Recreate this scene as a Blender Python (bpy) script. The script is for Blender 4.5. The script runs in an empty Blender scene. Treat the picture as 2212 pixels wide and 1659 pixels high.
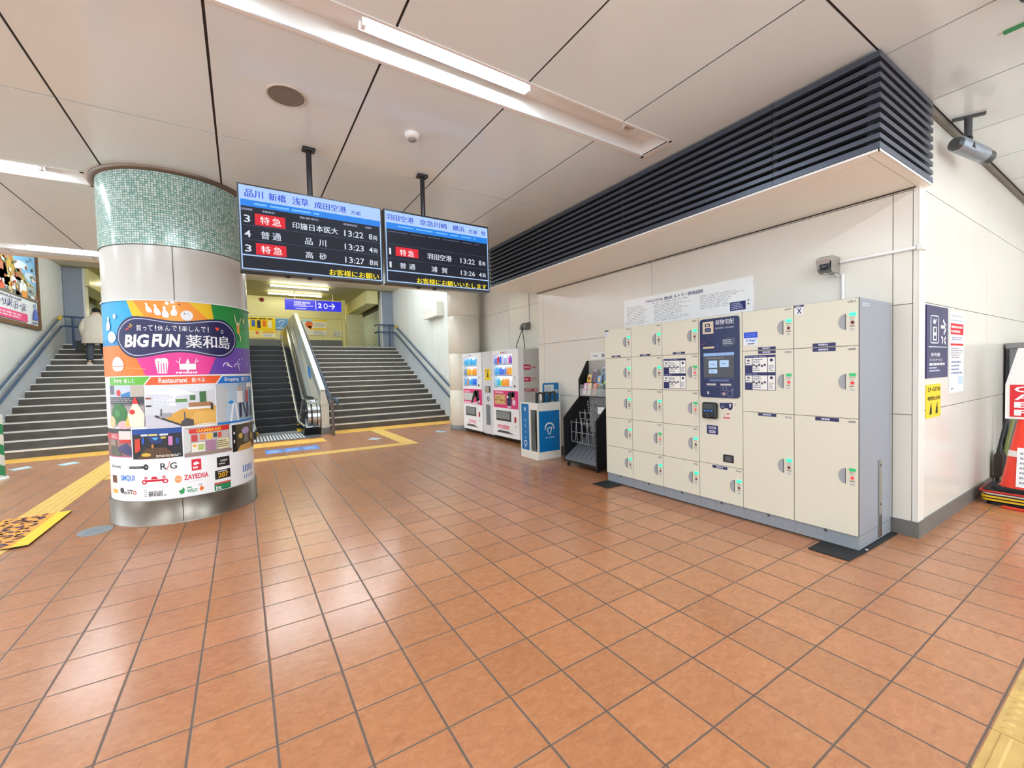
import bpy, math, random
from mathutils import Vector, Matrix
random.seed(7)
PI = math.pi
SC = bpy.context.scene
COL = SC.collection

# ------------------------------------------------------------------ camera
F_PX = 921.0237
YAW, PITCH, ROLL = 0.564876, -0.031217, -0.024076
EYE = Vector((-0.36552, -2.20152, 1.45899))
def cam_axes():
    cy, sy = math.cos(YAW), math.sin(YAW)
    f0 = Vector((sy, cy, 0)); r0 = Vector((cy, -sy, 0)); up = Vector((0, 0, 1))
    f = f0 * math.cos(PITCH) + up * math.sin(PITCH)
    u = up * math.cos(PITCH) - f0 * math.sin(PITCH)
    return (r0 * math.cos(ROLL) + u * math.sin(ROLL), -r0 * math.sin(ROLL) + u * math.cos(ROLL), f)
_r, _u, _f = cam_axes()
cam_data = bpy.data.cameras.new('camera')
cam = bpy.data.objects.new('camera', cam_data); COL.objects.link(cam)
cam.matrix_world = Matrix(((_r.x, _u.x, -_f.x, EYE.x), (_r.y, _u.y, -_f.y, EYE.y), (_r.z, _u.z, -_f.z, EYE.z), (0, 0, 0, 1)))
cam_data.sensor_fit = 'HORIZONTAL'; cam_data.sensor_width = 36.0
cam_data.lens = F_PX / 2212 * 36.0
cam_data.clip_start = 0.05; cam_data.clip_end = 200
SC.camera = cam

# ------------------------------------------------------------------ world, exposure
TUBE = 105.0          # brightness of the fluorescent tubes
HALL_TUBE = 24.0
SC.view_settings.view_transform = 'Standard'
SC.view_settings.look = 'None'
SC.view_settings.gamma = 1.0
SC.view_settings.use_curve_mapping = False
SC.view_settings.exposure = 0.14
world = bpy.data.worlds.new('world'); SC.world = world
world.use_nodes = True
_bg = world.node_tree.nodes['Background']
_bg.inputs[0].default_value = (0.90, 1.0, 1.08, 1); _bg.inputs[1].default_value = 2.6

# ------------------------------------------------------------------ colours and materials
def lin(c):
    out = []
    for v in c[:3]:
        v /= 255.0
        out.append(v / 12.92 if v <= 0.04045 else ((v + 0.055) / 1.055) ** 2.4)
    return tuple(out)
def rgba(c): return (*lin(c), 1.0)

MATS = {}
def mat(name, col=(200, 200, 200), rough=0.5, metal=0.0, emit=None, es=0.0, noise=0.0, nscale=6.0, spec=None, alpha=None, stretch=None):
    if name in MATS: return MATS[name]
    m = bpy.data.materials.new(name); m.use_nodes = True
    nt = m.node_tree; b = nt.nodes['Principled BSDF']
    b.inputs['Base Color'].default_value = rgba(col)
    b.inputs['Roughness'].default_value = rough
    b.inputs['Metallic'].default_value = metal
    if spec is not None: b.inputs['Specular IOR Level'].default_value = spec
    if emit is not None:
        b.inputs['Emission Color'].default_value = rgba(emit); b.inputs['Emission Strength'].default_value = es
    if alpha is not None: b.inputs['Alpha'].default_value = alpha
    if noise > 0:
        tc = nt.nodes.new('ShaderNodeTexCoord'); mp = nt.nodes.new('ShaderNodeMapping')
        if stretch: mp.inputs['Scale'].default_value = stretch
        n = nt.nodes.new('ShaderNodeTexNoise'); n.inputs['Scale'].default_value = nscale; n.inputs['Detail'].default_value = 5
        mr = nt.nodes.new('ShaderNodeMapRange')
        mr.inputs['From Min'].default_value = 0.3; mr.inputs['From Max'].default_value = 0.7
        mr.inputs['To Min'].default_value = 1 - noise; mr.inputs['To Max'].default_value = 1 + noise * 0.5
        mx = nt.nodes.new('ShaderNodeMix'); mx.data_type = 'RGBA'; mx.blend_type = 'MULTIPLY'; mx.inputs['Factor'].default_value = 1
        mx.inputs[6].default_value = rgba(col)
        nt.links.new(tc.outputs['Object'], mp.inputs[0]); nt.links.new(mp.outputs[0], n.inputs['Vector'])
        nt.links.new(n.outputs['Fac'], mr.inputs['Value']); nt.links.new(mr.outputs[0], mx.inputs[7])
        nt.links.new(mx.outputs[2], b.inputs['Base Color'])
    MATS[name] = m
    return m

def attr_mat(name, rough=0.45, es=0.0, base=1.0):
    m = bpy.data.materials.new(name); m.use_nodes = True
    nt = m.node_tree; b = nt.nodes['Principled BSDF']
    a = nt.nodes.new('ShaderNodeAttribute'); a.attribute_name = 'Col'
    b.inputs['Roughness'].default_value = rough
    if es > 0:
        nt.links.new(a.outputs['Color'], b.inputs['Emission Color']); b.inputs['Emission Strength'].default_value = es
        b.inputs['Base Color'].default_value = (0.01, 0.01, 0.012, 1)
    else:
        nt.links.new(a.outputs['Color'], b.inputs['Base Color'])
    MATS[name] = m
    return m
PRINT = attr_mat('printed_vinyl', 0.4)
PAPER = attr_mat('printed_paper', 0.8)
SCREEN = attr_mat('lit_screen', 0.5, es=0.9)
SCREEN.node_tree.nodes['Principled BSDF'].inputs['Specular IOR Level'].default_value = 0.12
BACKLIT = attr_mat('backlit_panel', 0.3, es=1.3)

def floor_material():
    m = bpy.data.materials.new('terracotta_floor_tile'); m.use_nodes = True
    nt = m.node_tree; L = nt.links; N = nt.nodes.new
    b = nt.nodes['Principled BSDF']; b.inputs['Specular IOR Level'].default_value = 0.85
    tc = N('ShaderNodeTexCoord'); sep = N('ShaderNodeSeparateXYZ'); L.new(tc.outputs['Object'], sep.inputs[0])
    def math_(op, a, bb=None, c=None):
        n = N('ShaderNodeMath'); n.operation = op
        for i, v in enumerate((a, bb, c)):
            if v is None: continue
            if hasattr(v, 'links') or hasattr(v, 'is_linked'): L.new(v, n.inputs[i])
            else: n.inputs[i].default_value = v
        return n.outputs[0]
    def grout(axis, pitch, half):
        t = math_('DIVIDE', sep.outputs[axis], pitch)
        fr = math_('FRACT', math_('ADD', t, 100.5))
        d = math_('MULTIPLY', math_('ABSOLUTE', math_('SUBTRACT', fr, 0.5)), pitch)
        mr = N('ShaderNodeMapRange'); mr.interpolation_type = 'SMOOTHSTEP'
        L.new(d, mr.inputs['Value']); mr.inputs['From Min'].default_value = half * 0.6; mr.inputs['From Max'].default_value = half * 1.5
        mr.inputs['To Min'].default_value = 1; mr.inputs['To Max'].default_value = 0
        cell = math_('FLOOR', math_('ADD', t, 100.0))
        return mr.outputs[0], cell
    gx, cx = grout(0, 0.2983, 0.0050); gy, cy = grout(1, 0.3007, 0.0038)
    g = math_('MAXIMUM', gx, gy)
    comb = N('ShaderNodeCombineXYZ'); L.new(cx, comb.inputs[0]); L.new(cy, comb.inputs[1])
    wn = N('ShaderNodeTexWhiteNoise'); wn.noise_dimensions = '3D'; L.new(comb.outputs[0], wn.inputs['Vector'])
    off = N('ShaderNodeVectorMath'); off.operation = 'MULTIPLY_ADD'
    L.new(wn.outputs['Color'], off.inputs[0]); off.inputs[1].default_value = (7, 7, 7); L.new(tc.outputs['Object'], off.inputs[2])
    mp = N('ShaderNodeMapping'); mp.inputs['Scale'].default_value = (11, 18, 1); mp.inputs['Rotation'].default_value = (0, 0, 0.5)
    L.new(off.outputs[0], mp.inputs[0])
    n1 = N('ShaderNodeTexNoise'); n1.inputs['Scale'].default_value = 1.6; n1.inputs['Detail'].default_value = 7; n1.inputs['Roughness'].default_value = 0.65; n1.inputs['Distortion'].default_value = 0.8
    L.new(mp.outputs[0], n1.inputs['Vector'])
    n2 = N('ShaderNodeTexNoise'); n2.inputs['Scale'].default_value = 70; n2.inputs['Detail'].default_value = 3; L.new(tc.outputs['Object'], n2.inputs['Vector'])
    cr = N('ShaderNodeValToRGB'); e = cr.color_ramp.elements
    e[0].position = 0.22; e[0].color = rgba((172, 113, 78)); e[1].position = 0.76; e[1].color = rgba((200, 140, 98))
    mid = cr.color_ramp.elements.new(0.5); mid.color = rgba((187, 126, 86))
    L.new(n1.outputs['Fac'], cr.inputs[0])
    v = N('ShaderNodeHueSaturation'); L.new(cr.outputs[0], v.inputs['Color'])
    L.new(math_('ADD', math_('MULTIPLY', wn.outputs['Value'], 0.14), math_('ADD', 0.83, math_('MULTIPLY', n2.outputs['Fac'], 0.2))), v.inputs['Value'])
    mx = N('ShaderNodeMix'); mx.data_type = 'RGBA'; L.new(g, mx.inputs['Factor']); L.new(v.outputs[0], mx.inputs[6]); mx.inputs[7].default_value = rgba((98, 78, 66))
    L.new(mx.outputs[2], b.inputs['Base Color'])
    rr = math_('ADD', math_('ADD', 0.19, math_('MULTIPLY', n1.outputs['Fac'], 0.08)), math_('MULTIPLY', g, 0.4)); L.new(rr, b.inputs['Roughness'])
    bp = N('ShaderNodeBump'); bp.inputs['Strength'].default_value = 0.16; bp.inputs['Distance'].default_value = 0.004
    hh = math_('SUBTRACT', math_('MULTIPLY', n2.outputs['Fac'], 0.12), g); L.new(hh, bp.inputs['Height']); L.new(bp.outputs[0], b.inputs['Normal'])
    MATS['floor'] = m
    return m

def mosaic_material():
    m = bpy.data.materials.new('green_glass_mosaic'); m.use_nodes = True
    nt = m.node_tree; L = nt.links; N = nt.nodes.new
    b = nt.nodes['Principled BSDF']
    uv = N('ShaderNodeUVMap'); uv.uv_map = 'UVMap'
    mp = N('ShaderNodeMapping'); mp.inputs['Scale'].default_value = (1 / 0.0225, 1 / 0.0225, 1); L.new(uv.outputs[0], mp.inputs[0])
    br = N('ShaderNodeTexBrick'); br.offset = 0; br.inputs['Scale'].default_value = 1; br.inputs['Mortar Size'].default_value = 0.09
    br.inputs['Brick Width'].default_value = 1; br.inputs['Row Height'].default_value = 1; br.inputs['Bias'].default_value = 0
    br.inputs['Color1'].default_value = rgba((140, 184, 174)); br.inputs['Color2'].default_value = rgba((222, 238, 232)); br.inputs['Mortar'].default_value = rgba((78, 122, 114))  # near-white tiles stand in for the white highlights on the mosaic
    L.new(mp.outputs[0], br.inputs['Vector']); L.new(br.outputs['Color'], b.inputs['Base Color'])
    b.inputs['Roughness'].default_value = 0.16
    wn = N('ShaderNodeTexVoronoi'); wn.inputs['Scale'].default_value = 1.0; L.new(mp.outputs[0], wn.inputs['Vector'])
    bp = N('ShaderNodeBump'); bp.inputs['Strength'].default_value = 0.35; bp.inputs['Distance'].default_value = 0.004
    L.new(br.outputs['Fac'], bp.inputs['Height']); bp.invert = True
    L.new(bp.outputs[0], b.inputs['Normal'])
    MATS['mosaic'] = m
    return m

CEIL = mat('ceiling_enamel', (236, 248, 250), 0.16, spec=0.55)
WALL = mat('wall_enamel', (232, 227, 216), 0.22, noise=0.03, nscale=1.5)
GAP = mat('joint_backing', (60, 52, 46), 0.9)  # dark backing seen through the panel joints
GAPW = mat('joint_sealant', (176, 168, 156), 0.9)
WHITE = mat('white_paint', (240, 240, 238), 0.4)
CREAM = mat('locker_cream', (222, 217, 199), 0.35)
GREY = mat('locker_grey', (176, 182, 190), 0.4)
DGREY = mat('dark_grey_steel', (70, 74, 80), 0.4)
BLACK = mat('black_plastic', (18, 18, 20), 0.35)
RUBBER = mat('black_rubber', (26, 28, 30), 0.6)
STEEL = mat('brushed_steel', (186, 184, 180), 0.28, metal=1.0, noise=0.12, nscale=4, stretch=(1, 1, 40))
BASEB = mat('grey_baseboard', (112, 110, 106), 0.45, noise=0.1, nscale=10)
LOUV = mat('louver_steel', (84, 90, 104), 0.38, metal=0.55)
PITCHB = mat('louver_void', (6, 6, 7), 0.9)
RAIL = mat('navy_rail', (52, 78, 110), 0.35)
YELLOW = mat('tactile_yellow', (236, 196, 104), 0.5, noise=0.08, nscale=12)
YEL2 = mat('yellow_strip', (240, 188, 84), 0.5, noise=0.07, nscale=10)
HALLW = mat('hall_wall_cream', (228, 222, 164), 0.35)
HALLC = mat('hall_ceiling_olive', (176, 170, 116), 0.6)
TUBEM = mat('tube_glow', (255, 255, 255), 0.4, emit=(232, 248, 255), es=TUBE)
HTUBE = mat('hall_tube_glow', (255, 255, 255), 0.4, emit=(255, 246, 214), es=HALL_TUBE)

# ------------------------------------------------------------------ mesh builder
class MB:
    def __init__(s): s.v = []; s.f = []; s.m = []; s.s = []
    def add(s, vs, fs, mi=0, smooth=False):
        o = len(s.v); s.v.extend([tuple(p) for p in vs])
        for f in fs: s.f.append([o + i for i in f]); s.m.append(mi); s.s.append(smooth)
        return s
    def box(s, x0, x1, y0, y1, z0, z1, mi=0):
        if x0 > x1: x0, x1 = x1, x0
        if y0 > y1: y0, y1 = y1, y0
        if z0 > z1: z0, z1 = z1, z0
        v = [(x0, y0, z0), (x1, y0, z0), (x1, y1, z0), (x0, y1, z0), (x0, y0, z1), (x1, y0, z1), (x1, y1, z1), (x0, y1, z1)]
        return s.add(v, [(3, 2, 1, 0), (4, 5, 6, 7), (0, 1, 5, 4), (1, 2, 6, 5), (2, 3, 7, 6), (3, 0, 4, 7)], mi)
    def prism(s, pts, axis, a, b, mi=0, smooth=False):
        """pts: outline in the two other axes (in x,y,z order), extruded along axis from a to b"""
        if a > b: a, b = b, a
        def mk(p, t):
            if axis == 0: return (t, p[0], p[1])
            if axis == 1: return (p[0], t, p[1])
            return (p[0], p[1], t)
        area = sum(pts[i][0] * pts[(i + 1) % len(pts)][1] - pts[(i + 1) % len(pts)][0] * pts[i][1] for i in range(len(pts)))
        if (area < 0) != (axis == 1): pts = pts[::-1]
        n = len(pts)
        v = [mk(p, a) for p in pts] + [mk(p, b) for p in pts]
        s.add(v, [list(range(n))[::-1], [n + i for i in range(n)]], mi)
        return s.add(v, [(i, (i + 1) % n, n + (i + 1) % n, n + i) for i in range(n)], mi, smooth)
    def tube(s, pts, r, n=10, mi=0, cap=True, smooth=True):
        pts = [Vector(p) for p in pts]; rs = r if isinstance(r, (list, tuple)) else [r] * len(pts)
        rings = []; ref = None
        for i, p in enumerate(pts):
            t = (pts[min(i + 1, len(pts) - 1)] - pts[max(i - 1, 0)]).normalized()
            if ref is None:
                ref = Vector((0, 0, 1)) if abs(t.z) < 0.9 else Vector((1, 0, 0))
            a = (ref - t * ref.dot(t))
            if a.length < 1e-5: a = t.orthogonal()
            a.normalize(); ref = a; b = t.cross(a)
            rings.append([p + (a * math.cos(2 * PI * k / n) + b * math.sin(2 * PI * k / n)) * rs[i] for k in range(n)])
        v = [q for R in rings for q in R]; f = []
        for i in range(len(rings) - 1):
            for k in range(n):
                f.append((i * n + k, i * n + (k + 1) % n, (i + 1) * n + (k + 1) % n, (i + 1) * n + k))
        s.add(v, f, mi, smooth)
        if cap:
            s.add(rings[0], [list(range(n))[::-1]], mi); s.add(rings[-1], [list(range(n))], mi)
        return s
    def lathe(s, prof, c=(0, 0, 0), n=32, mi=0, a0=0.0, a1=2 * PI, smooth=True, axis=2):
        full = abs(a1 - a0 - 2 * PI) < 1e-6
        cols = n if full else n + 1
        v = []
        for k in range(cols):
            a = a0 + (a1 - a0) * k / n
            for (r, z) in prof:
                p = (r * math.cos(a), r * math.sin(a), z)
                if axis == 0: p = (p[2], p[0], p[1])
                elif axis == 1: p = (p[1], p[2], p[0])
                v.append((c[0] + p[0], c[1] + p[1], c[2] + p[2]))
        m = len(prof); f = []
        for k in range(n if full else n):
            k2 = (k + 1) % cols
            for i in range(m - 1):
                q = [k * m + i, k2 * m + i, k2 * m + i + 1, k * m + i + 1]
                f.append(q)
        s.add(v, f, mi, smooth)
        return s
    def disc(s, c, r, n=24, mi=0, axis=2, flip=False):
        v = []
        for k in range(n):
            a = 2 * PI * k / n; p = (r * math.cos(a), r * math.sin(a), 0)
            if axis == 0: p = (0, p[0], p[1])
            elif axis == 1: p = (p[1], 0, p[0])
            v.append((c[0] + p[0], c[1] + p[1], c[2] + p[2]))
        idx = list(range(n))
        return s.add(v, [idx[::-1] if flip else idx], mi)
    def ball(s, c, r, n=16, mi=0, sc=(1, 1, 1)):
        prof = [(math.sin(PI * i / 10) * r, -math.cos(PI * i / 10) * r) for i in range(11)]
        o = len(s.v); s.lathe(prof, (0, 0, 0), n, mi)
        for i in range(o, len(s.v)):
            p = s.v[i]; s.v[i] = (p[0] * sc[0] + c[0], p[1] * sc[1] + c[1], p[2] * sc[2] + c[2])
        return s
    def build(s, name, mats, parent=None, bevel=0.0, seg=2, sub=0):
        me = bpy.data.meshes.new(name); me.from_pydata(s.v, [], s.f); me.update()
        ml = mats if isinstance(mats, (list, tuple)) else [mats]
        for mm in ml: me.materials.append(mm)
        me.polygons.foreach_set('material_index', s.m)
        me.polygons.foreach_set('use_smooth', s.s)
        o = bpy.data.objects.new(name, me); COL.objects.link(o)
        if bevel > 0:
            md = o.modifiers.new('Bevel', 'BEVEL'); md.width = bevel; md.segments = seg; md.limit_method = 'ANGLE'; md.angle_limit = 0.6
        if sub:
            md = o.modifiers.new('Sub', 'SUBSURF'); md.levels = sub; md.render_levels = sub
        if parent: attach(o, parent)
        return o

def attach(o, parent):
    o.parent = parent
    o.matrix_parent_inverse = world_of(parent).inverted()
def world_of(o):
    m = o.matrix_basis.copy()
    if o.parent: m = world_of(o.parent) @ o.matrix_parent_inverse @ m
    return m

def tag(o, label, cat, group=None):
    o['label'] = label; o['category'] = cat
    if group: o['group'] = group
    return o
def thing(name, label, cat, loc=(0, 0, 0), group=None):
    o = bpy.data.objects.new(name, None); COL.objects.link(o); o.location = loc; o.empty_display_size = 0.1
    return tag(o, label, cat, group)
def struct(o):
    o['kind'] = 'structure'; return o

# ------------------------------------------------------------------ printed graphics (flat coloured shapes on a surface)
_txt = {}
def glyphs(s, bold=0.0):
    k = (s, bold)
    if k not in _txt:
        c = bpy.data.curves.new('t', 'FONT'); c.body = s; c.offset = bold; c.resolution_u = 2
        o = bpy.data.objects.new('t', c); COL.objects.link(o)
        bpy.context.view_layer.update()
        me = bpy.data.meshes.new_from_object(o.evaluated_get(bpy.context.evaluated_depsgraph_get()))
        vs = [(v.co.x, v.co.y) for v in me.vertices]; fs = [list(p.vertices) for p in me.polygons]
        bpy.data.objects.remove(o); bpy.data.curves.remove(c); bpy.data.meshes.remove(me)
        xs = [v[0] for v in vs] or [0]; ys = [v[1] for v in vs] or [0]
        _txt[k] = (vs, fs, min(xs), max(xs), min(ys), max(ys))
    return _txt[k]

def slice_u(pts, faces, step):
    """cut flat shapes into narrow vertical strips so that they follow a curved surface"""
    out = []; fo = []
    def clip(P, u, keep_less):
        R = []
        for i in range(len(P)):
            a, c = P[i], P[(i + 1) % len(P)]
            ia = (a[0] <= u) if keep_less else (a[0] >= u); ic = (c[0] <= u) if keep_less else (c[0] >= u)
            if ia: R.append(a)
            if ia != ic:
                t = (u - a[0]) / (c[0] - a[0]); R.append((u, a[1] + (c[1] - a[1]) * t))
        return R
    for f in faces:
        P = [pts[i] for i in f]
        k = math.floor(min(p[0] for p in P) / step); hi = max(p[0] for p in P)
        while k * step < hi - 1e-9:
            Q = clip(P, k * step, False)
            Q = clip(Q, (k + 1) * step, True) if len(Q) > 2 else []
            if len(Q) > 2:
                o = len(out); out += Q; fo.append(list(range(o, o + len(Q))))
            k += 1
    return out, fo

class Art:
    def __init__(s, mapf, eps=0.0006, step=None):
        s.map = mapf; s.eps = eps; s.step = step; s.v = []; s.f = []; s.c = []; s.l = 1
    def up(s, n=1): s.l += n; return s
    def _add(s, pts, faces, col):
        o = len(s.v)
        if s.step: pts, faces = slice_u(pts, faces, s.step)
        for p in pts: s.v.append(tuple(s.map(p[0], p[1], s.l * s.eps)))
        c = rgba(col)
        for f in faces: s.f.append([o + i for i in f]); s.c.append(c)
    def rect(s, u0, v0, u1, v1, col, nu=1):
        if u0 > u1: u0, u1 = u1, u0
        if v0 > v1: v0, v1 = v1, v0
        pts = []; fs = []
        for i in range(nu + 1):
            u = u0 + (u1 - u0) * i / nu
            pts += [(u, v0), (u, v1)]
        for i in range(nu): fs.append((2 * i, 2 * i + 2, 2 * i + 3, 2 * i + 1))
        s._add(pts, fs, col)
    def band(s, lo, hi, col):
        """two polylines of equal length, low edge and high edge"""
        n = len(lo); pts = list(lo) + list(hi)
        s._add(pts, [(i, i + 1, n + i + 1, n + i) for i in range(n - 1)], col)
    def poly(s, pts, col):
        a = sum(pts[i][0] * pts[(i + 1) % len(pts)][1] - pts[(i + 1) % len(pts)][0] * pts[i][1] for i in range(len(pts)))
        if a < 0: pts = pts[::-1]
        s._add(pts, [list(range(len(pts)))], col)
    def disc(s, u, v, ru, rv, col, n=18, a0=0.0, a1=2 * PI):
        s.poly([(u + ru * math.cos(a0 + (a1 - a0) * k / n), v + rv * math.sin(a0 + (a1 - a0) * k / n)) for k in range(n + (0 if a1 - a0 > 6.2 else 1))], col)
    def ring(s, u, v, r, w, col, n=24, a0=0.0, a1=2 * PI, ry=None):
        k = (ry or r) / r
        lo = [(u + (r - w) * math.cos(a0 + (a1 - a0) * i / n), v + k * (r - w) * math.sin(a0 + (a1 - a0) * i / n)) for i in range(n + 1)]
        hi = [(u + r * math.cos(a0 + (a1 - a0) * i / n), v + k * r * math.sin(a0 + (a1 - a0) * i / n)) for i in range(n + 1)]
        s.band(hi, lo, col)
    def line(s, pts, w, col):
        for (a, b) in zip(pts[:-1], pts[1:]):
            dx, dy = b[0] - a[0], b[1] - a[1]; d = math.hypot(dx, dy) or 1
            nx, ny = -dy / d * w / 2, dx / d * w / 2
            s.poly([(a[0] + nx, a[1] + ny), (b[0] + nx, b[1] + ny), (b[0] - nx, b[1] - ny), (a[0] - nx, a[1] - ny)], col)
    def text(s, t, u0, v0, u1, v1, col, bold=0.0, skew=0.0):
        if bold and any(ord(ch) > 127 for ch in t):      # dense characters: strike twice instead of swelling the outline
            d = (v1 - v0) * min(bold, 0.02) * 3.0
            s.text(t, u0, v0, u1 - d, v1, col, 0.0, skew); s.l += 1; s.text(t, u0 + d, v0, u1, v1, col, 0.0, skew); s.l -= 1
            return
        vs, fs, x0, x1, y0, y1 = glyphs(t, bold)
        if not vs: return
        kx = (u1 - u0) / (x1 - x0); ky = (v1 - v0) / (y1 - y0)
        s._add([(u0 + (x - x0) * kx + skew * (y - y0) * ky, v0 + (y - y0) * ky) for x, y in vs], fs, col)
    def greek(s, u0, v0, u1, v1, rows, col, fill=0.55, rnd=None, left=True):
        """rows of unreadably small print"""
        R = rnd or random
        h = (v1 - v0) / rows
        for r in range(rows):
            y = v1 - (r + 0.5) * h; x = u0; end = u1 - (u1 - u0) * R.uniform(0, 0.35)
            while x < end - 1e-4:
                w = min(R.uniform(0.06, 0.2) * (u1 - u0), end - x)
                s.rect(x, y - h * fill / 2, x + w, y + h * fill / 2, col); x += w + 0.03 * (u1 - u0)
    def build(s, name, material, parent=None):
        me = bpy.data.meshes.new(name); me.from_pydata(s.v, [], s.f); me.update()
        at = me.color_attributes.new('Col', 'FLOAT_COLOR', 'CORNER')
        buf = []
        for p, c in zip(me.polygons, s.c): buf += list(c) * p.loop_total
        at.data.foreach_set('color', buf)
        me.materials.append(material)
        o = bpy.data.objects.new(name, me); COL.objects.link(o)
        if parent: attach(o, parent)
        return o
def plane_map(o, U, V, N):
    o, U, V, N = Vector(o), Vector(U), Vector(V), Vector(N)
    return lambda u, v, l: o + U * u + V * v + N * l
def on_x(x):      # surface facing -x: u is the world y but running to the right of a viewer (-y)
    return lambda u, v, l: (x - l, -u, v)
def on_y(y):      # surface facing -y
    return lambda u, v, l: (u, y - l, v)
def on_floor(z=0.0):
    return lambda u, v, l: (u, v, z + l)
exec_parts = []

# ================================================================== THE SETTING
ZC, ZS, ZL = 3.54, 2.88, 2.52       # main ceiling, soffit, upper landing
XW, YW, XB = 4.29, -1.04, 3.27      # right wall, wall round the corner, front of the louver box
XR, XL = 4.93, -4.6                 # side walls of the stairs
Y0, TR, RI = 9.75, 0.336, 0.1575    # foot of the stairs, tread, riser

b = MB(); b.box(-10, 11, -7.5, 10.2, -0.08, 0.0)
struct(b.build('floor', floor_material()))
b = MB(); b.box(-9, 9, 14.82, 23.6, ZL - 0.2, ZL)
struct(b.build('floor_upper', mat('landing_stone', (120, 114, 108), 0.5)))

TROUGHS = [(0.38, 0.68, -9.0, 3.04), (3.73, 4.06, -9.0, -1.65), (7.2, 7.56, -9.0, 2.4), (-3.0, -2.7, -9.0, 9.0), (-6.3, -6.0, -9.0, 9.0)]
b = MB()
xs = [0.5 + 0.97 * k for k in range(-11, 11)]
ys = [-7.7, -4.4, -1.075, 2.26, 5.6, 7.9]
G = 0.006
def cpanel(x0, x1, y0, y1, gx0=0.008, gx1=0.008, gy0=0.008, gy1=0.008):
    b.box(x0 + gx0, x1 - gx1, y0 + gy0, y1 - gy1, ZC, ZC + 0.008)
for xa, xb_ in zip(xs[:-1], xs[1:]):
    for ya, yb in zip(ys[:-1], ys[1:]):
        tr = [t for t in TROUGHS if ya < t[0] < yb and t[2] < xb_ - 0.01 and t[3] > xa + 0.01]
        if not tr: cpanel(xa, xb_, ya, yb); continue
        t = tr[0]; xe = min(xb_, t[3])
        cpanel(xa, xe, ya, t[0], gy1=0.012, gx1=0.008 if xe == xb_ else 0)
        cpanel(xa, xe, t[1], yb, gy0=0.012, gx1=0.008 if xe == xb_ else 0)
        if xe < xb_: cpanel(xe, xb_, ya, yb, gx0=0)
b.box(-10.2, 10, -7.7, -6.3, ZC + 0.009, ZC + 0.05, 1)
prev = -7.7
for (t0, t1, xa, xe) in sorted(TROUGHS):
    b.box(-10.2, 10, prev, t0 - 0.01, ZC + 0.009, ZC + 0.05, 1)
    if xe < 10: b.box(xe + 0.01, 10, t0 - 0.01, t1 + 0.01, ZC + 0.009, ZC + 0.05, 1)
    prev = t1 + 0.01
b.box(-10.2, 10, prev, 7.9, ZC + 0.009, ZC + 0.05, 1)
struct(b.build('ceiling', [CEIL, GAP]))

# light troughs: white channels with a narrow flange
for i, (t0, t1, xa, xe) in enumerate(TROUGHS):
    b = MB(); zt = ZC + 0.13
    b.box(xa, xe, t0, t1, zt, zt + 0.01)
    b.box(xa, xe, t0 - 0.008, t0, ZC - 0.004, zt); b.box(xa, xe, t1, t1 + 0.008, ZC - 0.004, zt)
    b.box(xe, xe + 0.008, t0 - 0.008, t1 + 0.008, ZC - 0.004, zt)
    b.box(xa, xe + 0.03, t0 - 0.02, t0, ZC - 0.006, ZC - 0.001); b.box(xa, xe + 0.03, t1, t1 + 0.03, ZC - 0.006, ZC - 0.001)
    b.box(xe, xe + 0.06, t0 - 0.02, t1 + 0.03, ZC - 0.006, ZC - 0.001)
    struct(b.build('trim_%d' % (i + 1), WHITE))

# sloping and upper ceilings beyond the edge of the concourse
b = MB()
b.box(-9, 9, 7.9, 8.1, ZC, 4.95); b.box(-9, 9, 8.1, 14.8, 4.75, 4.95)
struct(b.build('ceiling_stair', mat('stair_ceiling', (222, 210, 188), 0.5)))
b = MB(); b.box(-9, 9, 14.8, 23.6, 4.75, 4.95)
struct(b.build('ceiling_upper', HALLC))
for i, q in enumerate(((3.9, 4.35, 15.1, 21.3), (-4.5, -4.05, 15.1, 21.3), (-9, 9, 21.4, 21.8))):
    b = MB(); b.box(*q, 4.25, 4.749); struct(b.build('trim_%d' % (20 + i), HALLW))

# right hand wall: enamel panels with fine joints
def panel_wall(name, axis, at, back, us, zs, g=0.003, mats=None):
    b = MB()
    for ua, ub in zip(us[:-1], us[1:]):
        for za, zb in zip(zs[:-1], zs[1:]):
            if axis == 0: b.box(at, at + (0.02 if back > 0 else -0.02), ua + g, ub - g, za + g, zb - g)
            else: b.box(ua + g, ub - g, at, at + 0.02, za + g, zb - g)
    if axis == 0: b.box(at + 0.022 * back, at + 0.2 * back, us[0], us[-1], zs[0], zs[-1], 1)
    else: b.box(us[0], us[-1], at + 0.022, at + 0.16, zs[0], zs[-1], 1)
    return struct(b.build(name, mats or [WALL, GAPW]))
panel_wall('wall_right', 0, XW, 1, [-1.005, -0.878, 1.607, 4.02, 4.2], [0.0, 1.015, 1.93, 2.85, 3.5])
b = MB(); b.box(XW, XW + 0.144, YW, -1.007, 0, 3.5)
b.box(XW - 0.002, XW + 0.146, YW - 0.004, YW - 0.0005, 0, 3.5)
struct(b.build('trim_6', mat('corner_trim', (236, 232, 222), 0.3)))
panel_wall('wall_corner', 1, YW, 1, [4.435, 6.5, 8.6, 10.0], [0.0, 1.04, 1.945, 2.86, 3.54])
panel_wall('wall_recess', 0, XR, 1, [4.2, 6.2, 8.05], [0.0, 1.01, 1.92, 2.86, 3.54])
b = MB(); b.box(XW + 0.2, XR + 0.02, 4.05, 4.2, 0, 3.54); struct(b.build('wall_recess_side', WALL))
b = MB()
b.box(XW - 0.012, XW, YW + 0.0005, 4.2, 0, 0.13); b.box(XW - 0.012, 10, YW - 0.014, YW, 0, 0.13)
struct(b.build('baseboard_right', BASEB))
b = MB(); b.box(10.0, 10.2, -7.5, YW + 0.2, 0, ZC); struct(b.build('wall_far_right', WALL))
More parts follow.
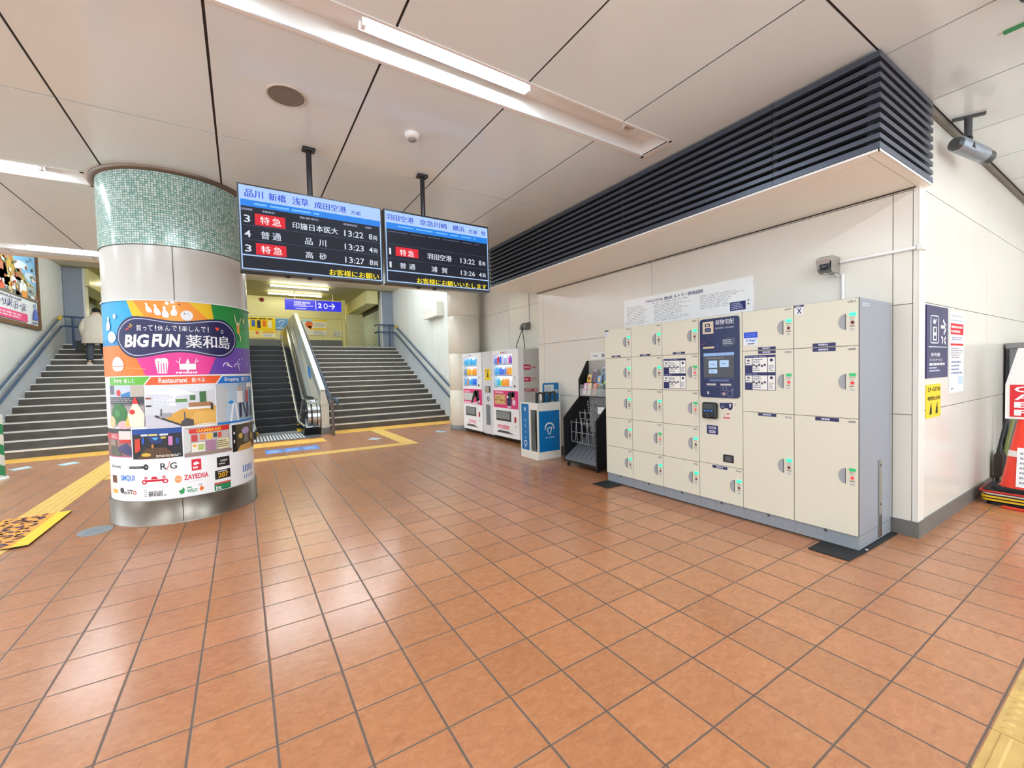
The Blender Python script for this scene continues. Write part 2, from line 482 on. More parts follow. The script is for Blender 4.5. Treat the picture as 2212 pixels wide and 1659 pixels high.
b = MB(); b.box(4.3, 10, YW - 0.03, YW - 0.005, ZC - 0.05, ZC - 0.002); struct(b.build('trim_7', mat('cornice', (120, 112, 98), 0.5)))

# stair side walls
b = MB(); b.box(XR, XR + 0.2, 8.05, 15.3, 0, 4.95)
for y in (10.9, 13.9): b.box(XR - 0.001, XR, y, y + 0.006, 0.6, 4.9, 1)
STONE = mat('pale_marble', (226, 226, 222), 0.4, noise=0.08, nscale=1.2, stretch=(1, 1, 0.5))
struct(b.build('wall_stair_right', [STONE, GAPW]))
b = MB(); b.box(XL - 0.2, XL, 9.4, 15.3, 0, 4.95)
for y in (10.9, 13.5): b.box(XL, XL + 0.001, y, y + 0.006, 0.6, 4.9, 1)
struct(b.build('wall_stair_left', [STONE, GAPW]))
b = MB(); b.box(-10, XL - 0.2, 9.4, 9.6, 0, 4.0); struct(b.build('wall_left_front', STONE))
SKIRT = mat('stair_string_grey', (196, 200, 206), 0.4, noise=0.06, nscale=3)
for nm, x0, x1 in (('trim_8', XR - 0.012, XR), ('trim_9', XL, XL + 0.012)):
    b = MB(); b.prism([(9.3, 0.0), (9.3, 0.52), (14.9, 0.52 + 5.6 * RI / TR), (15.2, 3.1), (15.2, 2.3), (14.8, 2.3)], 0, x0, x1)
    struct(b.build(nm, SKIRT))

# upper hall
b = MB(); b.box(-3.45, 3.62, 18.0, 18.3, ZL, 4.95)
b.box(3.5, 3.62, 17.75, 18.0, ZL, 4.75)
for z in (3.92,): b.box(-3.45, 3.5, 17.995, 18.0, z, z + 0.012, 1)
b.box(2.7, 2.71, 17.995, 18.0, ZL, 3.92, 1)
struct(b.build('wall_hall_back', [HALLW, mat('hall_joint', (150, 146, 100), 0.6)]))
b = MB(); b.box(-3.45, 3.5, 17.97, 18.0, ZL, ZL + 0.47)
struct(b.build('baseboard_hall', mat('hall_dado_grey', (110, 116, 120), 0.5)))
for nm, q in (('wall_hall_end_right', (3.62, 9, 23.4, 23.6)), ('wall_hall_end_left', (-9, -3.45, 23.4, 23.6)), ('wall_hall_inner_left', (-3.45, -3.3, 18.3, 23.4)), ('wall_hall_inner_right', (3.5, 3.62, 18.3, 23.4))):
    b = MB(); b.box(*q, ZL, 4.95); struct(b.build(nm, HALLW))
b = MB(); b.box(6.5, 6.7, 15, 23.4, ZL, 4.95); b.box(XR + 0.2, 6.7, 14.9, 15.1, ZL, 4.95); struct(b.build('wall_hall_right', HALLW))
b = MB(); b.box(-6.7, -6.5, 15, 23.4, ZL, 4.95); b.box(-6.7, XL - 0.2, 14.9, 15.1, ZL, 4.95); struct(b.build('wall_hall_left', HALLW))

# ------------------------------------------------------------------ stairs
RISER = mat('stair_riser_stone', (94, 87, 81), 0.55, noise=0.3, nscale=5, stretch=(1, 1, 2))
NOSE = mat('stair_nosing', (232, 228, 222), 0.4)
def stair(name, x0, x1, label):
    t = thing(name, label, 'stairs', ((x0 + x1) / 2, Y0, 0))
    for i in range(16):
        y = Y0 + TR * i
        b = MB(); b.box(x0, x1, y, y + TR + (0.05 if i < 15 else 0.03), (RI * i - 0.02) if i else 0.0, RI * (i + 1))
        s = b.build('step', RISER, t)
        b = MB(); b.box(x0, x1, y - 0.008, y + 0.05, RI * (i + 1) - 0.028, RI * (i + 1) + 0.002)
        b.build('nosing', NOSE, s)
    b = MB(); b.prism([(Y0 + TR, 0.0), (14.82, 0.0), (14.82, RI * 14.6), (14.7, RI * 14.6)], 0, x0, x1); b.build('underside', RISER, t)
    return t
stair('staircase', 1.446, XR - 0.012, 'wide grey stone staircase to the right of the escalator')
stair('staircase', XL + 0.012, -0.75, 'wide grey stone staircase the person in a beige coat climbs')

# ------------------------------------------------------------------ louver box over the lockers
t = thing('louver_grille', 'dark grey slatted louver box hanging from the ceiling above the lockers', 'louver', (XB + 0.5, 1.5, ZC))
Y1B, XBE, YBE = -1.1, 4.385, 4.25
n = 10; pit = (ZC - ZS) / n
b = MB()
for i in range(n):
    z0 = ZS + pit * i + 0.004; z1 = z0 + pit * (0.49 if i not in (0, n - 1) else 0.62)
    b.prism([(XB, Y1B), (XBE, Y1B), (XBE, Y1B + 0.045), (XB + 0.045, Y1B + 0.045), (XB + 0.045, YBE), (XB, YBE)], 2, z0, min(z1, ZC - 0.002))
b.build('slats', LOUV, t, bevel=0.003)
for y in (-1.03, -0.42, 1.2, 2.8):
    b = MB(); b.box(XB + 0.045, XB + 0.07, y - 0.015, y + 0.015, ZS + 0.01, ZC - 0.01); b.build('bracket', mat('bracket_steel', (40, 42, 46), 0.5), t)
b = MB(); b.box(XB - 0.0015, XB, -0.423, -0.42, ZS + 0.01, ZC - 0.01); b.build('slat_joint', PITCHB, t)
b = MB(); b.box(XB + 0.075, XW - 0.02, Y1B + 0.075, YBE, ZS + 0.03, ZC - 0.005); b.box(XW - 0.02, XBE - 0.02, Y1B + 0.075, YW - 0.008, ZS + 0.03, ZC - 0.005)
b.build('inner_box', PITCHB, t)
# soffit under the box
b = MB()
sx = [XB + 0.02, 3.42, XW]; sy = [Y1B + 0.075, 0.58, 2.37, YBE]
for xa, xb_ in zip(sx[:-1], sx[1:]):
    for ya, yb in zip(sy[:-1], sy[1:]):
        b.box(xa + 0.002, xb_ - 0.002, ya + 0.002, yb - 0.002, ZS - 0.012, ZS)
b.box(XB + 0.02, XBE - 0.005, Y1B + 0.012, Y1B + 0.073, ZS - 0.012, ZS)
b.box(XB + 0.03, XW, Y1B + 0.08, YBE, ZS - 0.004, ZS + 0.001, 1)
b.box(XB + 0.004, XB + 0.02, Y1B + 0.004, YBE, ZS - 0.014, ZS + 0.001, 2); b.box(XB + 0.004, XBE, Y1B + 0.002, Y1B + 0.012, ZS - 0.014, ZS + 0.001, 2)
b.box(XW - 0.012, XW, Y1B + 0.08, 4.2, ZS - 0.02, ZS - 0.012, 1)
struct(b.build('ceiling_soffit', [mat('soffit_enamel', (250, 245, 232), 0.3), GAP, WHITE]))

# ================================================================== LAMPS AND CEILING DEVICES
def tube_light(x0, x1, yc, label, group=None):
    t = thing('fluorescent_light', label, 'ceiling light', ((x0 + x1) / 2, yc, ZC + 0.12), group)
    b = MB()
    b.prism([(yc - 0.07, ZC + 0.045), (yc - 0.035, ZC + 0.075), (yc - 0.035, ZC + 0.129), (yc + 0.035, ZC + 0.129), (yc + 0.035, ZC + 0.075), (yc + 0.07, ZC + 0.045), (yc + 0.066, ZC + 0.042), (yc + 0.03, ZC + 0.069), (yc - 0.03, ZC + 0.069), (yc - 0.066, ZC + 0.042)], 0, x0, x1)
    b.build('housing', WHITE, t)
    b = MB(); b.tube([(x0 + 0.03, yc, ZC + 0.035), (x1 - 0.03, yc, ZC + 0.035)], 0.016, 10)
    b.build('tube', TUBEM, t)
    for x in (x0 + 0.015, x1 - 0.015):
        b = MB(); b.box(x - 0.013, x + 0.013, yc - 0.022, yc + 0.022, ZC + 0.012, ZC + 0.07); b.build('lamp_holder', WHITE, t, bevel=0.004)
    return t
tube_light(0.32, 1.556, 0.485, 'fluorescent tube light in the ceiling trough nearest the black louver box')
tube_light(-1.6, -0.34, 0.485, 'fluorescent tube light at the top edge, far left in the near ceiling trough')
for x0 in (-5.9, -3.9):
    tube_light(x0, x0 + 1.24, 0.485, 'fluorescent tube light in the near trough beyond the left edge', 'lights out of sight')
tube_light(-3.2, -1.95, 3.89, 'fluorescent tube light just left of the mosaic column top')
tube_light(-5.2, -3.95, 3.89, 'fluorescent tube light in the middle trough beyond the left edge', 'lights out of sight')
tube_light(-3.1, -1.86, 7.36, 'fluorescent tube light in front of the left stairs, above the framed poster')
tube_light(-1.75, -0.51, 7.36, 'fluorescent tube light in the far trough behind the mosaic column')  # far trough packed end to end, an extra tube added to brighten the stairs
tube_light(-0.4, 0.84, 7.36, 'fluorescent tube light in the far trough above the left departure board')
tube_light(0.95, 2.19, 7.36, 'fluorescent tube light in the far trough hidden above the departure boards')
tube_light(-5.2, -3.96, 7.36, 'fluorescent tube light in the far trough beyond the left edge', 'lights out of sight')
for x0 in (-5.4, -3.4, -1.4, 0.6, 2.6, 4.6, 6.8):
    tube_light(x0, x0 + 1.24, -2.85, 'fluorescent tube light in the trough behind the viewer', 'lights out of sight')
for x0 in (-4.4, -1.4, 1.6, 4.6):
    tube_light(x0, x0 + 1.24, -6.15, 'fluorescent tube light in the rearmost trough behind the viewer', 'lights out of sight')

t = thing('ceiling_speaker', 'round grey ceiling speaker between the near light trough and the left departure board', 'speaker', (-0.005, 1.4, ZC))
b = MB(); b.lathe([(0.138, 0.002), (0.138, -0.006), (0.128, -0.010), (0.122, -0.006), (0.122, 0.002)], (-0.005, 1.4, ZC), 40); b.build('rim', mat('speaker_rim', (205, 196, 182), 0.4), t)
b = MB(); b.disc((-0.005, 1.4, ZC - 0.006), 0.122, 40, flip=True); b.build('mesh_cover', mat('speaker_mesh', (128, 122, 110), 0.7), t)
t = thing('smoke_detector', 'small white round smoke detector on the ceiling between the two board poles', 'smoke detector', (0.968, 1.434, ZC))
b = MB(); b.lathe([(0.062, 0.0), (0.062, -0.02), (0.055, -0.034), (0.035, -0.04)], (0.968, 1.434, ZC), 28); b.build('base', WHITE, t)
b = MB(); b.lathe([(0.035, -0.038), (0.033, -0.056), (0.018, -0.062), (0.0, -0.062)], (0.968, 1.434, ZC), 24); b.build('sensor', mat('sensor_grey', (150, 146, 142), 0.4), t)
t = thing('downlight', 'small round recessed downlight at the right end of the near ceiling trough', 'downlight', (2.713, 0.5, ZC))
b = MB(); b.lathe([(0.085, 0.128), (0.085, 0.10), (0.078, 0.094), (0.066, 0.1), (0.064, 0.124)], (2.713, 0.52, ZC), 32); b.build('ring', WHITE, t)
b = MB(); b.lathe([(0.064, 0.122), (0.03, 0.112), (0.0, 0.11)], (2.713, 0.52, ZC), 24); b.build('lens', mat('downlight_lens', (200, 190, 170), 0.2), t)

# unseen lamps added above the stairs to brighten the stairwell
def added_stair_light(x, y):
    z = 4.88
    t = thing('added_stair_light', 'added fluorescent batten out of view above the stairs', 'ceiling light', (x, y, z), 'added stairwell lights out of sight')
    b = MB(); b.box(x - 0.05, x + 0.05, y - 0.62, y + 0.62, z - 0.17, z - 0.13); b.build('housing', WHITE, t)
    b = MB(); b.tube([(x, y - 0.6, z - 0.19), (x, y + 0.6, z - 0.19)], 0.02, 10); b.build('tube', TUBEM, t)
for x in (-3.4, -1.6, 0.4, 2.2, 3.4):
    for y in (9.2, 11.4): added_stair_light(x, y)
# hall lights
def hall_light(x0, x1, y, label):
    t = thing('hall_light', label, 'ceiling light', ((x0 + x1) / 2, y, 4.75))
    b = MB(); b.box(x0 - 0.02, x1 + 0.02, y - 0.02, y + 0.02, 4.71, 4.75); b.build('housing', mat('housing_olive', (170, 164, 112), 0.5), t)
    b = MB(); b.tube([(x0, y, 4.675), (x1, y, 4.675)], 0.03, 10); b.build('tube', HTUBE, t)
    return t
hall_light(0.62, 2.52, 15.1, 'nearer fluorescent tube on the yellow hall ceiling above the escalator')
hall_light(0.62, 2.52, 16.75, 'farther fluorescent tube on the yellow hall ceiling, above the blue sign')
hall_light(-5.05, -3.75, 17.2, 'tube light on the yellow hall ceiling just left of the mosaic column')
for x0, y in ((-2.6, 17.2), (4.38, 17.4)):  # extra tubes out of view, added to brighten the upper hall
    t = hall_light(x0, x0 + 0.36 if x0 > 0 else x0 + 1.8, y, 'added tube light in the upper hall hidden from the concourse'); t['group'] = 'added hall lights out of sight'
for x in (-3.54, 3.71):  # wall tubes added behind the back wall to light the shutters
    t = thing('hall_light', 'added tube light in the upper hall hidden from the concourse', 'ceiling light', (x, 20, 4.75), 'added hall lights out of sight')
    b = MB(); b.box(x - 0.09 if x > 0 else x + 0.03, x - 0.03 if x > 0 else x + 0.09, 19.2, 21.4, 3.97, 4.03); b.build('housing', mat('housing_olive'), t)
    b = MB(); b.tube([(x, 19.25, 4.0), (x, 21.35, 4.0)], 0.035, 10); b.build('tube', HTUBE, t)
hall_light(-2.6, -0.8, 15.4, 'added tube light on the yellow hall ceiling hidden behind the mosaic column')  # added out of view to keep the hall bright

# ================================================================== ROUND COLUMN
CX, CY, RC = -0.92, 3.9, 0.645
TH0 = math.atan2(EYE.y - CY, EYE.x - CX)
def cyl(u0, z, r):
    th = TH0 + u0 / 0.655
    return (CX + r * math.cos(th), CY + r * math.sin(th), z)
col = thing('round_column', 'thick round white column with a green mosaic band and steel foot', 'column', (CX, CY, 0))
b = MB(); b.lathe([(RC, 0.2), (RC, 2.79)], (CX, CY, 0), 72)
b.build('shaft', mat('column_enamel', (208, 206, 201), 0.2), col)
b = MB()
for u in (-0.045, 1.0, -1.1, 2.0):
    p = [cyl(u + d, z, RC + 0.001) for z in (2.24, 2.785) for d in (-0.004, 0.004)]
    b.add(p, [(0, 1, 3, 2)])
b.lathe([(RC + 0.002, 2.783), (RC + 0.006, 2.787), (RC + 0.006, 2.793)], (CX, CY, 0), 72)
b.build('panel_joint', mat('column_joint', (110, 104, 98), 0.8), col)
me = bpy.data.meshes.new('mosaic_band'); nn = 144; vs = []; fs = []; uvs = []
rm = RC + 0.008
for k in range(nn + 1):
    a = 2 * PI * k / nn
    vs += [(CX + rm * math.cos(a), CY + rm * math.sin(a), 2.79), (CX + rm * math.cos(a), CY + rm * math.sin(a), 3.53)]
for k in range(nn):
    fs.append((2 * k, 2 * k + 2, 2 * k + 3, 2 * k + 1))
    w0, w1 = rm * 2 * PI * k / nn, rm * 2 * PI * (k + 1) / nn
    uvs += [(w0, 0), (w1, 0), (w1, 0.74), (w0, 0.74)]
me.from_pydata(vs, [], fs); uvl = me.uv_layers.new(name='UVMap')
for i, uv in enumerate(uvs): uvl.data[i].uv = uv
me.polygons.foreach_set('use_smooth', [True] * len(fs)); me.materials.append(mosaic_material())
o = bpy.data.objects.new('mosaic_band', me); COL.objects.link(o); attach(o, col)
b = MB(); b.lathe([(RC + 0.008, 3.505), (0.70, 3.505), (0.70, 3.54)], (CX, CY, 0), 72); b.build('ceiling_collar', mat('collar_bronze', (120, 108, 94), 0.35, metal=0.6), col)
b = MB(); b.lathe([(0.672, 0.0), (0.672, 0.008), (0.666, 0.012), (0.666, 0.243), (RC, 0.247)], (CX, CY, 0), 72); b.build('base_ring', mat('base_steel', (146, 138, 130), 0.3, metal=1.0, noise=0.2, nscale=5, stretch=(1, 1, 0.05)), col)
b = MB(); p = [cyl(u, z, 0.6675) for z in (0.01, 0.243) for u in (-0.058, -0.052)]; b.add(p, [(0, 1, 3, 2)]); b.build('base_seam', BLACK, col)

# wraparound advertisement on the column
wrap = thing('column_poster', 'colourful bowling and restaurant advertisement wrapped around the round column', 'poster', (CX, CY, 1.2))
RW = 0.6475
cm = lambda u, v, l: cyl(u, v, RW + l)
NAVY = (24, 21, 80); WHT = (244, 244, 246)
A = Art(cm, 0.0004, 0.03)
def cgrid(A, f_lo, f_hi, u0, u1, colr, n=None):
    n = n or max(1, int(abs(u1 - u0) / 0.05))
    us = [u0 + (u1 - u0) * i / n for i in range(n + 1)]
    A.band([(u, f_lo(u)) for u in us], [(u, f_hi(u)) for u in us], colr)
K = lambda v: (lambda u: v)
cgrid(A, K(0.249), K(2.243), -2.05, 2.05, WHT, 80)
A.build('backing_sheet', PRINT, wrap)
# title panel
A = Art(cm, 0.0004, 0.03); A.up()
def lerp_poly(pts):
    def f(v):
        for (a, b_) in zip(pts[:-1], pts[1:]):
            lo, hi = min(a[1], b_[1]), max(a[1], b_[1])
            if lo <= v <= hi and hi > lo: return a[0] + (b_[0] - a[0]) * (v - a[1]) / (b_[1] - a[1])
        return pts[0][0] if abs(v - pts[0][1]) < abs(v - pts[-1][1]) else pts[-1][0]
    return f
def zone(A, left, right, v0, v1, colr, nv=6, nu=10):
    """region between two edges u=left(v), u=right(v)"""
    pts = []; fs = []
    for i in range(nv + 1):
        v = v0 + (v1 - v0) * i / nv; a, c = left(v), right(v)
        pts += [(a + (c - a) * k / nu, v) for k in range(nu + 1)]
    w = nu + 1
    for i in range(nv):
        for k in range(nu): fs.append((i * w + k, i * w + k + 1, (i + 1) * w + k + 1, (i + 1) * w + k))
    A._add(pts, fs, colr); A.up()
zone(A, K(-1.25), lambda v: -0.46 + (2.243 - v) * 0.35, 1.78, 2.243, (44, 168, 222))
zone(A, K(-1.25), lambda v: -0.42 + (1.9 - v) * 0.1, 1.74, 1.86, (24, 142, 206))
zone(A, lambda v: -0.46 + (2.243 - v) * 0.35, lambda v: 0.266 + (2.243 - v) * 0.14, 1.9, 2.243, (240, 196, 20))
zone(A, lambda v: -0.40 + (2.243 - v) * 0.62, lambda v: 0.058 + (2.243 - v) * 1.05, 2.0, 2.243, (244, 150, 34))
zone(A, lambda v: -0.14 + (2.243 - v) * 0.1, lambda v: -0.02 + (2.243 - v) * 0.2, 2.0, 2.243, (246, 166, 60))
zone(A, lambda v: 0.266 + (2.243 - v) * 0.14, K(1.25), 1.77, 2.243, (30, 140, 62))
zone(A, lambda v: 0.50, K(1.25), 1.74, 2.0, (40, 158, 74))
zone(A, K(-1.25), lambda v: -0.40 + (1.70 - v) * 0.44, 1.497, 1.80, (246, 124, 32))
zone(A, lambda v: -0.40 + (1.70 - v) * 0.44, lambda v: 0.30 - (1.70 - v) * 0.42, 1.497, 1.75, (234, 50, 150))
zone(A, lambda v: 0.30 - (1.70 - v) * 0.42, K(1.25), 1.497, 1.77, (104, 66, 172))
zone(A, lambda v: 0.42 - (1.70 - v) * 0.1, K(1.25), 1.70, 1.79, (104, 66, 172))
A.up(2)
def blob_edge(g):
    def top(u):
        z = 2.061 - g + 0.022 * math.cos(2 * PI * (u - 0.345) / 0.73); return z
    def bot(u):
        z = 1.70 + g - 0.026 * math.cos(2 * PI * (u - 0.345) / 0.73); return z
    uL, uR = -0.585 + g, 0.548 - g
    us = [uL + 0.2 * (1 - math.cos(PI / 2 * i / 12)) for i in range(13)] + [uL + 0.2 + (uR - uL - 0.4) * i / 24 for i in range(1, 24)] + [uR - 0.2 * (1 - math.cos(PI / 2 * (12 - i) / 12)) for i in range(13)]
    lo = []; hi = []
    for u in us:
        d = max(0, (uL + 0.2) - u, u - (uR - 0.2)) / 0.2
        k = math.sqrt(max(0, 1 - d * d)); c = (top(u) + bot(u)) / 2; h = (top(u) - bot(u)) / 2 * k
        lo.append((u, c - h)); hi.append((u, c + h))
    return lo, hi
for g, cc in ((0, (26, 22, 74)), (0.018, (196, 200, 226)), (0.026, NAVY)):
    lo, hi = blob_edge(g); A.band(lo, hi, cc); A.up()
# lettering
x = -0.372
for ch, w in (('買', .05), ('っ', .035), ('て', .045), ('！', .02), ('休', .05), ('ん', .045), ('で', .045), ('！', .02), ('楽', .05), ('し', .04), ('ん', .045), ('で', .045), ('！', .02)):
    h0 = 1.938 if ch != 'っ' else 1.94
    if ch == '！': A.rect(x + .006, h0 + .018, x + .015, h0 + .055, WHT); A.rect(x + .006, h0, x + .015, h0 + .01, WHT)
    else: A.text(ch, x, h0, x + w * 0.92, h0 + (0.055 if ch != 'っ' else 0.036), WHT)
    x += w * 1.13 + .003
A.text('BIG', -0.495, 1.778, -0.275, 1.906, WHT, 0.04, 0.12); A.text('FUN', -0.245, 1.778, -0.025, 1.908, WHT, 0.04, 0.12)
for q_ in (0.0, 0.005):
    A.text('薬', 0.028 + q_, 1.772, 0.162 + q_, 1.906, WHT); A.text('和', 0.173 + q_, 1.772, 0.303 + q_, 1.906, WHT); A.text('島', 0.322 + q_, 1.772, 0.445 + q_, 1.906, WHT); A.up()
A.line([(-0.475, 1.955), (-0.44, 1.965)], 0.012, (232, 78, 40)); A.line([(-0.45, 1.985), (-0.42, 1.975)], 0.01, (240, 150, 40)); A.line([(-0.43, 2.01), (-0.41, 1.985)], 0.01, (240, 200, 60))
A.poly([(0.315, 1.955), (0.295, 1.985), (0.30, 2.0), (0.315, 1.992), (0.33, 1.998), (0.335, 1.98)], (236, 76, 44)); A.ring(0.365, 1.955, 0.014, 0.004, WHT, ry=0.02)
# bowling pins and ball
def pin(u, v, s, lean, cc=WHT):
    prof = [(0.0, 0.0), (0.3, 0.02), (0.42, 0.25), (0.33, 0.5), (0.16, 0.65), (0.13, 0.75), (0.2, 0.87), (0.13, 0.98), (0, 1.0)]
    R = [(u + (x * 0.62 + lean * y) * s, v + y * s) for x, y in prof]; Lh = [(u + (-x * 0.62 + lean * y) * s, v + y * s) for x, y in prof]
    A.band(R[::-1] if False else Lh, R, cc)
for u, v, s, ln in ((-0.245, 2.118, 0.095, -0.35), (-0.178, 2.093, 0.108, -0.25), (-0.118, 2.07, 0.113, -0.12), (-0.055, 2.09, 0.107, 0.05)): pin(u, v, s, ln)
A.disc(0.05, 2.10, 0.052, 0.052, (238, 238, 244)); A.up(); A.disc(0.03, 2.12, 0.006, 0.006, (60, 60, 80)); A.ring(0.05, 2.09, 0.03, 0.004, (196, 196, 210), a0=0.3, a1=2.6)
A.disc(-0.105, 2.215, 0.016, 0.018, WHT); A.rect(-0.08, 2.215, -0.045, 2.238, WHT); A.line([(-0.02, 2.215), (0.0, 2.2)], 0.012, (160, 80, 30))
A.l -= 1
pin(-0.71, 1.955, 0.135, 0.1); A.disc(-0.60, 2.088, 0.02, 0.024, WHT); A.disc(-0.655, 1.885, 0.062, 0.056, WHT)
# popcorn and cake
A.poly([(-0.225, 1.635), (-0.115, 1.635), (-0.13, 1.515), (-0.205, 1.515)], WHT); A.disc(-0.195, 1.645, 0.03, 0.022, WHT); A.disc(-0.15, 1.648, 0.03, 0.022, WHT)
A.up()
for k in range(4): A.rect(-0.20 + 0.021 * k, 1.52, -0.193 + 0.021 * k, 1.618, (234, 50, 150))
A.l -= 1
A.rect(-0.03, 1.55, 0.105, 1.61, WHT); A.rect(0.03, 1.53, 0.045, 1.55, WHT); A.greek(-0.06, 1.51, 0.135, 1.53, 1, WHT, 0.9)
A.poly([(0.02, 1.612), (0.057, 1.612), (0.04, 1.665)], WHT); A.line([(-0.03, 1.612), (-0.022, 1.67)], 0.007, WHT); A.line([(0.098, 1.612), (0.112, 1.66)], 0.007, WHT)
A.line([(-0.055, 1.64), (-0.035, 1.62)], 0.006, WHT); A.line([(0.13, 1.645), (0.115, 1.625)], 0.006, WHT)
# dome
A.disc(-0.59, 1.60, 0.075, 0.088, WHT, a0=0, a1=PI); A.poly([(-0.665, 1.592), (-0.515, 1.592), (-0.53, 1.56), (-0.56, 1.548), (-0.62, 1.548), (-0.65, 1.56)], WHT); A.line([(-0.50, 1.58), (-0.3, 1.56)], 0.005, (250, 190, 120)); A.line([(-0.42, 1.55), (-0.46, 1.50)], 0.005, (250, 190, 120))
# jumping figure
A.disc(0.58, 2.06, 0.014, 0.02, (246, 232, 190)); A.poly([(0.555, 2.04), (0.605, 2.04), (0.6, 1.95), (0.56, 1.95)], (230, 170, 60)); A.line([(0.56, 2.035), (0.53, 2.15)], 0.011, (246, 232, 190)); A.line([(0.60, 2.035), (0.635, 2.13)], 0.011, (246, 232, 190))
A.line([(0.57, 1.95), (0.575, 1.90), (0.60, 1.87)], 0.014, (20, 96, 80)); A.line([(0.592, 1.95), (0.62, 1.91), (0.605, 1.86)], 0.014, (236, 220, 170)); A.disc(0.69, 2.10, 0.016, 0.03, (236, 220, 120))
# splashes
A.ring(0.40, 1.585, 0.04, 0.009, WHT, a0=0.3, a1=3.3); A.line([(0.40, 1.60), (0.47, 1.575)], 0.012, WHT); A.ring(0.53, 1.585, 0.03, 0.008, WHT, a0=-0.5, a1=3.6); A.line([(0.56, 1.6), (0.58, 1.53)], 0.01, (190, 200, 240))
for k in range(9): A.disc(0.5 + 0.03 * k * random.random() + 0.05, 1.60 + 0.07 * random.random(), 0.007, 0.009, (120, 160, 240) if k % 2 else WHT, 8)
A.build('title_panel', PRINT, wrap)
# category tabs
A = Art(cm, 0.0004, 0.03); A.up(2)
zone(A, K(-0.745), lambda v: -0.335 + (v - 1.41) * 0.75, 1.408, 1.488, (98, 186, 50), 2); zone(A, lambda v: -0.32 + (v - 1.41) * 0.75, lambda v: 0.278 + (v - 1.40) * 0.75, 1.402, 1.482, (240, 92, 30), 2, 14); zone(A, lambda v: 0.295 + (v - 1.40) * 0.75, K(1.2), 1.396, 1.474, (20, 116, 204), 2, 18)
A.up(2); A.text('Enjoy', -0.66, 1.424, -0.55, 1.474, WHT, 0.02); A.text('楽しむ', -0.53, 1.425, -0.41, 1.47, WHT, 0.014)
A.text('Restaurant', -0.205, 1.42, 0.03, 1.47, WHT, 0.025); A.text('食べる', 0.06, 1.42, 0.18, 1.468, WHT, 0.018); A.text('Shopping', 0.37, 1.412, 0.56, 1.462, WHT, 0.02); A.text('買う', 0.6, 1.414, 0.74, 1.46, WHT, 0.014)
A.build('category_tabs', PRINT, wrap)
# photographs (simplified into flat shapes)
def photo(u0, u1, v0, v1, bg, shapes, name='photo_panel'):
    A = Art(cm, 0.0004, 0.03); A.up(4)
    cgrid(A, K(v0), K(v1), u0, u1, bg); A.up(2)
    W_, H_ = u1 - u0, v1 - v0
    q = lambda p: (u0 + p[0] * W_, v0 + p[1] * H_)
    for sh in shapes:
        k = sh[0]
        if k == 'p': A.poly([q(p) for p in sh[1]], sh[2])
        elif k == 'r':
            a, c = q(sh[1][:2]), q(sh[1][2:]); A.rect(a[0], a[1], c[0], c[1], sh[2], max(1, int(abs(c[0] - a[0]) / 0.06)))
        elif k == 'd': c = q(sh[1]); A.disc(c[0], c[1], sh[2] * W_, sh[3] * H_, sh[4])
        elif k == 't': a, c = q(sh[1][:2]), q(sh[1][2:]); A.text(sh[3], a[0], a[1], c[0], c[1], sh[2], 0.02)
        elif k == 'g': a, c = q(sh[1][:2]), q(sh[1][2:]); A.greek(a[0], a[1], c[0], c[1], sh[3], sh[2])
        A.l += 1
    return A.build(name, PRINT, wrap)
photo(-0.75, -0.335, 0.992, 1.406, (120, 116, 120), [('r', (0, .62, 1, 1), (196, 206, 220)), ('r', (0, .78, .2, 1), (96, 100, 120)), ('p', [(.42, .78), (.68, .85), (.68, .7), (.42, .7)], (58, 128, 190)), ('d', (.35, .82), .07, .08, (206, 40, 40)), ('r', (.7, .6, 1, 1), (188, 178, 164)),
    ('r', (0, .55, 1, .72), (60, 62, 70)), ('g', (.02, .58, .75, .7), (150, 146, 150), 3), ('r', (0, 0, 1, .5), (168, 150, 152)), ('d', (.33, .3), .27, .27, (44, 112, 44)), ('d', (.28, .33), .1, .08, (70, 140, 62)), ('d', (.08, .12), .13, .14, (232, 200, 150)), ('d', (.5, .05), .22, .1, (226, 178, 186)), ('p', [(.5, .05), (.62, .3), (.66, .0)], (226, 190, 90)),
    ('p', [(.66, 0), (.98, 0), (1.0, .3), (.86, .55), (.74, .55), (.6, .3)], (236, 228, 208)), ('p', [(.72, .55), (.88, .55), (.82, .7), (.78, .7)], (216, 38, 38)), ('d', (.72, .36), .07, .06, (216, 38, 38))])
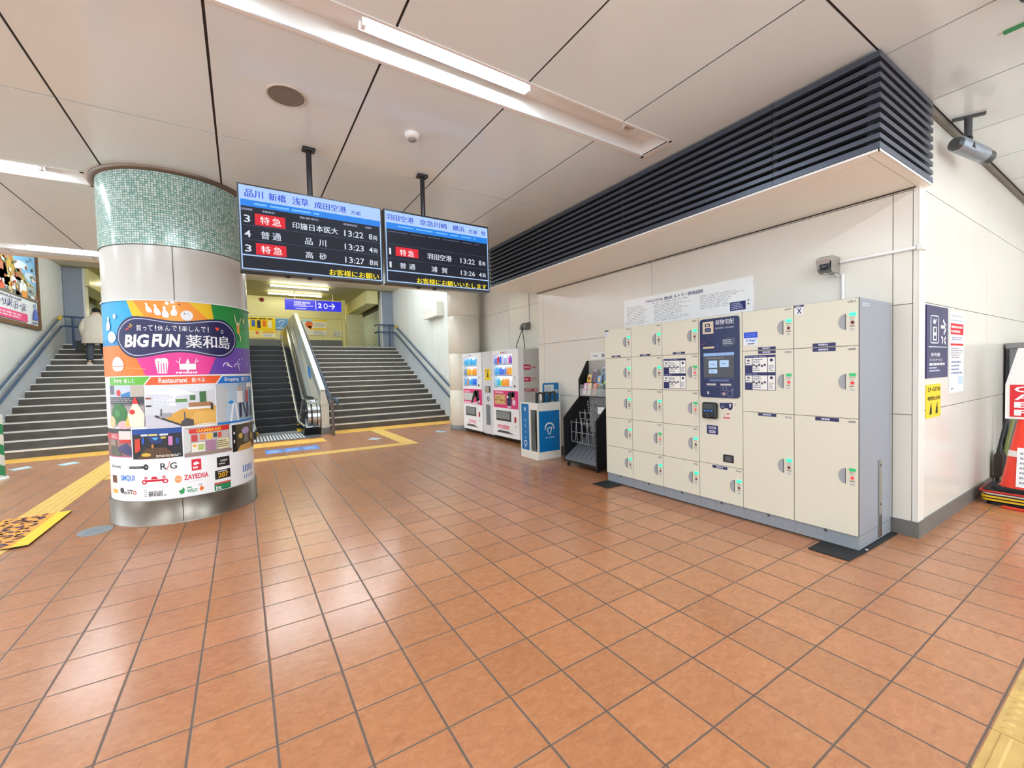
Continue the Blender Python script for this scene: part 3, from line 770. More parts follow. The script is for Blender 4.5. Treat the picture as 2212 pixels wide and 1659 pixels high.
photo(-0.322, 0.265, 0.975, 1.397, (214, 214, 222), [('p', [(0, .78), (1, .86), (1, 1), (0, 1)], (226, 230, 238)), ('p', [(.3, .72), (.7, .78), (.4, .92), (.1, .85)], (240, 244, 250)), ('r', (.1, .5, .42, .78), (236, 240, 250)), ('g', (.1, .5, .42, .78), (190, 194, 214), 8), ('r', (.42, .56, .58, .66), (90, 140, 70)), ('r', (.62, .62, .7, .74), (70, 110, 60)), ('r', (.76, .56, .86, .82), (50, 104, 46)), ('r', (.42, .46, .6, .58), (206, 210, 220)), ('r', (.0, .68, .08, .72), (150, 70, 50)), ('r', (0, .5, .08, .54), (70, 70, 80)),
    ('p', [(.1, 0), (1, 0), (1, .46), (.5, .42), (.34, .28)], (214, 160, 62)), ('p', [(.6, .1), (1, .0), (1, .3), (.7, .36)], (226, 176, 84)), ('r', (.6, .46, .94, .56), (166, 110, 66)), ('r', (.58, .4, .94, .45), (236, 232, 226)), ('r', (.92, .36, .96, .52), (50, 44, 40)), ('p', [(.0, 0), (.5, 0), (.1, .3), (0, .3)], (202, 200, 212)),
    ('p', [(.12, .26), (.5, -0.0), (.56, -0.0), (.14, .3)], (44, 42, 44)), ('p', [(.19, .22), (.36, .25), (.36, .34), (.2, .34)], (160, 156, 160)), ('r', (.21, .28, .225, .44), (40, 40, 44)), ('p', [(.48, .0), (.66, .0), (.66, .14), (.56, .2), (.48, .1)], (70, 62, 60)), ('r', (.53, .08, .545, .34), (60, 70, 100)), ('r', (.7, .01, .98, .03), (240, 236, 230))])
photo(0.277, 0.95, 0.955, 1.392, (176, 196, 214), [('p', [(0, 0), (.12, 0), (.2, .9), (0, 1)], (188, 190, 192)), ('r', (.4, 0, 1, 1), (150, 172, 190)), ('p', [(.2, 0), (.24, 0), (.3, .55), (.27, .55)], (244, 244, 248)), ('p', [(.36, .0), (.4, .0), (.34, .5), (.31, .5)], (244, 244, 248)), ('d', (.24, .53), .05, .04, (40, 140, 216)),
    ('r', (.36, .5, .5, .8), (236, 234, 236)), ('d', (.43, .86), .04, .05, (210, 170, 140)), ('r', (.4, .12, .46, .5), (34, 36, 60)), ('p', [(.48, .5), (.52, .5), (.62, .1), (.57, .1)], (34, 36, 60)), ('r', (.58, .5, .68, .8), (176, 66, 70)), ('d', (.63, .86), .035, .05, (216, 170, 140)), ('r', (.6, .12, .67, .5), (40, 44, 80)), ('r', (.74, .4, .86, .8), (86, 130, 170)), ('d', (.8, .87), .035, .05, (216, 170, 140)), ('r', (.75, .1, .84, .4), (60, 64, 84)), ('p', [(.6, .9), (.85, .9), (.8, 1), (.64, 1)], (240, 240, 240)),
    ('r', (0, 0, 1, .05), (20, 124, 206))])
photo(-0.98, -0.483, 0.69, 0.974, (150, 110, 104), [('r', (0, .8, 1, 1), (40, 40, 46)), ('r', (0, .62, .7, .84), (206, 66, 78)), ('t', (.42, .65, .66, .8), (240, 200, 204), 'ABUL'), ('r', (.7, .62, 1, .92), (226, 214, 210)), ('r', (.72, .5, .98, .62), (206, 44, 40)), ('p', [(.6, .3), (.9, .5), (1, .3), (1, .05), (.85, .1)], (66, 62, 110)), ('p', [(.38, 0), (.8, 0), (.62, .36), (.4, .4)], (92, 96, 84)), ('r', (.4, .4, .6, .62), (160, 140, 130)), ('r', (0, 0, 1, .04), (190, 90, 130))])
photo(-0.47, -0.036, 0.668, 0.968, (22, 22, 30), [('r', (.0, .82, 1, 1), (24, 70, 150)), ('p', [(.3, .82), (.7, .82), (.6, .5), (.42, .5)], (30, 50, 110)), ('r', (.2, .76, .34, .82), (226, 226, 226)), ('r', (.36, .76, .54, .82), (226, 200, 120)), ('r', (.58, .76, .74, .82), (226, 226, 226)), ('p', [(.06, .2), (.18, .3), (.18, .7), (.06, .66)], (206, 60, 34)), ('r', (.22, .5, .27, .72), (44, 90, 190)), ('r', (.74, .42, .82, .72), (206, 130, 190)), ('r', (.6, .66, .7, .72), (226, 196, 60)), ('p', [(.42, .7), (.5, .6), (.56, .7)], (90, 180, 236)), ('p', [(.1, 0), (.9, 0), (.7, .36), (.3, .36)], (84, 56, 28)), ('d', (.3, .14), .1, .06, (216, 176, 60)), ('d', (.44, .42), .03, .07, (190, 120, 60)), ('r', (.88, .45, .94, .65), (40, 70, 150)), ('g', (.5, .04, .98, .12), (236, 232, 220), 2)])
photo(-0.024, 0.418, 0.655, 0.955, (176, 170, 162), [('p', [(0, .1), (.12, .2), (.12, .9), (0, 1)], (206, 206, 204)), ('p', [(.1, .78), (.96, .8), (.96, .97), (.1, .94)], (206, 40, 34)), ('t', (.24, .81, .76, .92), (246, 196, 40), 'GAMERAD'), ('r', (.12, .5, .94, .78), (196, 184, 180)), ('r', (.14, .5, .26, .74), (190, 60, 54)), ('r', (.3, .54, .42, .74), (226, 130, 50)), ('r', (.44, .54, .56, .74), (240, 190, 60)), ('r', (.58, .58, .66, .74), (50, 70, 74)), ('r', (.68, .56, .76, .74), (216, 74, 60)), ('r', (.14, .14, .4, .46), (232, 232, 216)), ('d', (.2, .36), .04, .05, (240, 160, 60)), ('r', (.26, .2, .38, .4), (176, 190, 110)), ('r', (.42, .14, .62, .5), (166, 120, 150)), ('r', (.66, .14, .94, .5), (226, 216, 170)), ('g', (.66, .2, .94, .46), (120, 100, 70), 4), ('r', (.0, .0, 1, .12), (150, 128, 118)), ('r', (.95, .1, 1, .95), (226, 226, 226))])
photo(0.434, 0.96, 0.63, 0.93, (74, 66, 44), [('r', (0, 0, .1, 1), (22, 20, 20)), ('d', (.05, .7), .02, .05, (240, 240, 240)), ('r', (.03, .34, .06, .44), (240, 240, 240)), ('d', (.4, .72), .14, .14, (176, 150, 196)), ('p', [(.3, .3), (.5, .3), (.46, .62), (.36, .62)], (128, 120, 120)), ('d', (.22, .56), .06, .1, (206, 176, 90)), ('p', [(.1, 0), (.7, 0), (.6, .26), (.2, .2)], (206, 160, 84)), ('d', (.66, .46), .07, .16, (180, 150, 90)), ('r', (.74, .1, 1, .3), (150, 40, 34))])
# shop marks on the white foot of the poster
A = Art(cm, 0.0004, 0.03); A.up(2)
INK = (40, 42, 50)
A.rect(-0.52, 0.575, -0.36, 0.598, INK); A.disc(-0.352, 0.587, 0.024, 0.03, INK); A.up(); A.disc(-0.35, 0.587, 0.006, 0.007, WHT); A.greek(-0.51, 0.582, -0.38, 0.593, 1, (150, 156, 166)); A.l -= 1
A.text('R', -0.226, 0.552, -0.172, 0.617, INK, 0.015); A.line([(-0.172, 0.548), (-0.146, 0.628)], 0.006, (206, 70, 60)); A.text('G', -0.148, 0.552, -0.09, 0.617, INK, 0.015); A.rect(-0.2, 0.534, -0.105, 0.537, (230, 170, 150))
A.rect(0.03, 0.508, 0.112, 0.625, (214, 22, 48)); A.up(); A.disc(0.07, 0.57, 0.026, 0.028, WHT, a0=0, a1=PI); A.rect(0.052, 0.563, 0.072, 0.575, WHT); A.greek(0.042, 0.525, 0.103, 0.55, 1, WHT, 0.8); A.l -= 1
A.rect(0.255, 0.5, 0.39, 0.606, (28, 28, 30)); A.up(); A.text('COSUP', 0.29, 0.555, 0.365, 0.577, WHT, 0.02); A.greek(0.275, 0.527, 0.375, 0.54, 1, (220, 220, 220), 0.9); A.l -= 1
A.text('the muuq', -0.80, 0.572, -0.635, 0.61, (90, 88, 100), 0.02)
A.rect(-0.80, 0.425, -0.705, 0.5, (110, 60, 40)); A.rect(-0.80, 0.32, -0.70, 0.36, (250, 190, 90))
A.text('SMQUI', -0.635, 0.445, -0.47, 0.51, (52, 128, 226), 0.03)
A.rect(-0.37, 0.438, -0.195, 0.458, (206, 24, 50)); 
for u in (-0.372, -0.19): A.ring(u, 0.438, 0.024, 0.012, (206, 24, 50)); A.ring(u + (0.014 if u < -0.3 else -0.01), 0.478, 0.014, 0.008, (206, 24, 50))
A.disc(-0.282, 0.462, 0.03, 0.028, (206, 24, 50), a0=0, a1=PI)
A.disc(-0.084, 0.44, 0.028, 0.036, (240, 140, 66)); A.up(); A.ring(-0.084, 0.44, 0.02, 0.004, (250, 220, 190)); A.rect(-0.1, 0.436, -0.068, 0.444, (250, 220, 190)); A.l -= 1
A.text('ZAYEDIIA', -0.036, 0.422, 0.172, 0.474, (214, 30, 58), 0.03); A.rect(-0.01, 0.4, 0.12, 0.403, (200, 200, 206))
A.rect(0.232, 0.372, 0.394, 0.468, (24, 24, 24)); A.up(); A.text('207', 0.262, 0.385, 0.37, 0.44, (230, 170, 40), 0.03); A.greek(0.26, 0.445, 0.36, 0.46, 1, (210, 206, 200), 0.9); A.l -= 1
A.text('e', -0.658, 0.325, -0.60, 0.384, INK, 0.04); A.text('pυiT', -0.598, 0.31, -0.495, 0.355, (80, 30, 30), 0.03); A.rect(-0.56, 0.357, -0.49, 0.365, INK); A.ring(-0.475, 0.334, 0.02, 0.009, (210, 80, 60))
for k in range(4):
    for j in range(2): A.rect(-0.378 + 0.014 * j, 0.29 + 0.02 * k, -0.37 + 0.014 * j, 0.296 + 0.02 * k, INK)
A.text('韻泊居', -0.34, 0.29, -0.215, 0.345, INK, 0.02); A.rect(-0.205, 0.292, -0.187, 0.3, INK)
A.poly([(-0.085, 0.32), (-0.06, 0.33), (-0.045, 0.352), (-0.035, 0.33), (-0.04, 0.29), (-0.07, 0.283)], (30, 150, 80)); A.text('WILD', -0.018, 0.29, 0.07, 0.325, (30, 150, 80), 0.03); A.greek(-0.015, 0.335, 0.045, 0.348, 1, (30, 150, 80), 0.9); A.poly([(0.085, 0.31), (0.105, 0.345), (0.13, 0.31), (0.105, 0.285)], (240, 120, 40)); A.line([(0.08, 0.352), (0.11, 0.36)], 0.006, INK)
A.rect(0.222, 0.255, 0.392, 0.318, (22, 120, 76)); A.rect(0.222, 0.318, 0.392, 0.338, (196, 80, 70)); A.up(); A.text('brec', 0.236, 0.262, 0.29, 0.31, WHT, 0.03); A.greek(0.295, 0.265, 0.385, 0.31, 1, (40, 150, 100), 0.7); A.l -= 1
for k in range(6): A.rect(0.57 + 0.035 * k, 0.375, 0.588 + 0.035 * k, 0.455, (60, 110, 200)); A.rect(0.585 + 0.035 * k, 0.30, 0.6 + 0.035 * k, 0.345, (130, 160, 214))
A.build('logo_strip', PRINT, wrap)
b = MB(); b.lathe([(RW + 0.012, 2.236), (RW + 0.012, 2.247), (RC, 2.247)], (CX, CY, 0), 72); b.build('top_edge', WHITE, wrap)

# ================================================================== DEPARTURE BOARDS
YB = 2.07
LB = (176, 208, 252); BLU = (28, 132, 236); DK = (15, 17, 32); BTXT = (32, 62, 214); LW = (222, 230, 244)
def board(x0, x1, z0, z1, xp, label, draw):
    t = thing('departure_board', label, 'departure board', ((x0 + x1) / 2, YB + 0.05, ZC))
    b = MB(); b.box(x0, x1, YB, YB + 0.11, z0, z1); b.build('housing', mat('board_black', (24, 24, 30), 0.3), t, bevel=0.004)
    A = Art(on_y(YB), 0.0008); A.up(); A.rect(x0 + 0.012, z0 + 0.02, x1 - 0.012, z1 - 0.014, DK); A.up(); draw(A); A.build('screen', SCREEN, t)
    b = MB(); b.tube([(xp, YB + 0.06, z1 - 0.005), (xp, YB + 0.06, ZC - 0.03)], 0.024, 16); p = b.build('hanging_pole', mat('pole_black', (26, 26, 32), 0.35), t)
    b = MB(); b.box(xp - 0.055, xp + 0.055, YB + 0.02, YB + 0.1, ZC - 0.03, ZC - 0.001); b.build('pole_flange', mat('pole_black'), p, bevel=0.008)
    for xx in (x0 + 0.45 * (x1 - x0), x0 + 0.3 * (x1 - x0)):
        b = MB(); b.lathe([(0.022, 0), (0.02, -0.014), (0.0, -0.02)], (xx, YB + 0.05, z0), 14); b.build('vent_cap', BLACK, t)
    return t
def frame_lines(A, x0, x1, z0, z1, hdr, hb, zl, w=0.009):
    A.rect(x0 + 0.012, hdr, x1 - 0.012, z1 - 0.014, LB); A.rect(x0 + 0.02, hb, x1 - 0.014, hdr, BLU)
    for z in (zl,): A.rect(x0 + 0.014, z, x1 - 0.014, z + 0.011, LB)
    A.rect(x0 + 0.012, z0 + 0.02, x0 + 0.021, hdr, LB); A.rect(x1 - 0.021, z0 + 0.02, x1 - 0.012, hdr, LB); A.rect(x0 + 0.012, z0 + 0.02, x1 - 0.012, z0 + 0.03, LB)
def left_board(A):
    frame_lines(A, -0.34, 0.86, 2.355, 3.095, 2.962, 2.907, 2.49)
    A.up()
    for s, a, c, zt in (('品川', -0.287, -0.15, 3.05), ('新橋', -0.11, 0.025, 3.05), ('浅草', 0.075, 0.205, 3.05), ('成田空港', 0.252, 0.53, 3.045), ('方面', 0.57, 0.66, 3.022)): A.text(s, a, 2.985, c, zt, BTXT, 0.012)
    A.greek(-0.22, 2.92, 0.55, 2.948, 1, (120, 190, 250), 0.6)
    for a, c in ((-0.315, -0.22), (-0.16, -0.03), (0.13, 0.36), (0.50, 0.64), (0.7, 0.78)): A.greek(a, 2.868, c, 2.892, 1, (140, 146, 170), 0.7)
    for z in (2.745, 2.625): A.rect(-0.32, z, 0.84, z + 0.004, (66, 74, 104))
    for z0, z1, p, k, d, tm, cars in ((2.77, 2.832, '3', 1, '印旛日本医大', '13:22', '8'), (2.645, 2.705, '4', 0, '品川', '13:23', '4'), (2.522, 2.582, '3', 1, '高砂', '13:27', '8')):
        A.text(p, -0.299, z0, -0.252, z1, LW, 0.012)
        if k: A.rect(-0.219, z0 - 0.014, 0.012, z1 + 0.022, (226, 24, 44)); A.up(); A.text('特', -0.18, z0, -0.11, z1 + .004, (255, 240, 240), 0.014); A.text('急', -0.09, z0, -0.02, z1 + .004, (255, 240, 240), 0.014); A.l -= 1
        else: A.text('普', -0.18, z0, -0.112, z1 + .004, LW, 0.01); A.text('通', -0.092, z0, -0.025, z1 + .004, LW, 0.01)
        if len(d) > 2: A.text(d, 0.067, z0 + .002, 0.45, z1, LW, 0.01)
        else: A.text(d[0], 0.165, z0, 0.228, z1, LW, 0.01); A.text(d[1], 0.28, z0, 0.342, z1, LW, 0.01)
        A.text(tm[:2], 0.505, z0 - .002, 0.575, z1 - .006, LW, 0.006); A.text(tm[2:], 0.585, z0 - .002, 0.68, z1 - .006, LW, 0.006); A.text(cars, 0.731, z0, 0.765, z1 - .008, LW, 0.008); A.text('両', 0.772, z0 - .002, 0.812, z0 + 0.042, LW, 0.006)
    A.text('お客様にお願い', 0.36, 2.387, 0.818, 2.446, (250, 226, 20), 0.02)
def right_board(A):
    frame_lines(A, 0.885, 2.07, 2.36, 3.095, 2.968, 2.905, 2.486)
    A.up()
    for s, a, c in (('羽田空港', 0.904, 1.19), ('京急川崎', 1.256, 1.56), ('横浜', 1.626, 1.77)): A.text(s, a, 2.994, c, 3.052, BTXT, 0.012)
    A.text('方面', 1.816, 2.994, 1.925, 3.038, BTXT, 0.01); A.text('他', 1.975, 2.994, 2.03, 3.042, BTXT, 0.01)
    A.greek(1.02, 2.93, 1.95, 2.952, 1, (120, 190, 250), 0.6); A.greek(0.92, 2.872, 1.95, 2.888, 1, (86, 94, 120), 0.5)
    for z in (2.752, 2.612): A.rect(0.905, z, 2.05, z + 0.004, (66, 74, 104))
    for z0, z1, k, d, tm, cars in ((2.652, 2.714, 1, '羽田空港', '13:22', '8'), (2.522, 2.58, 0, '浦賀', '13:26', '4')):
        A.text('1', 0.926, z0, 0.946, z1, LW, 0.0)
        if k: A.rect(0.991, z0 - 0.008, 1.229, z1 + 0.022, (226, 24, 44)); A.up(); A.text('特', 1.034, z0, 1.10, z1, (255, 240, 240), 0.014); A.text('急', 1.118, z0, 1.184, z1, (255, 240, 240), 0.014); A.l -= 1; A.text(d, 1.325, z0, 1.604, z1, LW, 0.01)
        else: A.text('普', 1.03, z0, 1.097, z1, LW, 0.01); A.text('通', 1.125, z0, 1.193, z1, LW, 0.01); A.text(d[0], 1.367, z0, 1.435, z1, LW, 0.01); A.text(d[1], 1.484, z0, 1.552, z1, LW, 0.01)
        A.text(tm[:2], 1.71, z0, 1.78, z1 - .006, LW, 0.006); A.text(tm[2:], 1.79, z0, 1.885, z1 - .006, LW, 0.006); A.text(cars, 1.936, z0, 1.97, z1 - .006, LW, 0.008); A.text('両', 1.98, z0, 2.02, z0 + 0.045, LW, 0.006)
    A.text('お客様にお願いいたします', 1.204, 2.388, 2.03, 2.446, (250, 226, 20), 0.02)
board(-0.34, 0.86, 2.355, 3.095, 0.23, 'left departure board with three trains listed, hanging beside the mosaic column', left_board)
board(0.885, 2.07, 2.36, 3.1, 1.32, 'right departure board with two trains listed and an empty top row', right_board)

# ================================================================== COIN LOCKERS
XF = 3.578                       # door fronts
INKL = (60, 62, 84); NVY = (28, 31, 86)
LGREEN = mat('lamp_green', (40, 220, 150), 0.3, emit=(40, 236, 160), es=1.2)
LGREEN2 = mat('lamp_green_dim', (40, 160, 96), 0.3, emit=(40, 170, 100), es=0.45)
LRED = mat('lamp_red', (240, 40, 50), 0.3, emit=(250, 40, 54), es=1.2)
LRED2 = mat('lamp_red_off', (110, 22, 36), 0.3)
RECESS = mat('handle_recess', (158, 160, 164), 0.45)
LCASE = mat('locker_side_grey', (146, 150, 158), 0.42)
KICK = mat('locker_kick_grey', (142, 147, 154), 0.42)

def instruction_sheet(A, y0, y1, z0, z1):
    """how-to sheet, y0 > y1 (left to right)"""
    q = lambda fu, fv: (-(y0 + (y1 - y0) * fu), z0 + (z1 - z0) * fv)
    def R(a, b_, c, d, colr): p, r = q(a, b_), q(c, d); A.rect(p[0], p[1], r[0], r[1], colr)
    def G(a, b_, c, d, rows, colr): p, r = q(a, b_), q(c, d); A.greek(p[0], p[1], r[0], r[1], rows, colr, 0.45)
    R(0, 0, 1, 1, NVY); A.up()
    R(.26, .51, .74, .93, (240, 238, 232)); R(.76, .51, .985, .93, (240, 238, 232)); R(.02, .72, .24, .93, (240, 238, 232))
    R(.26, .015, .74, .42, (240, 238, 232)); R(.76, .015, .985, .42, (240, 238, 232)); R(.02, .22, .24, .42, (240, 238, 232))
    A.up(); G(.03, .94, .95, .985, 1, (150, 156, 200)); G(.03, .44, .5, .48, 1, (150, 156, 200))
    for z in (.52, .025):
        G(.28, z + .24, .6, z + .38, 3, (120, 124, 140)); G(.28, z + .02, .55, z + .14, 2, (120, 124, 140)); G(.78, z + .02, .96, z + .2, 4, (120, 124, 140)); G(.04, z + .22, .2, z + .28, 1, (90, 94, 120))
        for k in range(5):
            a, c = q(.3 + .09 * k, z + .2 - .03 * (k % 2)); A.disc(a, c, .012, .012, (80, 84, 100), 6)
        a, c = q(.87, z + .33); A.disc(a, c, .014, .014, NVY, 8); a, c = q(.12, z + .33); A.rect(a - .012, c - .008, a + .012, c + .01, (90, 94, 120))
    A.up()

def door(parent, ya, yb, za, zb, number, red=False, strips=(), sheet=None, extra=None):
    g = 0.0022
    b = MB(); b.box(XF, XF + 0.022, yb + g, ya - g, za + g, zb - g)
    d = b.build('door', CREAM, parent, bevel=0.0015, seg=1)
    zc = (za + zb) / 2 + 0.004; yr = yb + 0.083
    # scooped half-moon finger pull
    b = MB(); n = 14; rim = [(yr, zc + 0.06)] + [(yr + 0.044 * math.sin(PI * k / n), zc + 0.06 * math.cos(PI * k / n)) for k in range(1, n)] + [(yr, zc - 0.06)]
    v = [(XF - 0.004, p[0], p[1]) for p in rim] + [(XF - 0.0012, yr + 0.004, zc)]
    b.add(v, [(i, i + 1, n + 1) for i in range(n)] + [(n, 0, n + 1)], 0)
    b.box(XF - 0.0045, XF, yr - 0.002, yr + 0.001, zc - 0.06, zc + 0.06, 1)
    for i in range(n):
        p, q = rim[i], rim[i + 1]; b.add([(XF - 0.005, p[0], p[1]), (XF - 0.005, q[0], q[1]), (XF, q[0], q[1]), (XF, p[0], p[1])], [(0, 1, 2, 3)], 2)
    b.build('finger_pull', [RECESS, mat('pull_edge', (60, 62, 66), 0.5), mat('pull_rim', (206, 202, 190), 0.4)], d)
    yl = yb + 0.037
    b = MB(); b.prism([(yl - 0.021, zc + 0.042), (yl + 0.021, zc + 0.042), (yl + 0.021, zc + 0.066), (yl - 0.021, zc + 0.066)], 0, XF - 0.006, XF)
    b.build('status_lamp', LGREEN2 if red else LGREEN, d, bevel=0.004)
    b = MB(); b.lathe([(0.0155, 0.0), (0.0155, -0.006), (0.0125, -0.0075), (0.0115, -0.004)], (XF, yl, zc - 0.008), 18, axis=0); b.build('button_ring', mat('ring_pale', (206, 190, 186), 0.4), d)
    b = MB(); b.lathe([(0.0115, -0.004), (0.0085, -0.0085), (0.0, -0.0095)], (XF, yl, zc - 0.008), 16, axis=0); b.build('lock_button', LRED if red else LRED2, d)
    A = Art(on_x(XF), 0.0006)
    A.rect(-yl - 0.018, zc - 0.072, -yl + 0.018, zc - 0.048, (216, 214, 206)); A.up()
    A.greek(-yl - 0.02, zc + 0.026, -yl + 0.022, zc + 0.036, 1, (150, 110, 104), 0.5, left=False); A.greek(-yl - 0.02, zc + 0.012, -yl + 0.022, zc + 0.02, 1, (130, 150, 134), 0.5)
    A.greek(-yl - 0.02, zc - 0.04, -yl + 0.022, zc - 0.03, 1, (110, 90, 90), 0.7); A.greek(-yl - 0.016, zc - 0.068, -yl + 0.017, zc - 0.052, 2, (150, 150, 150), 0.5)
    A.text(number, -yb - 0.068, zb - 0.034, -yb - 0.018, zb - 0.018, INKL, 0.02)
    A.build('door_print', PRINT, d)
    for (yc, w, z0, z1) in strips:
        A = Art(on_x(XF), 0.0008); A.up(); A.rect(-yc - w / 2, z0, -yc + w / 2, z1, NVY); A.up(); A.greek(-yc - w * .24, z0 + (z1 - z0) * .25, -yc + w * .28, z1 - (z1 - z0) * .22, 1, (206, 206, 226), 0.9)
        A.build('size_strip', PRINT, d)
    if sheet:
        A = Art(on_x(XF), 0.0006); A.up(); instruction_sheet(A, *sheet); s = A.build('instruction_sheet', PRINT, d); s['label'] = 'navy and white sheet of small instruction pictures'
    if extra: extra(d)
    return d

def unit(y0, y1, label, group=None, kick_note=False, name='coin_locker'):
    t = thing(name, label, 'locker', (3.9, (y0 + y1) / 2, 0), group)
    b = MB(); b.box(XF + 0.024, 4.248, y1 + 0.0005, y0 - 0.0005, 0.12, 1.95); b.build('cabinet', LCASE, t, bevel=0.002, seg=1)
    b = MB(); b.box(XF + 0.018, 4.248, y1 + 0.001, y0 - 0.001, 0.012, 0.118); b.box(XF + 0.015, XF + 0.018, y0 - 0.16, y0 - 0.03, 0.05, 0.1)
    b.build('kick_plate', KICK, t)
    b = MB(); b.box(XF + 0.016, XF + 0.02, (y0 + y1) / 2 - 0.01, (y0 + y1) / 2 + 0.01, 0.09, 0.114); b.build('kick_latch', DGREY, t)
    b = MB(); b.box(XF + 0.002, XF + 0.024, y1 + 0.001, y0 - 0.001, 0.121, 1.949); b.build('door_frame', mat('locker_gap', (96, 90, 80), 0.7), t)
    return t
S5 = [0.12, 0.472, 0.836, 1.206, 1.587, 1.95]
def stickr(yc, z0, z1, draw, name='sticker'):
    def f(d):
        A = Art(on_x(XF), 0.0006); A.up(); draw(A); A.build(name, PRINT, d)
    return f
def k_mark(A):
    A.rect(-1.772, 1.86, -1.712, 1.925, (226, 228, 236)); A.rect(-1.772, 1.925, -1.708, 1.94, NVY); A.up(); A.text('人', -1.758, 1.885, -1.732, 1.918, NVY, 0.03); A.greek(-1.765, 1.866, -1.722, 1.876, 1, (150, 150, 160))
u = unit(1.78, 1.342, 'narrow five-door locker column at the left end of the locker bank')
for i in range(5):
    door(u, 1.78, 1.342, S5[i], S5[i + 1], '10%02d' % (31 + i), False, [(1.585, 0.15, 1.595, 1.615)] if i == 4 else (), None, stickr(0, 0, 0, k_mark, 'key_sticker') if i == 4 else None)
u = unit(1.342, 0.902, 'second five-door locker column from the left, fourth door lit red')
for i in range(5):
    door(u, 1.342, 0.902, S5[i], S5[i + 1], '10%02d' % (26 + i), i in (1,), [(1.135, 0.15, 1.593, 1.613)] if i == 4 else ())
u = unit(0.902, 0.456, 'five-door locker column just left of the payment console, with an instruction sheet')
for i in range(5):
    door(u, 0.902, 0.456, S5[i], S5[i + 1], '10%02d' % (21 + i), i in (2, 3), [(0.685, 0.15, 1.594, 1.615)] if i == 4 else (), (0.883, 0.602, 1.224, 1.546) if i == 3 else None)

# payment console
u = unit(0.456, 0.005, 'locker column with the navy touch-screen payment console', None, name='locker_console')
b = MB(); b.box(XF, XF + 0.022, 0.007, 0.454, 0.482, 1.948); con = b.build('console_front', CREAM, u, bevel=0.0015, seg=1)
door(u, 0.456, 0.005, 0.12, 0.48, '1018', False, [(0.235, 0.155, 0.445, 0.472)])
b = MB()
def rrect(u0, v0, u1, v1, r, n=6):
    pts = []
    for (cx, cy, a) in ((u1 - r, v0 + r, -PI / 2), (u1 - r, v1 - r, 0), (u0 + r, v1 - r, PI / 2), (u0 + r, v0 + r, PI)):
        pts += [(cx + r * math.cos(a + PI / 2 * k / n), cy + r * math.sin(a + PI / 2 * k / n)) for k in range(n + 1)]
    return pts
b.prism(rrect(0.028, 1.147, 0.43, 1.925, 0.028), 0, XF - 0.012, XF)
pan = b.build('control_panel', mat('console_navy', (17, 32, 80), 0.32), con)
XP = XF - 0.012
A = Art(on_x(XP), 0.0006)
BEI = (216, 200, 172)
A.rect(-0.398, 1.778, -0.282, 1.897, BEI); A.up(); A.rect(-0.372, 1.845, -0.318, 1.878, NVY); A.rect(-0.374, 1.795, -0.308, 1.835, NVY); A.up(); A.rect(-0.36, 1.853, -0.33, 1.868, BEI); A.rect(-0.36, 1.803, -0.322, 1.822, (90, 96, 140)); A.l -= 2
A.build('panel_logo', PRINT, pan); A = Art(on_x(XP), 0.0006)
A.text('荷物宅配', -0.263, 1.855, -0.075, 1.905, (206, 206, 216), 0.02); A.text('DELIVERY STATION', -0.262, 1.815, -0.075, 1.832, (180, 184, 200), 0.02)
A.build('panel_title', PRINT, pan); A = Art(on_x(XP), 0.0006)
A.poly([(-0.195, 1.715), (-0.065, 1.725), (-0.065, 1.668), (-0.085, 1.645), (-0.17, 1.64), (-0.195, 1.665)], (72, 80, 100)); A.up(); A.greek(-0.185, 1.66, -0.075, 1.712, 3, (190, 196, 206), 0.5); A.l -= 1
A.rect(-0.395, 1.632, -0.275, 1.65, (216, 196, 160)); A.line([(-0.41, 1.675), (-0.37, 1.688)], 0.006, (180, 60, 70)); A.rect(-0.25, 1.635, -0.23, 1.68, (24, 60, 130))
A.build('panel_stickers', PRINT, pan); A = Art(on_x(XP), 0.0006)
A.rect(-0.33, 1.306, -0.13, 1.324, (96, 112, 150)); A.rect(-0.36, 1.266, -0.262, 1.284, (196, 192, 186)); A.rect(-0.214, 1.266, -0.105, 1.284, (196, 192, 186))
A.line([(-0.392, 1.335), (-0.075, 1.335)], 0.002, (90, 104, 150)); A.line([(-0.392, 1.255), (-0.075, 1.255)], 0.002, (90, 104, 150)); A.line([(-0.215, 1.255), (-0.215, 1.16)], 0.002, (90, 104, 150)); A.rect(-0.352, 1.178, -0.334, 1.205, (206, 206, 206))
A.ring(-0.17, 1.235, 0.022, 0.004, (140, 146, 170)); A.ring(-0.12, 1.19, 0.03, 0.005, (120, 126, 150)); A.disc(-0.18, 1.185, 0.02, 0.016, (170, 150, 150)); A.line([(-0.1, 1.235), (-0.085, 1.215)], 0.005, (200, 200, 210))
A.build('coin_area', PRINT, pan)
A = Art(on_x(XP), 0.0006); A.up(2); A.rect(-0.389, 1.345, -0.074, 1.585, (88, 90, 96)); A.up(); A.rect(-0.389, 1.556, -0.074, 1.585, (150, 180, 226)); A.greek(-0.35, 1.528, -0.12, 1.54, 1, (140, 144, 150), 0.8)
for (a, c, z0, z1) in ((-0.335, -0.245, 1.44, 1.51), (-0.22, -0.128, 1.445, 1.512), (-0.333, -0.245, 1.385, 1.425)): A.rect(a, z0, c, z1, (186, 214, 246)); A.up(); A.greek(a + .02, (z0 + z1) / 2 - .008, c - .02, (z0 + z1) / 2 + .006, 1, (120, 150, 200), 0.8); A.l -= 1
A.build('touch_screen', SCREEN, pan)
b = MB(); b.box(XF - 0.05, XF, 0.243, 0.395, 0.935, 1.098); rd = b.build('card_reader', BLACK, con, bevel=0.018, seg=3)
A = Art(on_x(XF - 0.0505), 0.0006); A.up(); A.rect(-0.378, 1.035, -0.265, 1.085, (60, 66, 72)); A.up()
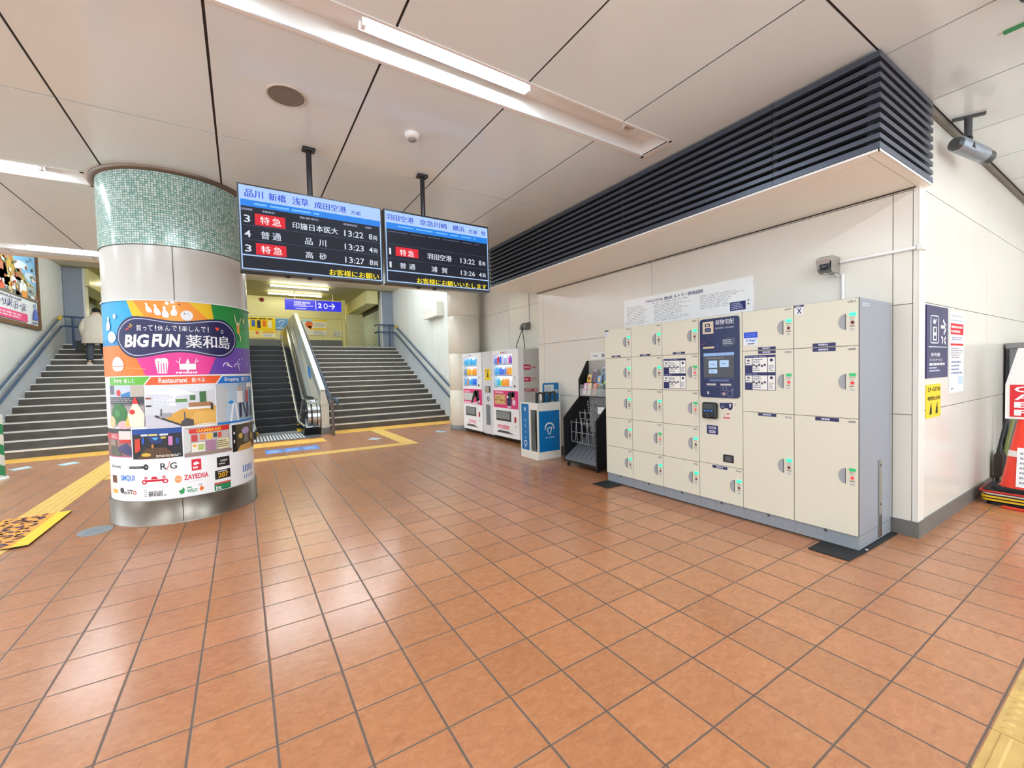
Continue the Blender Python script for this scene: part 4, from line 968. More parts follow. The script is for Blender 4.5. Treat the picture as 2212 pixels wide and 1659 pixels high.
for k in range(3): A.rect(-0.37 + 0.036 * k, 1.008, -0.345 + 0.036 * k, 1.022, (40, 130, 220))
A.rect(-0.335, 0.975, -0.325, 0.985, (120, 124, 130)); A.rect(-0.34, 0.955, -0.32, 0.96, (120, 124, 130)); A.build('reader_display', PRINT, rd)
A = Art(on_x(XF), 0.0006)
A.poly([(-0.23, 1.095), (-0.1, 1.102), (-0.1, 1.055), (-0.115, 1.03), (-0.14, 1.03), (-0.145, 1.045), (-0.185, 1.045), (-0.19, 1.035), (-0.215, 1.035), (-0.23, 1.06)], NVY); A.up(); A.disc(-0.125, 1.08, 0.009, 0.011, WHT, 10); A.rect(-0.129, 1.055, -0.121, 1.075, WHT); A.ring(-0.2, 1.06, 0.012, 0.004, (200, 200, 220)); A.build('key_sign', PRINT, con); A = Art(on_x(XF), 0.0006)
A.text('5', -0.082, 1.075, -0.072, 1.095, INKL, 0.03); A.greek(-0.16, 0.985, -0.13, 1.002, 1, (214, 70, 110), 0.9); A.greek(-0.195, 0.945, -0.125, 0.962, 1, (214, 60, 100), 0.9); A.rect(-0.192, 0.985, -0.18, 0.99, (214, 70, 110)); A.build('red_note', PRINT, con); A = Art(on_x(XF), 0.0006)
A.rect(-0.37, 0.778, -0.25, 0.868, NVY); A.up(); A.rect(-0.352, 0.83, -0.27, 0.855, (176, 176, 196)); A.rect(-0.345, 0.79, -0.278, 0.818, (186, 186, 206)); A.up(); A.greek(-0.345, 0.836, -0.278, 0.85, 1, (90, 90, 120), 0.7); A.greek(-0.34, 0.797, -0.285, 0.81, 1, (120, 120, 150), 0.7)
A.build('console_sticker', PRINT, con)
b = MB(); b.box(XF - 0.008, XF, 0.093, 0.197, 0.522, 0.596); sl = b.build('return_slot', BLACK, con, bevel=0.005)
b = MB(); b.box(XF - 0.009, XF - 0.0078, 0.11, 0.175, 0.535, 0.582); b.build('slot_flap', mat('slot_flap', (80, 84, 88), 0.3), sl)

S3 = [0.12, 1.028, 1.587, 1.95]
def web_sticker(d):
    A = Art(on_x(XF), 0.0006); A.up(); A.rect(0.012, 1.638, 0.135, 1.705, (232, 238, 246)); A.rect(0.012, 1.705, 0.135, 1.758, (32, 70, 206)); A.up(); A.text('A Web!', 0.03, 1.668, 0.118, 1.696, (34, 120, 220), 0.03); A.greek(0.03, 1.715, 0.12, 1.748, 2, (130, 160, 246), 0.3); A.greek(0.045, 1.645, 0.12, 1.66, 1, (70, 80, 120), 0.8)
    s = A.build('notice_sticker', PRINT, d); s['label'] = 'small blue and white web notice sticker'
def x_sticker(d):
    A = Art(on_x(XF), 0.0006); A.up(); A.rect(0.442, 1.866, 0.509, 1.93, (232, 234, 240)); A.rect(0.438, 1.93, 0.511, 1.946, NVY); A.up(); A.text('X', 0.458, 1.876, 0.495, 1.92, NVY, 0.03); A.greek(0.452, 1.934, 0.5, 1.942, 1, (200, 200, 220), 0.9)
    s = A.build('cross_sticker', PRINT, d); s['label'] = 'white square sticker with a dark cross'
u = unit(0.005, -0.433, 'locker column with an instruction sheet just right of the payment console')
door(u, 0.005, -0.433, 1.587, 1.95, '1017', False, [(-0.215, 0.15, 1.592, 1.616)], None, web_sticker)
door(u, 0.005, -0.433, 1.028, 1.587, '1015', True, [(-0.215, 0.15, 1.556, 1.582)], (-0.02, -0.289, 1.23, 1.545))
door(u, 0.005, -0.433, 0.12, 1.028, '1013', False, [(-0.215, 0.155, 0.998, 1.024)])
u = unit(-0.433, -0.882, 'rightmost locker column with three large doors and a cross sticker')
door(u, -0.433, -0.882, 1.587, 1.95, '1011', False, [(-0.655, 0.16, 1.592, 1.62)], None, x_sticker)
door(u, -0.433, -0.882, 1.028, 1.587, '1005', True, [(-0.655, 0.16, 1.553, 1.583)])
door(u, -0.433, -0.882, 0.12, 1.028, '1009', True, [(-0.675, 0.165, 0.995, 1.024)])
b = MB(); b.box(3.97, 4.03, -0.889, -0.8835, 0.03, 0.66); br = b.build('floor_bracket', STEEL, u)
b = MB(); b.lathe([(0.008, 0.0), (0.008, -0.004), (0, -0.005)], (4.0, -0.889, 0.62), 12, axis=1); b.lathe([(0.008, 0.0), (0.008, -0.004), (0, -0.005)], (4.0, -0.889, 0.3), 12, axis=1); b.build('bolt', DGREY, br)
A = Art(on_y(-0.8825), 0.0006); A.rect(3.64, 1.89, 3.78, 1.915, (186, 192, 200)); A.up(); A.disc(3.655, 1.905, 0.006, 0.006, (70, 70, 76), 8); A.greek(3.68, 1.895, 3.77, 1.91, 1, (150, 156, 166)); A.build('side_sticker', PRINT, u)
# rubber mats under the ends
t = thing('floor_plate', 'black steel plate under the right front corner of the lockers', 'floor plate', (3.4, -0.78, 0))
b = MB(); b.prism([(3.345, -0.635), (3.345, -0.905), (3.575, -0.915), (4.26, -0.925), (4.26, -0.887), (3.60, -0.887), (3.60, -0.635)], 2, 0.001, 0.011); b.build('plate', RUBBER, t, bevel=0.003)
b = MB(); b.lathe([(0.012, 0.0), (0.012, 0.006), (0, 0.008)], (3.66, -0.905, 0.011), 12); b.build('plate_bolt', STEEL, t)
t = thing('floor_plate', 'black steel plate under the left front corner of the lockers', 'floor plate', (3.4, 1.65, 0))
b = MB(); b.box(3.33, 3.6, 1.53, 1.79, 0.001, 0.011); b.build('plate', RUBBER, t, bevel=0.003)
b = MB(); b.box(XF + 0.03, 4.24, -0.88, 1.528, 0.0, 0.011); tag(b.build('levelling_strip', RUBBER), 'black levelling strip between the locker kick plates and the floor', 'strip')

# ================================================================== ON THE RIGHT WALL
WX = XW
t = thing('notice_board', 'long white notice board with three columns of small print above the lockers', 'notice board', (WX, 1.19, 2.22))
b = MB(); b.box(WX - 0.012, WX - 0.001, 0.28, 2.092, 2.035, 2.41); nb = b.build('board', mat('board_white', (253, 254, 255), 0.35), t)
A = Art(on_x(WX - 0.012), 0.0008); q = lambda y: -y
A.text('PAGODA 施設', -1.70, 2.325, -1.28, 2.365, (52, 48, 110), 0.02); A.text('ルトモー使用説明', -1.26, 2.325, -0.86, 2.37, (52, 48, 110), 0.02)
A.greek(-1.6, 2.30, -1.02, 2.308, 1, (140, 140, 160), 0.8)
A.greek(-2.04, 2.05, -1.64, 2.31, 12, (186, 186, 192), 0.36); A.greek(-1.57, 2.06, -1.02, 2.285, 12, (186, 186, 192), 0.36); A.greek(-0.9, 2.13, -0.37, 2.30, 9, (186, 186, 192), 0.36)
A.rect(-0.53, 2.065, -0.355, 2.16, (44, 50, 110)); A.up(); A.greek(-0.515, 2.075, -0.37, 2.15, 4, (190, 196, 226), 0.5); A.l -= 1
for y, z in ((2.06, 2.1), (2.06, 2.07), (0.325, 2.16), (0.325, 2.12)): A.disc(-y, z, 0.009, 0.009, (60, 60, 90), 8)
A.build('notice_print', PAPER, nb)

t = thing('security_camera', 'small hooded steel camera on the wall above the right end of the lockers', 'camera', (4.1, -0.46, 2.35))
b = MB(); b.prism([(4.09, 2.30), (4.06, 2.395), (4.14, 2.425), (WX - 0.002, 2.42), (WX - 0.002, 2.28), (4.14, 2.27)], 1, -0.505, -0.40); b.build('hood', mat('camera_steel', (176, 172, 166), 0.35, metal=0.7), t, bevel=0.006)
b = MB(); b.box(4.075, 4.1, -0.505, -0.425, 2.29, 2.37); b.build('window', BLACK, t)
b = MB(); b.lathe([(0.024, 0), (0.024, -0.03), (0.014, -0.036), (0, -0.034)], (4.085, -0.46, 2.32), 18, axis=0); b.build('lens', mat('lens_dark', (40, 40, 46), 0.1), t)
b = MB(); b.tube([(4.2, -0.49, 2.265), (4.23, -0.50, 2.245), (4.25, -0.497, 2.25)], 0.012); b.tube([(4.1, -0.45, 2.27), (4.15, -0.48, 2.24), (4.23, -0.495, 2.25)], 0.004, 8); b.build('cable_joint', mat('conduit_grey', (196, 194, 190), 0.4), t)
t = thing('conduit', 'white cable conduit running from the wall camera to the corner and down behind the lockers', 'conduit', (4.27, -0.8, 2.36))
b = MB(); b.tube([(WX - 0.016, -0.51, 2.375), (WX - 0.016, YW - 0.016, 2.375), (4.40, YW - 0.016, 2.375)], 0.014, 12); b.build('level_pipe', WHITE, t)
b = MB(); b.tube([(WX - 0.016, -0.53, 2.262), (WX - 0.016, -0.53, 1.2)], 0.014, 12); b.build('drop_pipe', WHITE, t)
b = MB(); b.box(WX - 0.034, WX - 0.001, YW - 0.034, YW + 0.006, 2.35, 2.40); b.build('elbow', WHITE, t, bevel=0.006)
t = thing('wall_plate', 'small white sign on the wall just above the black brochure rack', 'sign', (WX, 2.64, 1.66))
b = MB(); b.box(WX - 0.008, WX - 0.001, 2.46, 2.80, 1.60, 1.71); pl = b.build('plate', WHITE, t)
A = Art(on_x(WX - 0.008), 0.0006); A.greek(-2.75, 1.64, -2.6, 1.67, 1, (150, 156, 176), 0.8); A.rect(-2.56, 1.635, -2.5, 1.68, (130, 130, 150)); A.build('sign_print', PAPER, pl)

# ------------------------------------------------------------------ vending machines
CAB = mat('vending_white', (250, 250, 252), 0.3)
CABS = mat('vending_side', (206, 204, 202), 0.35)
PINK = (226, 60, 130)
XV = 4.21
def strip_buttons(A, u0, u1, z, n, colr=(90, 100, 190)):
    A.rect(u0, z, u1, z + 0.018, (206, 212, 236)); A.up()
    for k in range(n): A.rect(u0 + (u1 - u0) * (k + .15) / n, z + 0.003, u0 + (u1 - u0) * (k + .8) / n, z + 0.014, colr)
    A.l -= 1
def bottle(parent, y, z, h, r, colr, name='sample_bottle'):
    b = MB(); prof = [(0, 0), (r, 0.0), (r, h * 0.58), (r * 0.9, h * 0.68), (r * 0.42, h * 0.84), (r * 0.4, h * 0.9)]
    if h < 0.13: prof = [(0, 0), (r * .9, 0), (r, h * .06), (r, h * .9), (r * .85, h * .98), (0, h)]
    b.lathe(prof, (XV + 0.05, y, z), 10)
    if h >= 0.13: b.lathe([(r * .45, h * .9), (r * .45, h), (0, h)], (XV + 0.05, y, z), 10, 1)
    m = mat('bottle_%02x%02x%02x' % colr, colr, 0.3, emit=colr, es=0.25)  # bottles get a faint glow of their own inside the lit display
    return b.build(name, [m, WHITE], parent)
def vending(ya, yb, label, rows, promo, brand, bx, logo_top):
    t = thing('vending_machine', label, 'vending machine', (XV + 0.35, (ya + yb) / 2, 0))
    yR, yL = min(ya, yb), max(ya, yb); W_ = yL - yR
    wz0, wz1 = 1.10, 1.80; wl, wr = yL - 0.05, yR + 0.22
    b = MB()
    b.box(XV, XV + 0.69, yR, yL, 0.09, 0.16); b.box(XV + 0.12, XV + 0.69, yR, yL, 0.16, 1.89)
    b.box(XV, XV + 0.12, yR, yL, 0.16, wz0); b.box(XV, XV + 0.12, yR, yL, wz1, 1.89); b.box(XV, XV + 0.12, yR, wr, wz0, wz1); b.box(XV, XV + 0.12, wl, yL, wz0, wz1)
    b.build('cabinet', [CAB], t)
    b = MB(); b.box(XV + 0.13, XV + 0.692, yR - 0.003, yR, 0.1, 1.885); b.build('side_panel', CABS, t)
    b = MB()
    for y in (yR + 0.06, yL - 0.06):
        for x in (XV + 0.06, XV + 0.6): b.tube([(x, y, 0.0), (x, y, 0.09)], 0.018, 10)
    b.box(XV + 0.03, XV + 0.66, yR + 0.02, yL - 0.02, 0.05, 0.09); b.build('feet', BLACK, t)
    # lit display
    A = Art(on_x(XV + 0.115), 0.0006); A.rect(-wl, wz0, -wr, wz1, (226, 238, 252)); disp = A.build('display_back', BACKLIT, t)
    nrow = len(rows); hz = (wz1 - wz0) / nrow
    for i, row in enumerate(rows):
        z = wz1 - (i + 1) * hz + 0.045
        b = MB(); b.box(XV + 0.02, XV + 0.11, wr, wl, z - 0.012, z); b.build('display_shelf', WHITE, disp)
        n = len(row)
        for k, colr in enumerate(row):
            y = wl - (wl - wr) * (k + 0.5) / n
            bottle(disp, y, z, 0.17 if (k * 7 + i * 3) % 4 else 0.12, min(0.034, (wl - wr) / n * 0.42), colr)
        A = Art(on_x(XV + 0.02), 0.0006); strip_buttons(A, -wl + 0.02, -wr - 0.02, z - 0.03, n + 2); A.build('button_row', PRINT, disp)
    b = MB(); b.box(XV + 0.002, XV + 0.004, wr, wl, wz0, wz1)
    g = b.build('window_glass', glass_mat(), t)
    # promo panel and printed fronts
    A = Art(on_x(XV), 0.0008); A.up()
    A.rect(-yL + 0.03, 0.69, -yR - (0.02 if promo else 0.0), 1.05, PINK); A.up(); promo_art(A, -yL, -yR, promo); A.build('promo_panel', PRINT, t)
    A = Art(on_x(XV), 0.0008)
    A.text(brand, bx[0], bx[2], bx[1], bx[3], (226, 70, 110), 0.03); A.text(logo_top[0], logo_top[1], 1.825, logo_top[2], 1.855, logo_top[3], 0.03)
    A.rect(-yL + 0.02, 1.81, -yR - 0.2, 1.813, (196, 176, 226)); A.rect(-yL + 0.02, 1.06, -yL + 0.023, 1.81, (196, 176, 226))
    A.build('front_print', PRINT, t)
    # coin slot panel
    b = MB(); b.lathe([(0.026, 0.0), (0.026, -0.006), (0.02, -0.008)], (XV, yR + 0.13, 1.32), 16, axis=0); b.build('coin_slot', mat('slot_grey', (196, 190, 186), 0.3, metal=0.5), t)
    b = MB(); b.box(XV - 0.008, XV, yR + 0.11, yR + 0.16, 1.12, 1.17); b.build('bill_slot', DGREY, t, bevel=0.004)
    b = MB(); b.box(XV - 0.01, XV, yR + 0.11, yR + 0.17, 0.42, 0.53); b.build('change_cup', mat('cup_red', (176, 36, 52), 0.35), t, bevel=0.012)
    b = MB(); b.lathe([(0.014, 0.0), (0.014, -0.006), (0, -0.007)], (XV, yR + 0.13, 0.33), 12, axis=0); b.build('lock', STEEL, t)
    hl, hr = yL - 0.14, yR + 0.30
    b = MB(); b.box(XV - 0.012, XV, hr, hl, 0.42, 0.63); hb = b.build('pickup_hatch', mat('hatch_dark', (58, 60, 62), 0.4), t, bevel=0.005)
    b = MB(); b.box(XV - 0.016, XV - 0.012, hr + 0.03, hl - 0.03, 0.46, 0.615); b.build('hatch_flap', mat('hatch_flap', (140, 146, 146), 0.15), hb)
    b = MB(); pts = [(-(yL - 0.14), 0.165), (-(yL - 0.22), 0.215), (-(yR + 0.42), 0.215), (-(yR + 0.2), 0.165)]
    A = Art(on_x(XV), 0.001); A.up(); A.poly(pts, (86, 86, 88)); A.build('kick_vent', PRINT, t)
    return t
def glass_mat():
    if 'glass' in MATS: return MATS['glass']
    m = bpy.data.materials.new('display_glass'); m.use_nodes = True; nt = m.node_tree
    out = nt.nodes['Material Output']; tr = nt.nodes.new('ShaderNodeBsdfTransparent'); gl = nt.nodes.new('ShaderNodeBsdfGlossy'); gl.inputs['Roughness'].default_value = 0.03
    fr = nt.nodes.new('ShaderNodeLayerWeight'); fr.inputs[0].default_value = 0.5; mx = nt.nodes.new('ShaderNodeMixShader')
    pw = nt.nodes.new('ShaderNodeMath'); pw.operation = 'POWER'; pw.inputs[1].default_value = 4.0; ma = nt.nodes.new('ShaderNodeMath'); ma.operation = 'MULTIPLY_ADD'; ma.inputs[1].default_value = 0.6; ma.inputs[2].default_value = 0.03
    nt.links.new(fr.outputs['Facing'], pw.inputs[0]); nt.links.new(pw.outputs[0], ma.inputs[0])
    nt.links.new(ma.outputs[0], mx.inputs[0]); nt.links.new(tr.outputs[0], mx.inputs[1]); nt.links.new(gl.outputs[0], mx.inputs[2]); nt.links.new(mx.outputs[0], out.inputs['Surface'])
    MATS['glass'] = m; return m
def promo_art(A, u0, u1, kind):
    if kind == 0:
        A.rect(u0 + 0.06, 0.78, u1 - 0.4, 0.96, (206, 210, 206)); A.greek(u0 + 0.08, 0.97, u0 + 0.45, 1.02, 1, (246, 196, 210), 0.7); A.up()
        A.poly([(u0 + 0.42, 0.72), (u0 + 0.55, 0.98), (u0 + 0.66, 1.03), (u0 + 0.72, 0.98), (u0 + 0.6, 0.86), (u0 + 0.48, 0.72)], (40, 52, 40)); A.poly([(u0 + 0.6, 1.0), (u0 + 0.8, 1.04), (u0 + 0.84, 0.8), (u0 + 0.7, 0.76)], (28, 28, 34)); A.disc(u0 + 0.68, 0.92, 0.05, 0.05, (226, 180, 160)); A.rect(u0 + 0.06, 0.69, u1 - 0.12, 0.75, (240, 200, 220)); A.disc(u0 + 0.8, 0.78, 0.07, 0.06, (240, 206, 214))
    else:
        A.rect(u0 + 0.08, 0.76, u1 - 0.5, 0.97, (214, 176, 120)); A.up(); A.greek(u0 + 0.1, 0.99, u1 - 0.56, 1.03, 1, (250, 210, 220), 0.8)
        for k in range(7): A.disc(u0 + 0.14 + 0.07 * k % 0.42, 0.86 + 0.04 * math.sin(k * 2), 0.06, 0.022, (190, 140, 70) if k % 2 else (226, 196, 120))
        A.disc(u1 - 0.3, 0.97, 0.11, 0.06, (40, 44, 60)); A.disc(u1 - 0.2, 0.98, 0.06, 0.06, (24, 24, 30)); A.disc(u1 - 0.22, 0.92, 0.045, 0.04, (236, 190, 170)); A.poly([(u1 - 0.46, 0.88), (u1 - 0.34, 0.92), (u1 - 0.26, 0.9), (u1 - 0.28, 0.74), (u1 - 0.42, 0.74)], (44, 50, 84)); A.disc(u1 - 0.4, 0.92, 0.05, 0.05, (230, 226, 230)); A.disc(u1 - 0.18, 0.82, 0.06, 0.06, (240, 220, 226)); A.poly([(u1 - 0.44, 0.74), (u1 - 0.28, 0.74), (u1 - 0.3, 0.70), (u1 - 0.42, 0.70)], (236, 206, 216))
CY1 = (70, 190, 246); BL1 = (60, 120, 236); OR1 = (250, 170, 40); YE1 = (250, 214, 60); PK1 = (214, 70, 190); WH1 = (230, 236, 246); RD1 = (220, 50, 60); LG1 = (150, 220, 130)
vending(7.26, 6.30, 'white drinks machine farthest left, beside the round column', [[CY1, CY1, (120, 214, 250), CY1, CY1, (90, 200, 250), CY1], [(96, 150, 200), YE1, OR1, YE1, OR1, OR1, OR1], [CY1, (240, 150, 120), CY1, CY1, BL1, BL1, CY1]], 0, 'COVOS', (-6.98, -6.62, 0.245, 0.325), ('AQUA', -6.95, -6.80, (60, 90, 190)))
vending(5.80, 4.78, 'white drinks machine on the right, nearer the umbrella stand, with red names on its side', [[BL1, RD1, BL1, WH1, (180, 190, 250), WH1, PK1, BL1], [CY1, CY1, BL1, BL1, (110, 150, 240), OR1, OR1, YE1], [(150, 220, 236), CY1, LG1, OR1, OR1, (246, 150, 60), WH1, WH1]], 1, 'POBIK', (-5.62, -5.12, 0.25, 0.335), ('REBUT', -5.44, -5.2, (200, 60, 90)))
vm = [o for o in COL.objects if o.name.startswith('vending_machine')][-1]
A = Art(on_y(4.777), 0.0008); RED2 = (206, 46, 90)
A.rect(4.335, 1.47, 4.50, 1.575, RED2); A.up(); A.greek(4.35, 1.505, 4.485, 1.54, 1, (246, 200, 214), 0.9); A.l -= 1; A.text('cola', 4.51, 1.5, 4.62, 1.55, RED2, 0.03)
A.rect(4.335, 1.235, 4.50, 1.33, RED2); A.up(); A.greek(4.35, 1.265, 4.45, 1.30, 1, (246, 200, 214), 0.9); A.l -= 1; A.text('DC', 4.52, 1.25, 4.64, 1.325, (206, 120, 130), 0.01)
A.text('POSMO', 4.335, 1.02, 4.66, 1.105, RED2, 0.02); A.build('side_print', PRINT, vm)
# card and change unit between the machines
t = thing('payment_cabinet', 'narrow white cabinet with a yellow notice between the two drinks machines', 'cabinet', (XV + 0.35, 6.05, 0))
b = MB(); b.box(XV + 0.02, XV + 0.69, 5.805, 6.295, 0.07, 1.895); b.build('cabinet', mat('cabinet_grey_white', (222, 222, 226), 0.35), t)
b = MB(); b.box(XV + 0.06, XV + 0.6, 5.82, 6.28, 0.0, 0.07); b.build('plinth', BLACK, t)
A = Art(on_x(XV + 0.02), 0.0008); A.rect(-6.17, 1.26, -5.92, 1.51, (246, 214, 40)); A.up(); A.greek(-6.14, 1.44, -5.95, 1.49, 2, (120, 100, 30)); A.poly([(-6.08, 1.33), (-6.0, 1.33), (-6.04, 1.42)], (90, 80, 60)); A.disc(-6.04, 1.40, 0.03, 0.03, (110, 120, 90)); s = A.build('yellow_notice', PRINT, t); s['label'] = 'yellow notice'
A = Art(on_x(XV + 0.02), 0.0008); A.ring(-6.04, 0.85, 0.05, 0.022, (50, 70, 130), ry=0.055); A.rect(-6.075, 0.8, -6.055, 0.9, (50, 70, 130)); A.build('mark', PRINT, t)
b = MB(); b.box(XV + 0.012, XV + 0.02, 5.94, 6.16, 0.99, 1.13); sp = b.build('card_slot', DGREY, t)
b = MB()
for k in range(3): b.box(XV + 0.008, XV + 0.012, 6.10 - 0.055 * k, 6.14 - 0.055 * k, 1.0, 1.12)
b.build('slot_bars', mat('bar_beige', (200, 190, 170), 0.4), sp)
b = MB(); b.box(XV + 0.012, XV + 0.02, 5.96, 6.14, 0.27, 0.72); gr = b.build('grille', mat('grille_grey', (140, 146, 152), 0.5), t)
b = MB()
for k in range(14): b.box(XV + 0.008, XV + 0.012, 5.97, 6.13, 0.285 + 0.031 * k, 0.3 + 0.031 * k)
b.build('grille_slats', mat('slat_grey', (110, 116, 122), 0.5), gr)
# socket box with cables above the machine
t = thing('socket_box', 'grey socket box on the wall above the right drinks machine with two hanging cables', 'socket box', (XR, 5.4, 2.4))
b = MB(); b.prism([(4.80, 2.42), (4.79, 2.36), (4.82, 2.34), (XR - 0.002, 2.34), (XR - 0.002, 2.49), (4.86, 2.49)], 1, 5.36, 5.58); b.build('box', mat('socket_grey', (120, 116, 112), 0.4), t, bevel=0.006)
b = MB(); b.lathe([(0.035, 0), (0.03, -0.02), (0, -0.024)], (4.80, 5.47, 2.38), 14, axis=0); b.build('socket', BLACK, t)
for y1 in (5.72, 5.36):
    b = MB(); b.tube([(4.82, 5.5, 2.35), (4.80, 5.5 + (y1 - 5.5) * 0.3, 2.24), (4.78, 5.5 + (y1 - 5.5) * 0.8, 2.05), (4.78, y1, 1.895)], 0.009, 8); b.build('cable', mat('cable_grey', (70, 70, 72), 0.5), t)
b = MB(); b.tube([(XR - 0.012, 5.39, 2.49), (XR - 0.012, 5.39, 3.53)], 0.01, 8); b.build('feed_pipe', WHITE, t)

# round column at the end of the machines
t = thing('enamel_column', 'slim round cream column between the vending machines and the right stairs', 'column', (4.47, 7.66, 0))
b = MB()
for z0, z1 in ((0.13, 1.01), (1.016, 1.92), (1.926, 2.855), (2.861, 3.54)): b.lathe([(0.395, z0), (0.4, z0 + 0.004), (0.4, z1 - 0.004), (0.395, z1)], (4.47, 7.66, 0), 48)
b.build('cladding', mat('column_cream', (232, 226, 210), 0.25), t)
b = MB(); b.lathe([(0.392, 0.13), (0.392, 3.54)], (4.47, 7.66, 0), 40); b.build('core', GAPW, t)
b = MB(); b.lathe([(0.405, 0.0), (0.405, 0.13), (0.39, 0.13)], (4.47, 7.66, 0), 48); b.build('skirting', BASEB, t)

# ------------------------------------------------------------------ umbrella stand
UB = (0, 112, 178)
t = thing('umbrella_stand', 'blue and white umbrella share stand with crook handles sticking out of the top', 'umbrella stand', (3.86, 3.62, 0))
ux0, ux1, uy0, uy1 = 3.63, 4.10, 3.36, 3.86
UW = mat('stand_white', (236, 232, 222), 0.4)
b = MB()
b.box(ux0, ux1, uy0, uy0 + 0.02, 0, 0.925); b.box(ux1 - 0.02, ux1, uy0 + 0.02, uy1, 0, 0.925); b.box(ux0, ux1 - 0.02, uy1 - 0.02, uy1, 0, 0.925)
b.box(ux0, ux0 + 0.02, uy0 + 0.02, uy1 - 0.02, 0, 0.13); b.box(ux0, ux0 + 0.02, uy0 + 0.02, uy1 - 0.02, 0.81, 0.925); b.box(ux0, ux0 + 0.02, uy0 + 0.215, uy1 - 0.02, 0.13, 0.81)
b.box(ux0 + 0.02, ux1 - 0.02, uy0 + 0.02, uy1 - 0.02, 0.03, 0.1)
b.build('box', UW, t)
A = Art(on_y(uy0), 0.0008); A.rect(3.655, 0.125, 4.075, 0.79, UB)
A.up(); cxu, czu = 3.865, 0.50
A.ring(cxu, czu, 0.10, 0.024, WHT, a0=0.0, a1=PI); A.disc(cxu - 0.088, czu, 0.016, 0.02, WHT, 10); A.disc(cxu + 0.088, czu, 0.016, 0.02, WHT, 10)
A.line([(cxu - 0.045, czu + 0.0), (cxu - 0.02, czu - 0.09), (cxu + 0.015, czu - 0.09), (cxu + 0.045, czu + 0.01), (cxu + 0.02, czu + 0.015), (cxu - 0.045, czu)], 0.016, WHT)
A.text('アイカサ', 3.78, 0.335, 3.97, 0.365, WHT, 0.02); f = A.build('front_panel', PRINT, t); f['label'] = 'blue front panel with a white umbrella mark'
A = Art(on_x(ux0), 0.0008); A.rect(-3.825, 0.13, -3.605, 0.9, UB); A.up()
A.disc(-3.715, 0.82, 0.022, 0.022, WHT); A.rect(-3.735, 0.785, -3.695, 0.81, WHT)
for k, ch in enumerate('カサ入人'): A.text(ch, -3.735, 0.60 - 0.095 * k, -3.695, 0.645 - 0.095 * k, WHT, 0.02)
A.ring(-3.715, 0.245, 0.045, 0.014, WHT); A.line([(-3.735, 0.19), (-3.715, 0.17), (-3.695, 0.19)], 0.012, WHT); f = A.build('side_panel', PRINT, t); f['label'] = 'narrow blue side panel with white symbols'
b = MB(); b.prism([(3.932, 0.3), (4.075, 0.3), (4.075, 0.6), (4.265, 0.6)] + rrect(3.932, 0.6, 4.265, 1.235, 0.03)[7:21] + [(3.932, 0.6)], 1, 3.60, 3.62)
hb = b.build('header_board', mat('header_blue', UB, 0.4), t)
A = Art(on_y(3.60), 0.0008); A.rect(3.955, 1.055, 4.155, 1.205, (236, 238, 240)); A.rect(4.17, 1.06, 4.24, 1.115, (236, 238, 240)); A.up()
for k in range(6): A.rect(3.965 + 0.03 * k, 1.075, 3.975 + 0.03 * k, 1.19, (120, 130, 140))
A.greek(4.175, 1.065, 4.235, 1.11, 3, (20, 90, 150), 0.5); A.build('header_print', PRINT, hb)
b = MB(); b.box(ux1 + 0.0, ux1 + 0.03, uy0 + 0.02, uy0 + 0.1, 0.0, 0.17); b.build('side_lock', DGREY, t)
def umbrella(x, y, ang, proto=None):
    if proto:
        r = proto.copy(); COL.objects.link(r); r.location = (x, y, 0.105); r.rotation_euler = (0, 0, ang)
        for ch in proto.children:
            c = ch.copy(); COL.objects.link(c); c.parent = r; c.matrix_parent_inverse = ch.matrix_parent_inverse
        return r
    r = thing('umbrella', 'black umbrella with a crook handle standing in the umbrella stand', 'umbrella', (0, 0, 0), 'umbrellas in the stand')
    b = MB(); b.tube([(0, 0, 0.0), (0, 0, 0.04), (0, 0, 0.82)], [0.004, 0.007, 0.007], 8); b.build('shaft', STEEL, r)
    b = MB(); b.tube([(0, 0, 0.04), (0, 0, 0.1), (0, 0, 0.45), (0, 0, 0.7), (0, 0, 0.73)], [0.012, 0.02, 0.034, 0.026, 0.01], 10); b.build('folded_canopy', mat('umbrella_black', (20, 20, 22), 0.7), r)
    pts = [(0, 0, 0.80), (0, 0, 0.935)] + [(0.045 - 0.045 * math.cos(PI * k / 8), 0, 0.935 + 0.045 * math.sin(PI * k / 8)) for k in range(1, 9)] + [(0.09, 0, 0.89)]
    b = MB(); b.tube(pts, 0.0145, 10); b.build('handle', BLACK, r)
    r.location = (x, y, 0.105); r.rotation_euler = (0, 0, ang)
    return r
um = umbrella(3.675, 3.45, 0.9)
for k in range(1, 7): umbrella(3.675 + 0.064 * k, 3.44 + 0.06 * (k % 2), (0.9, -0.9)[k % 2], um)

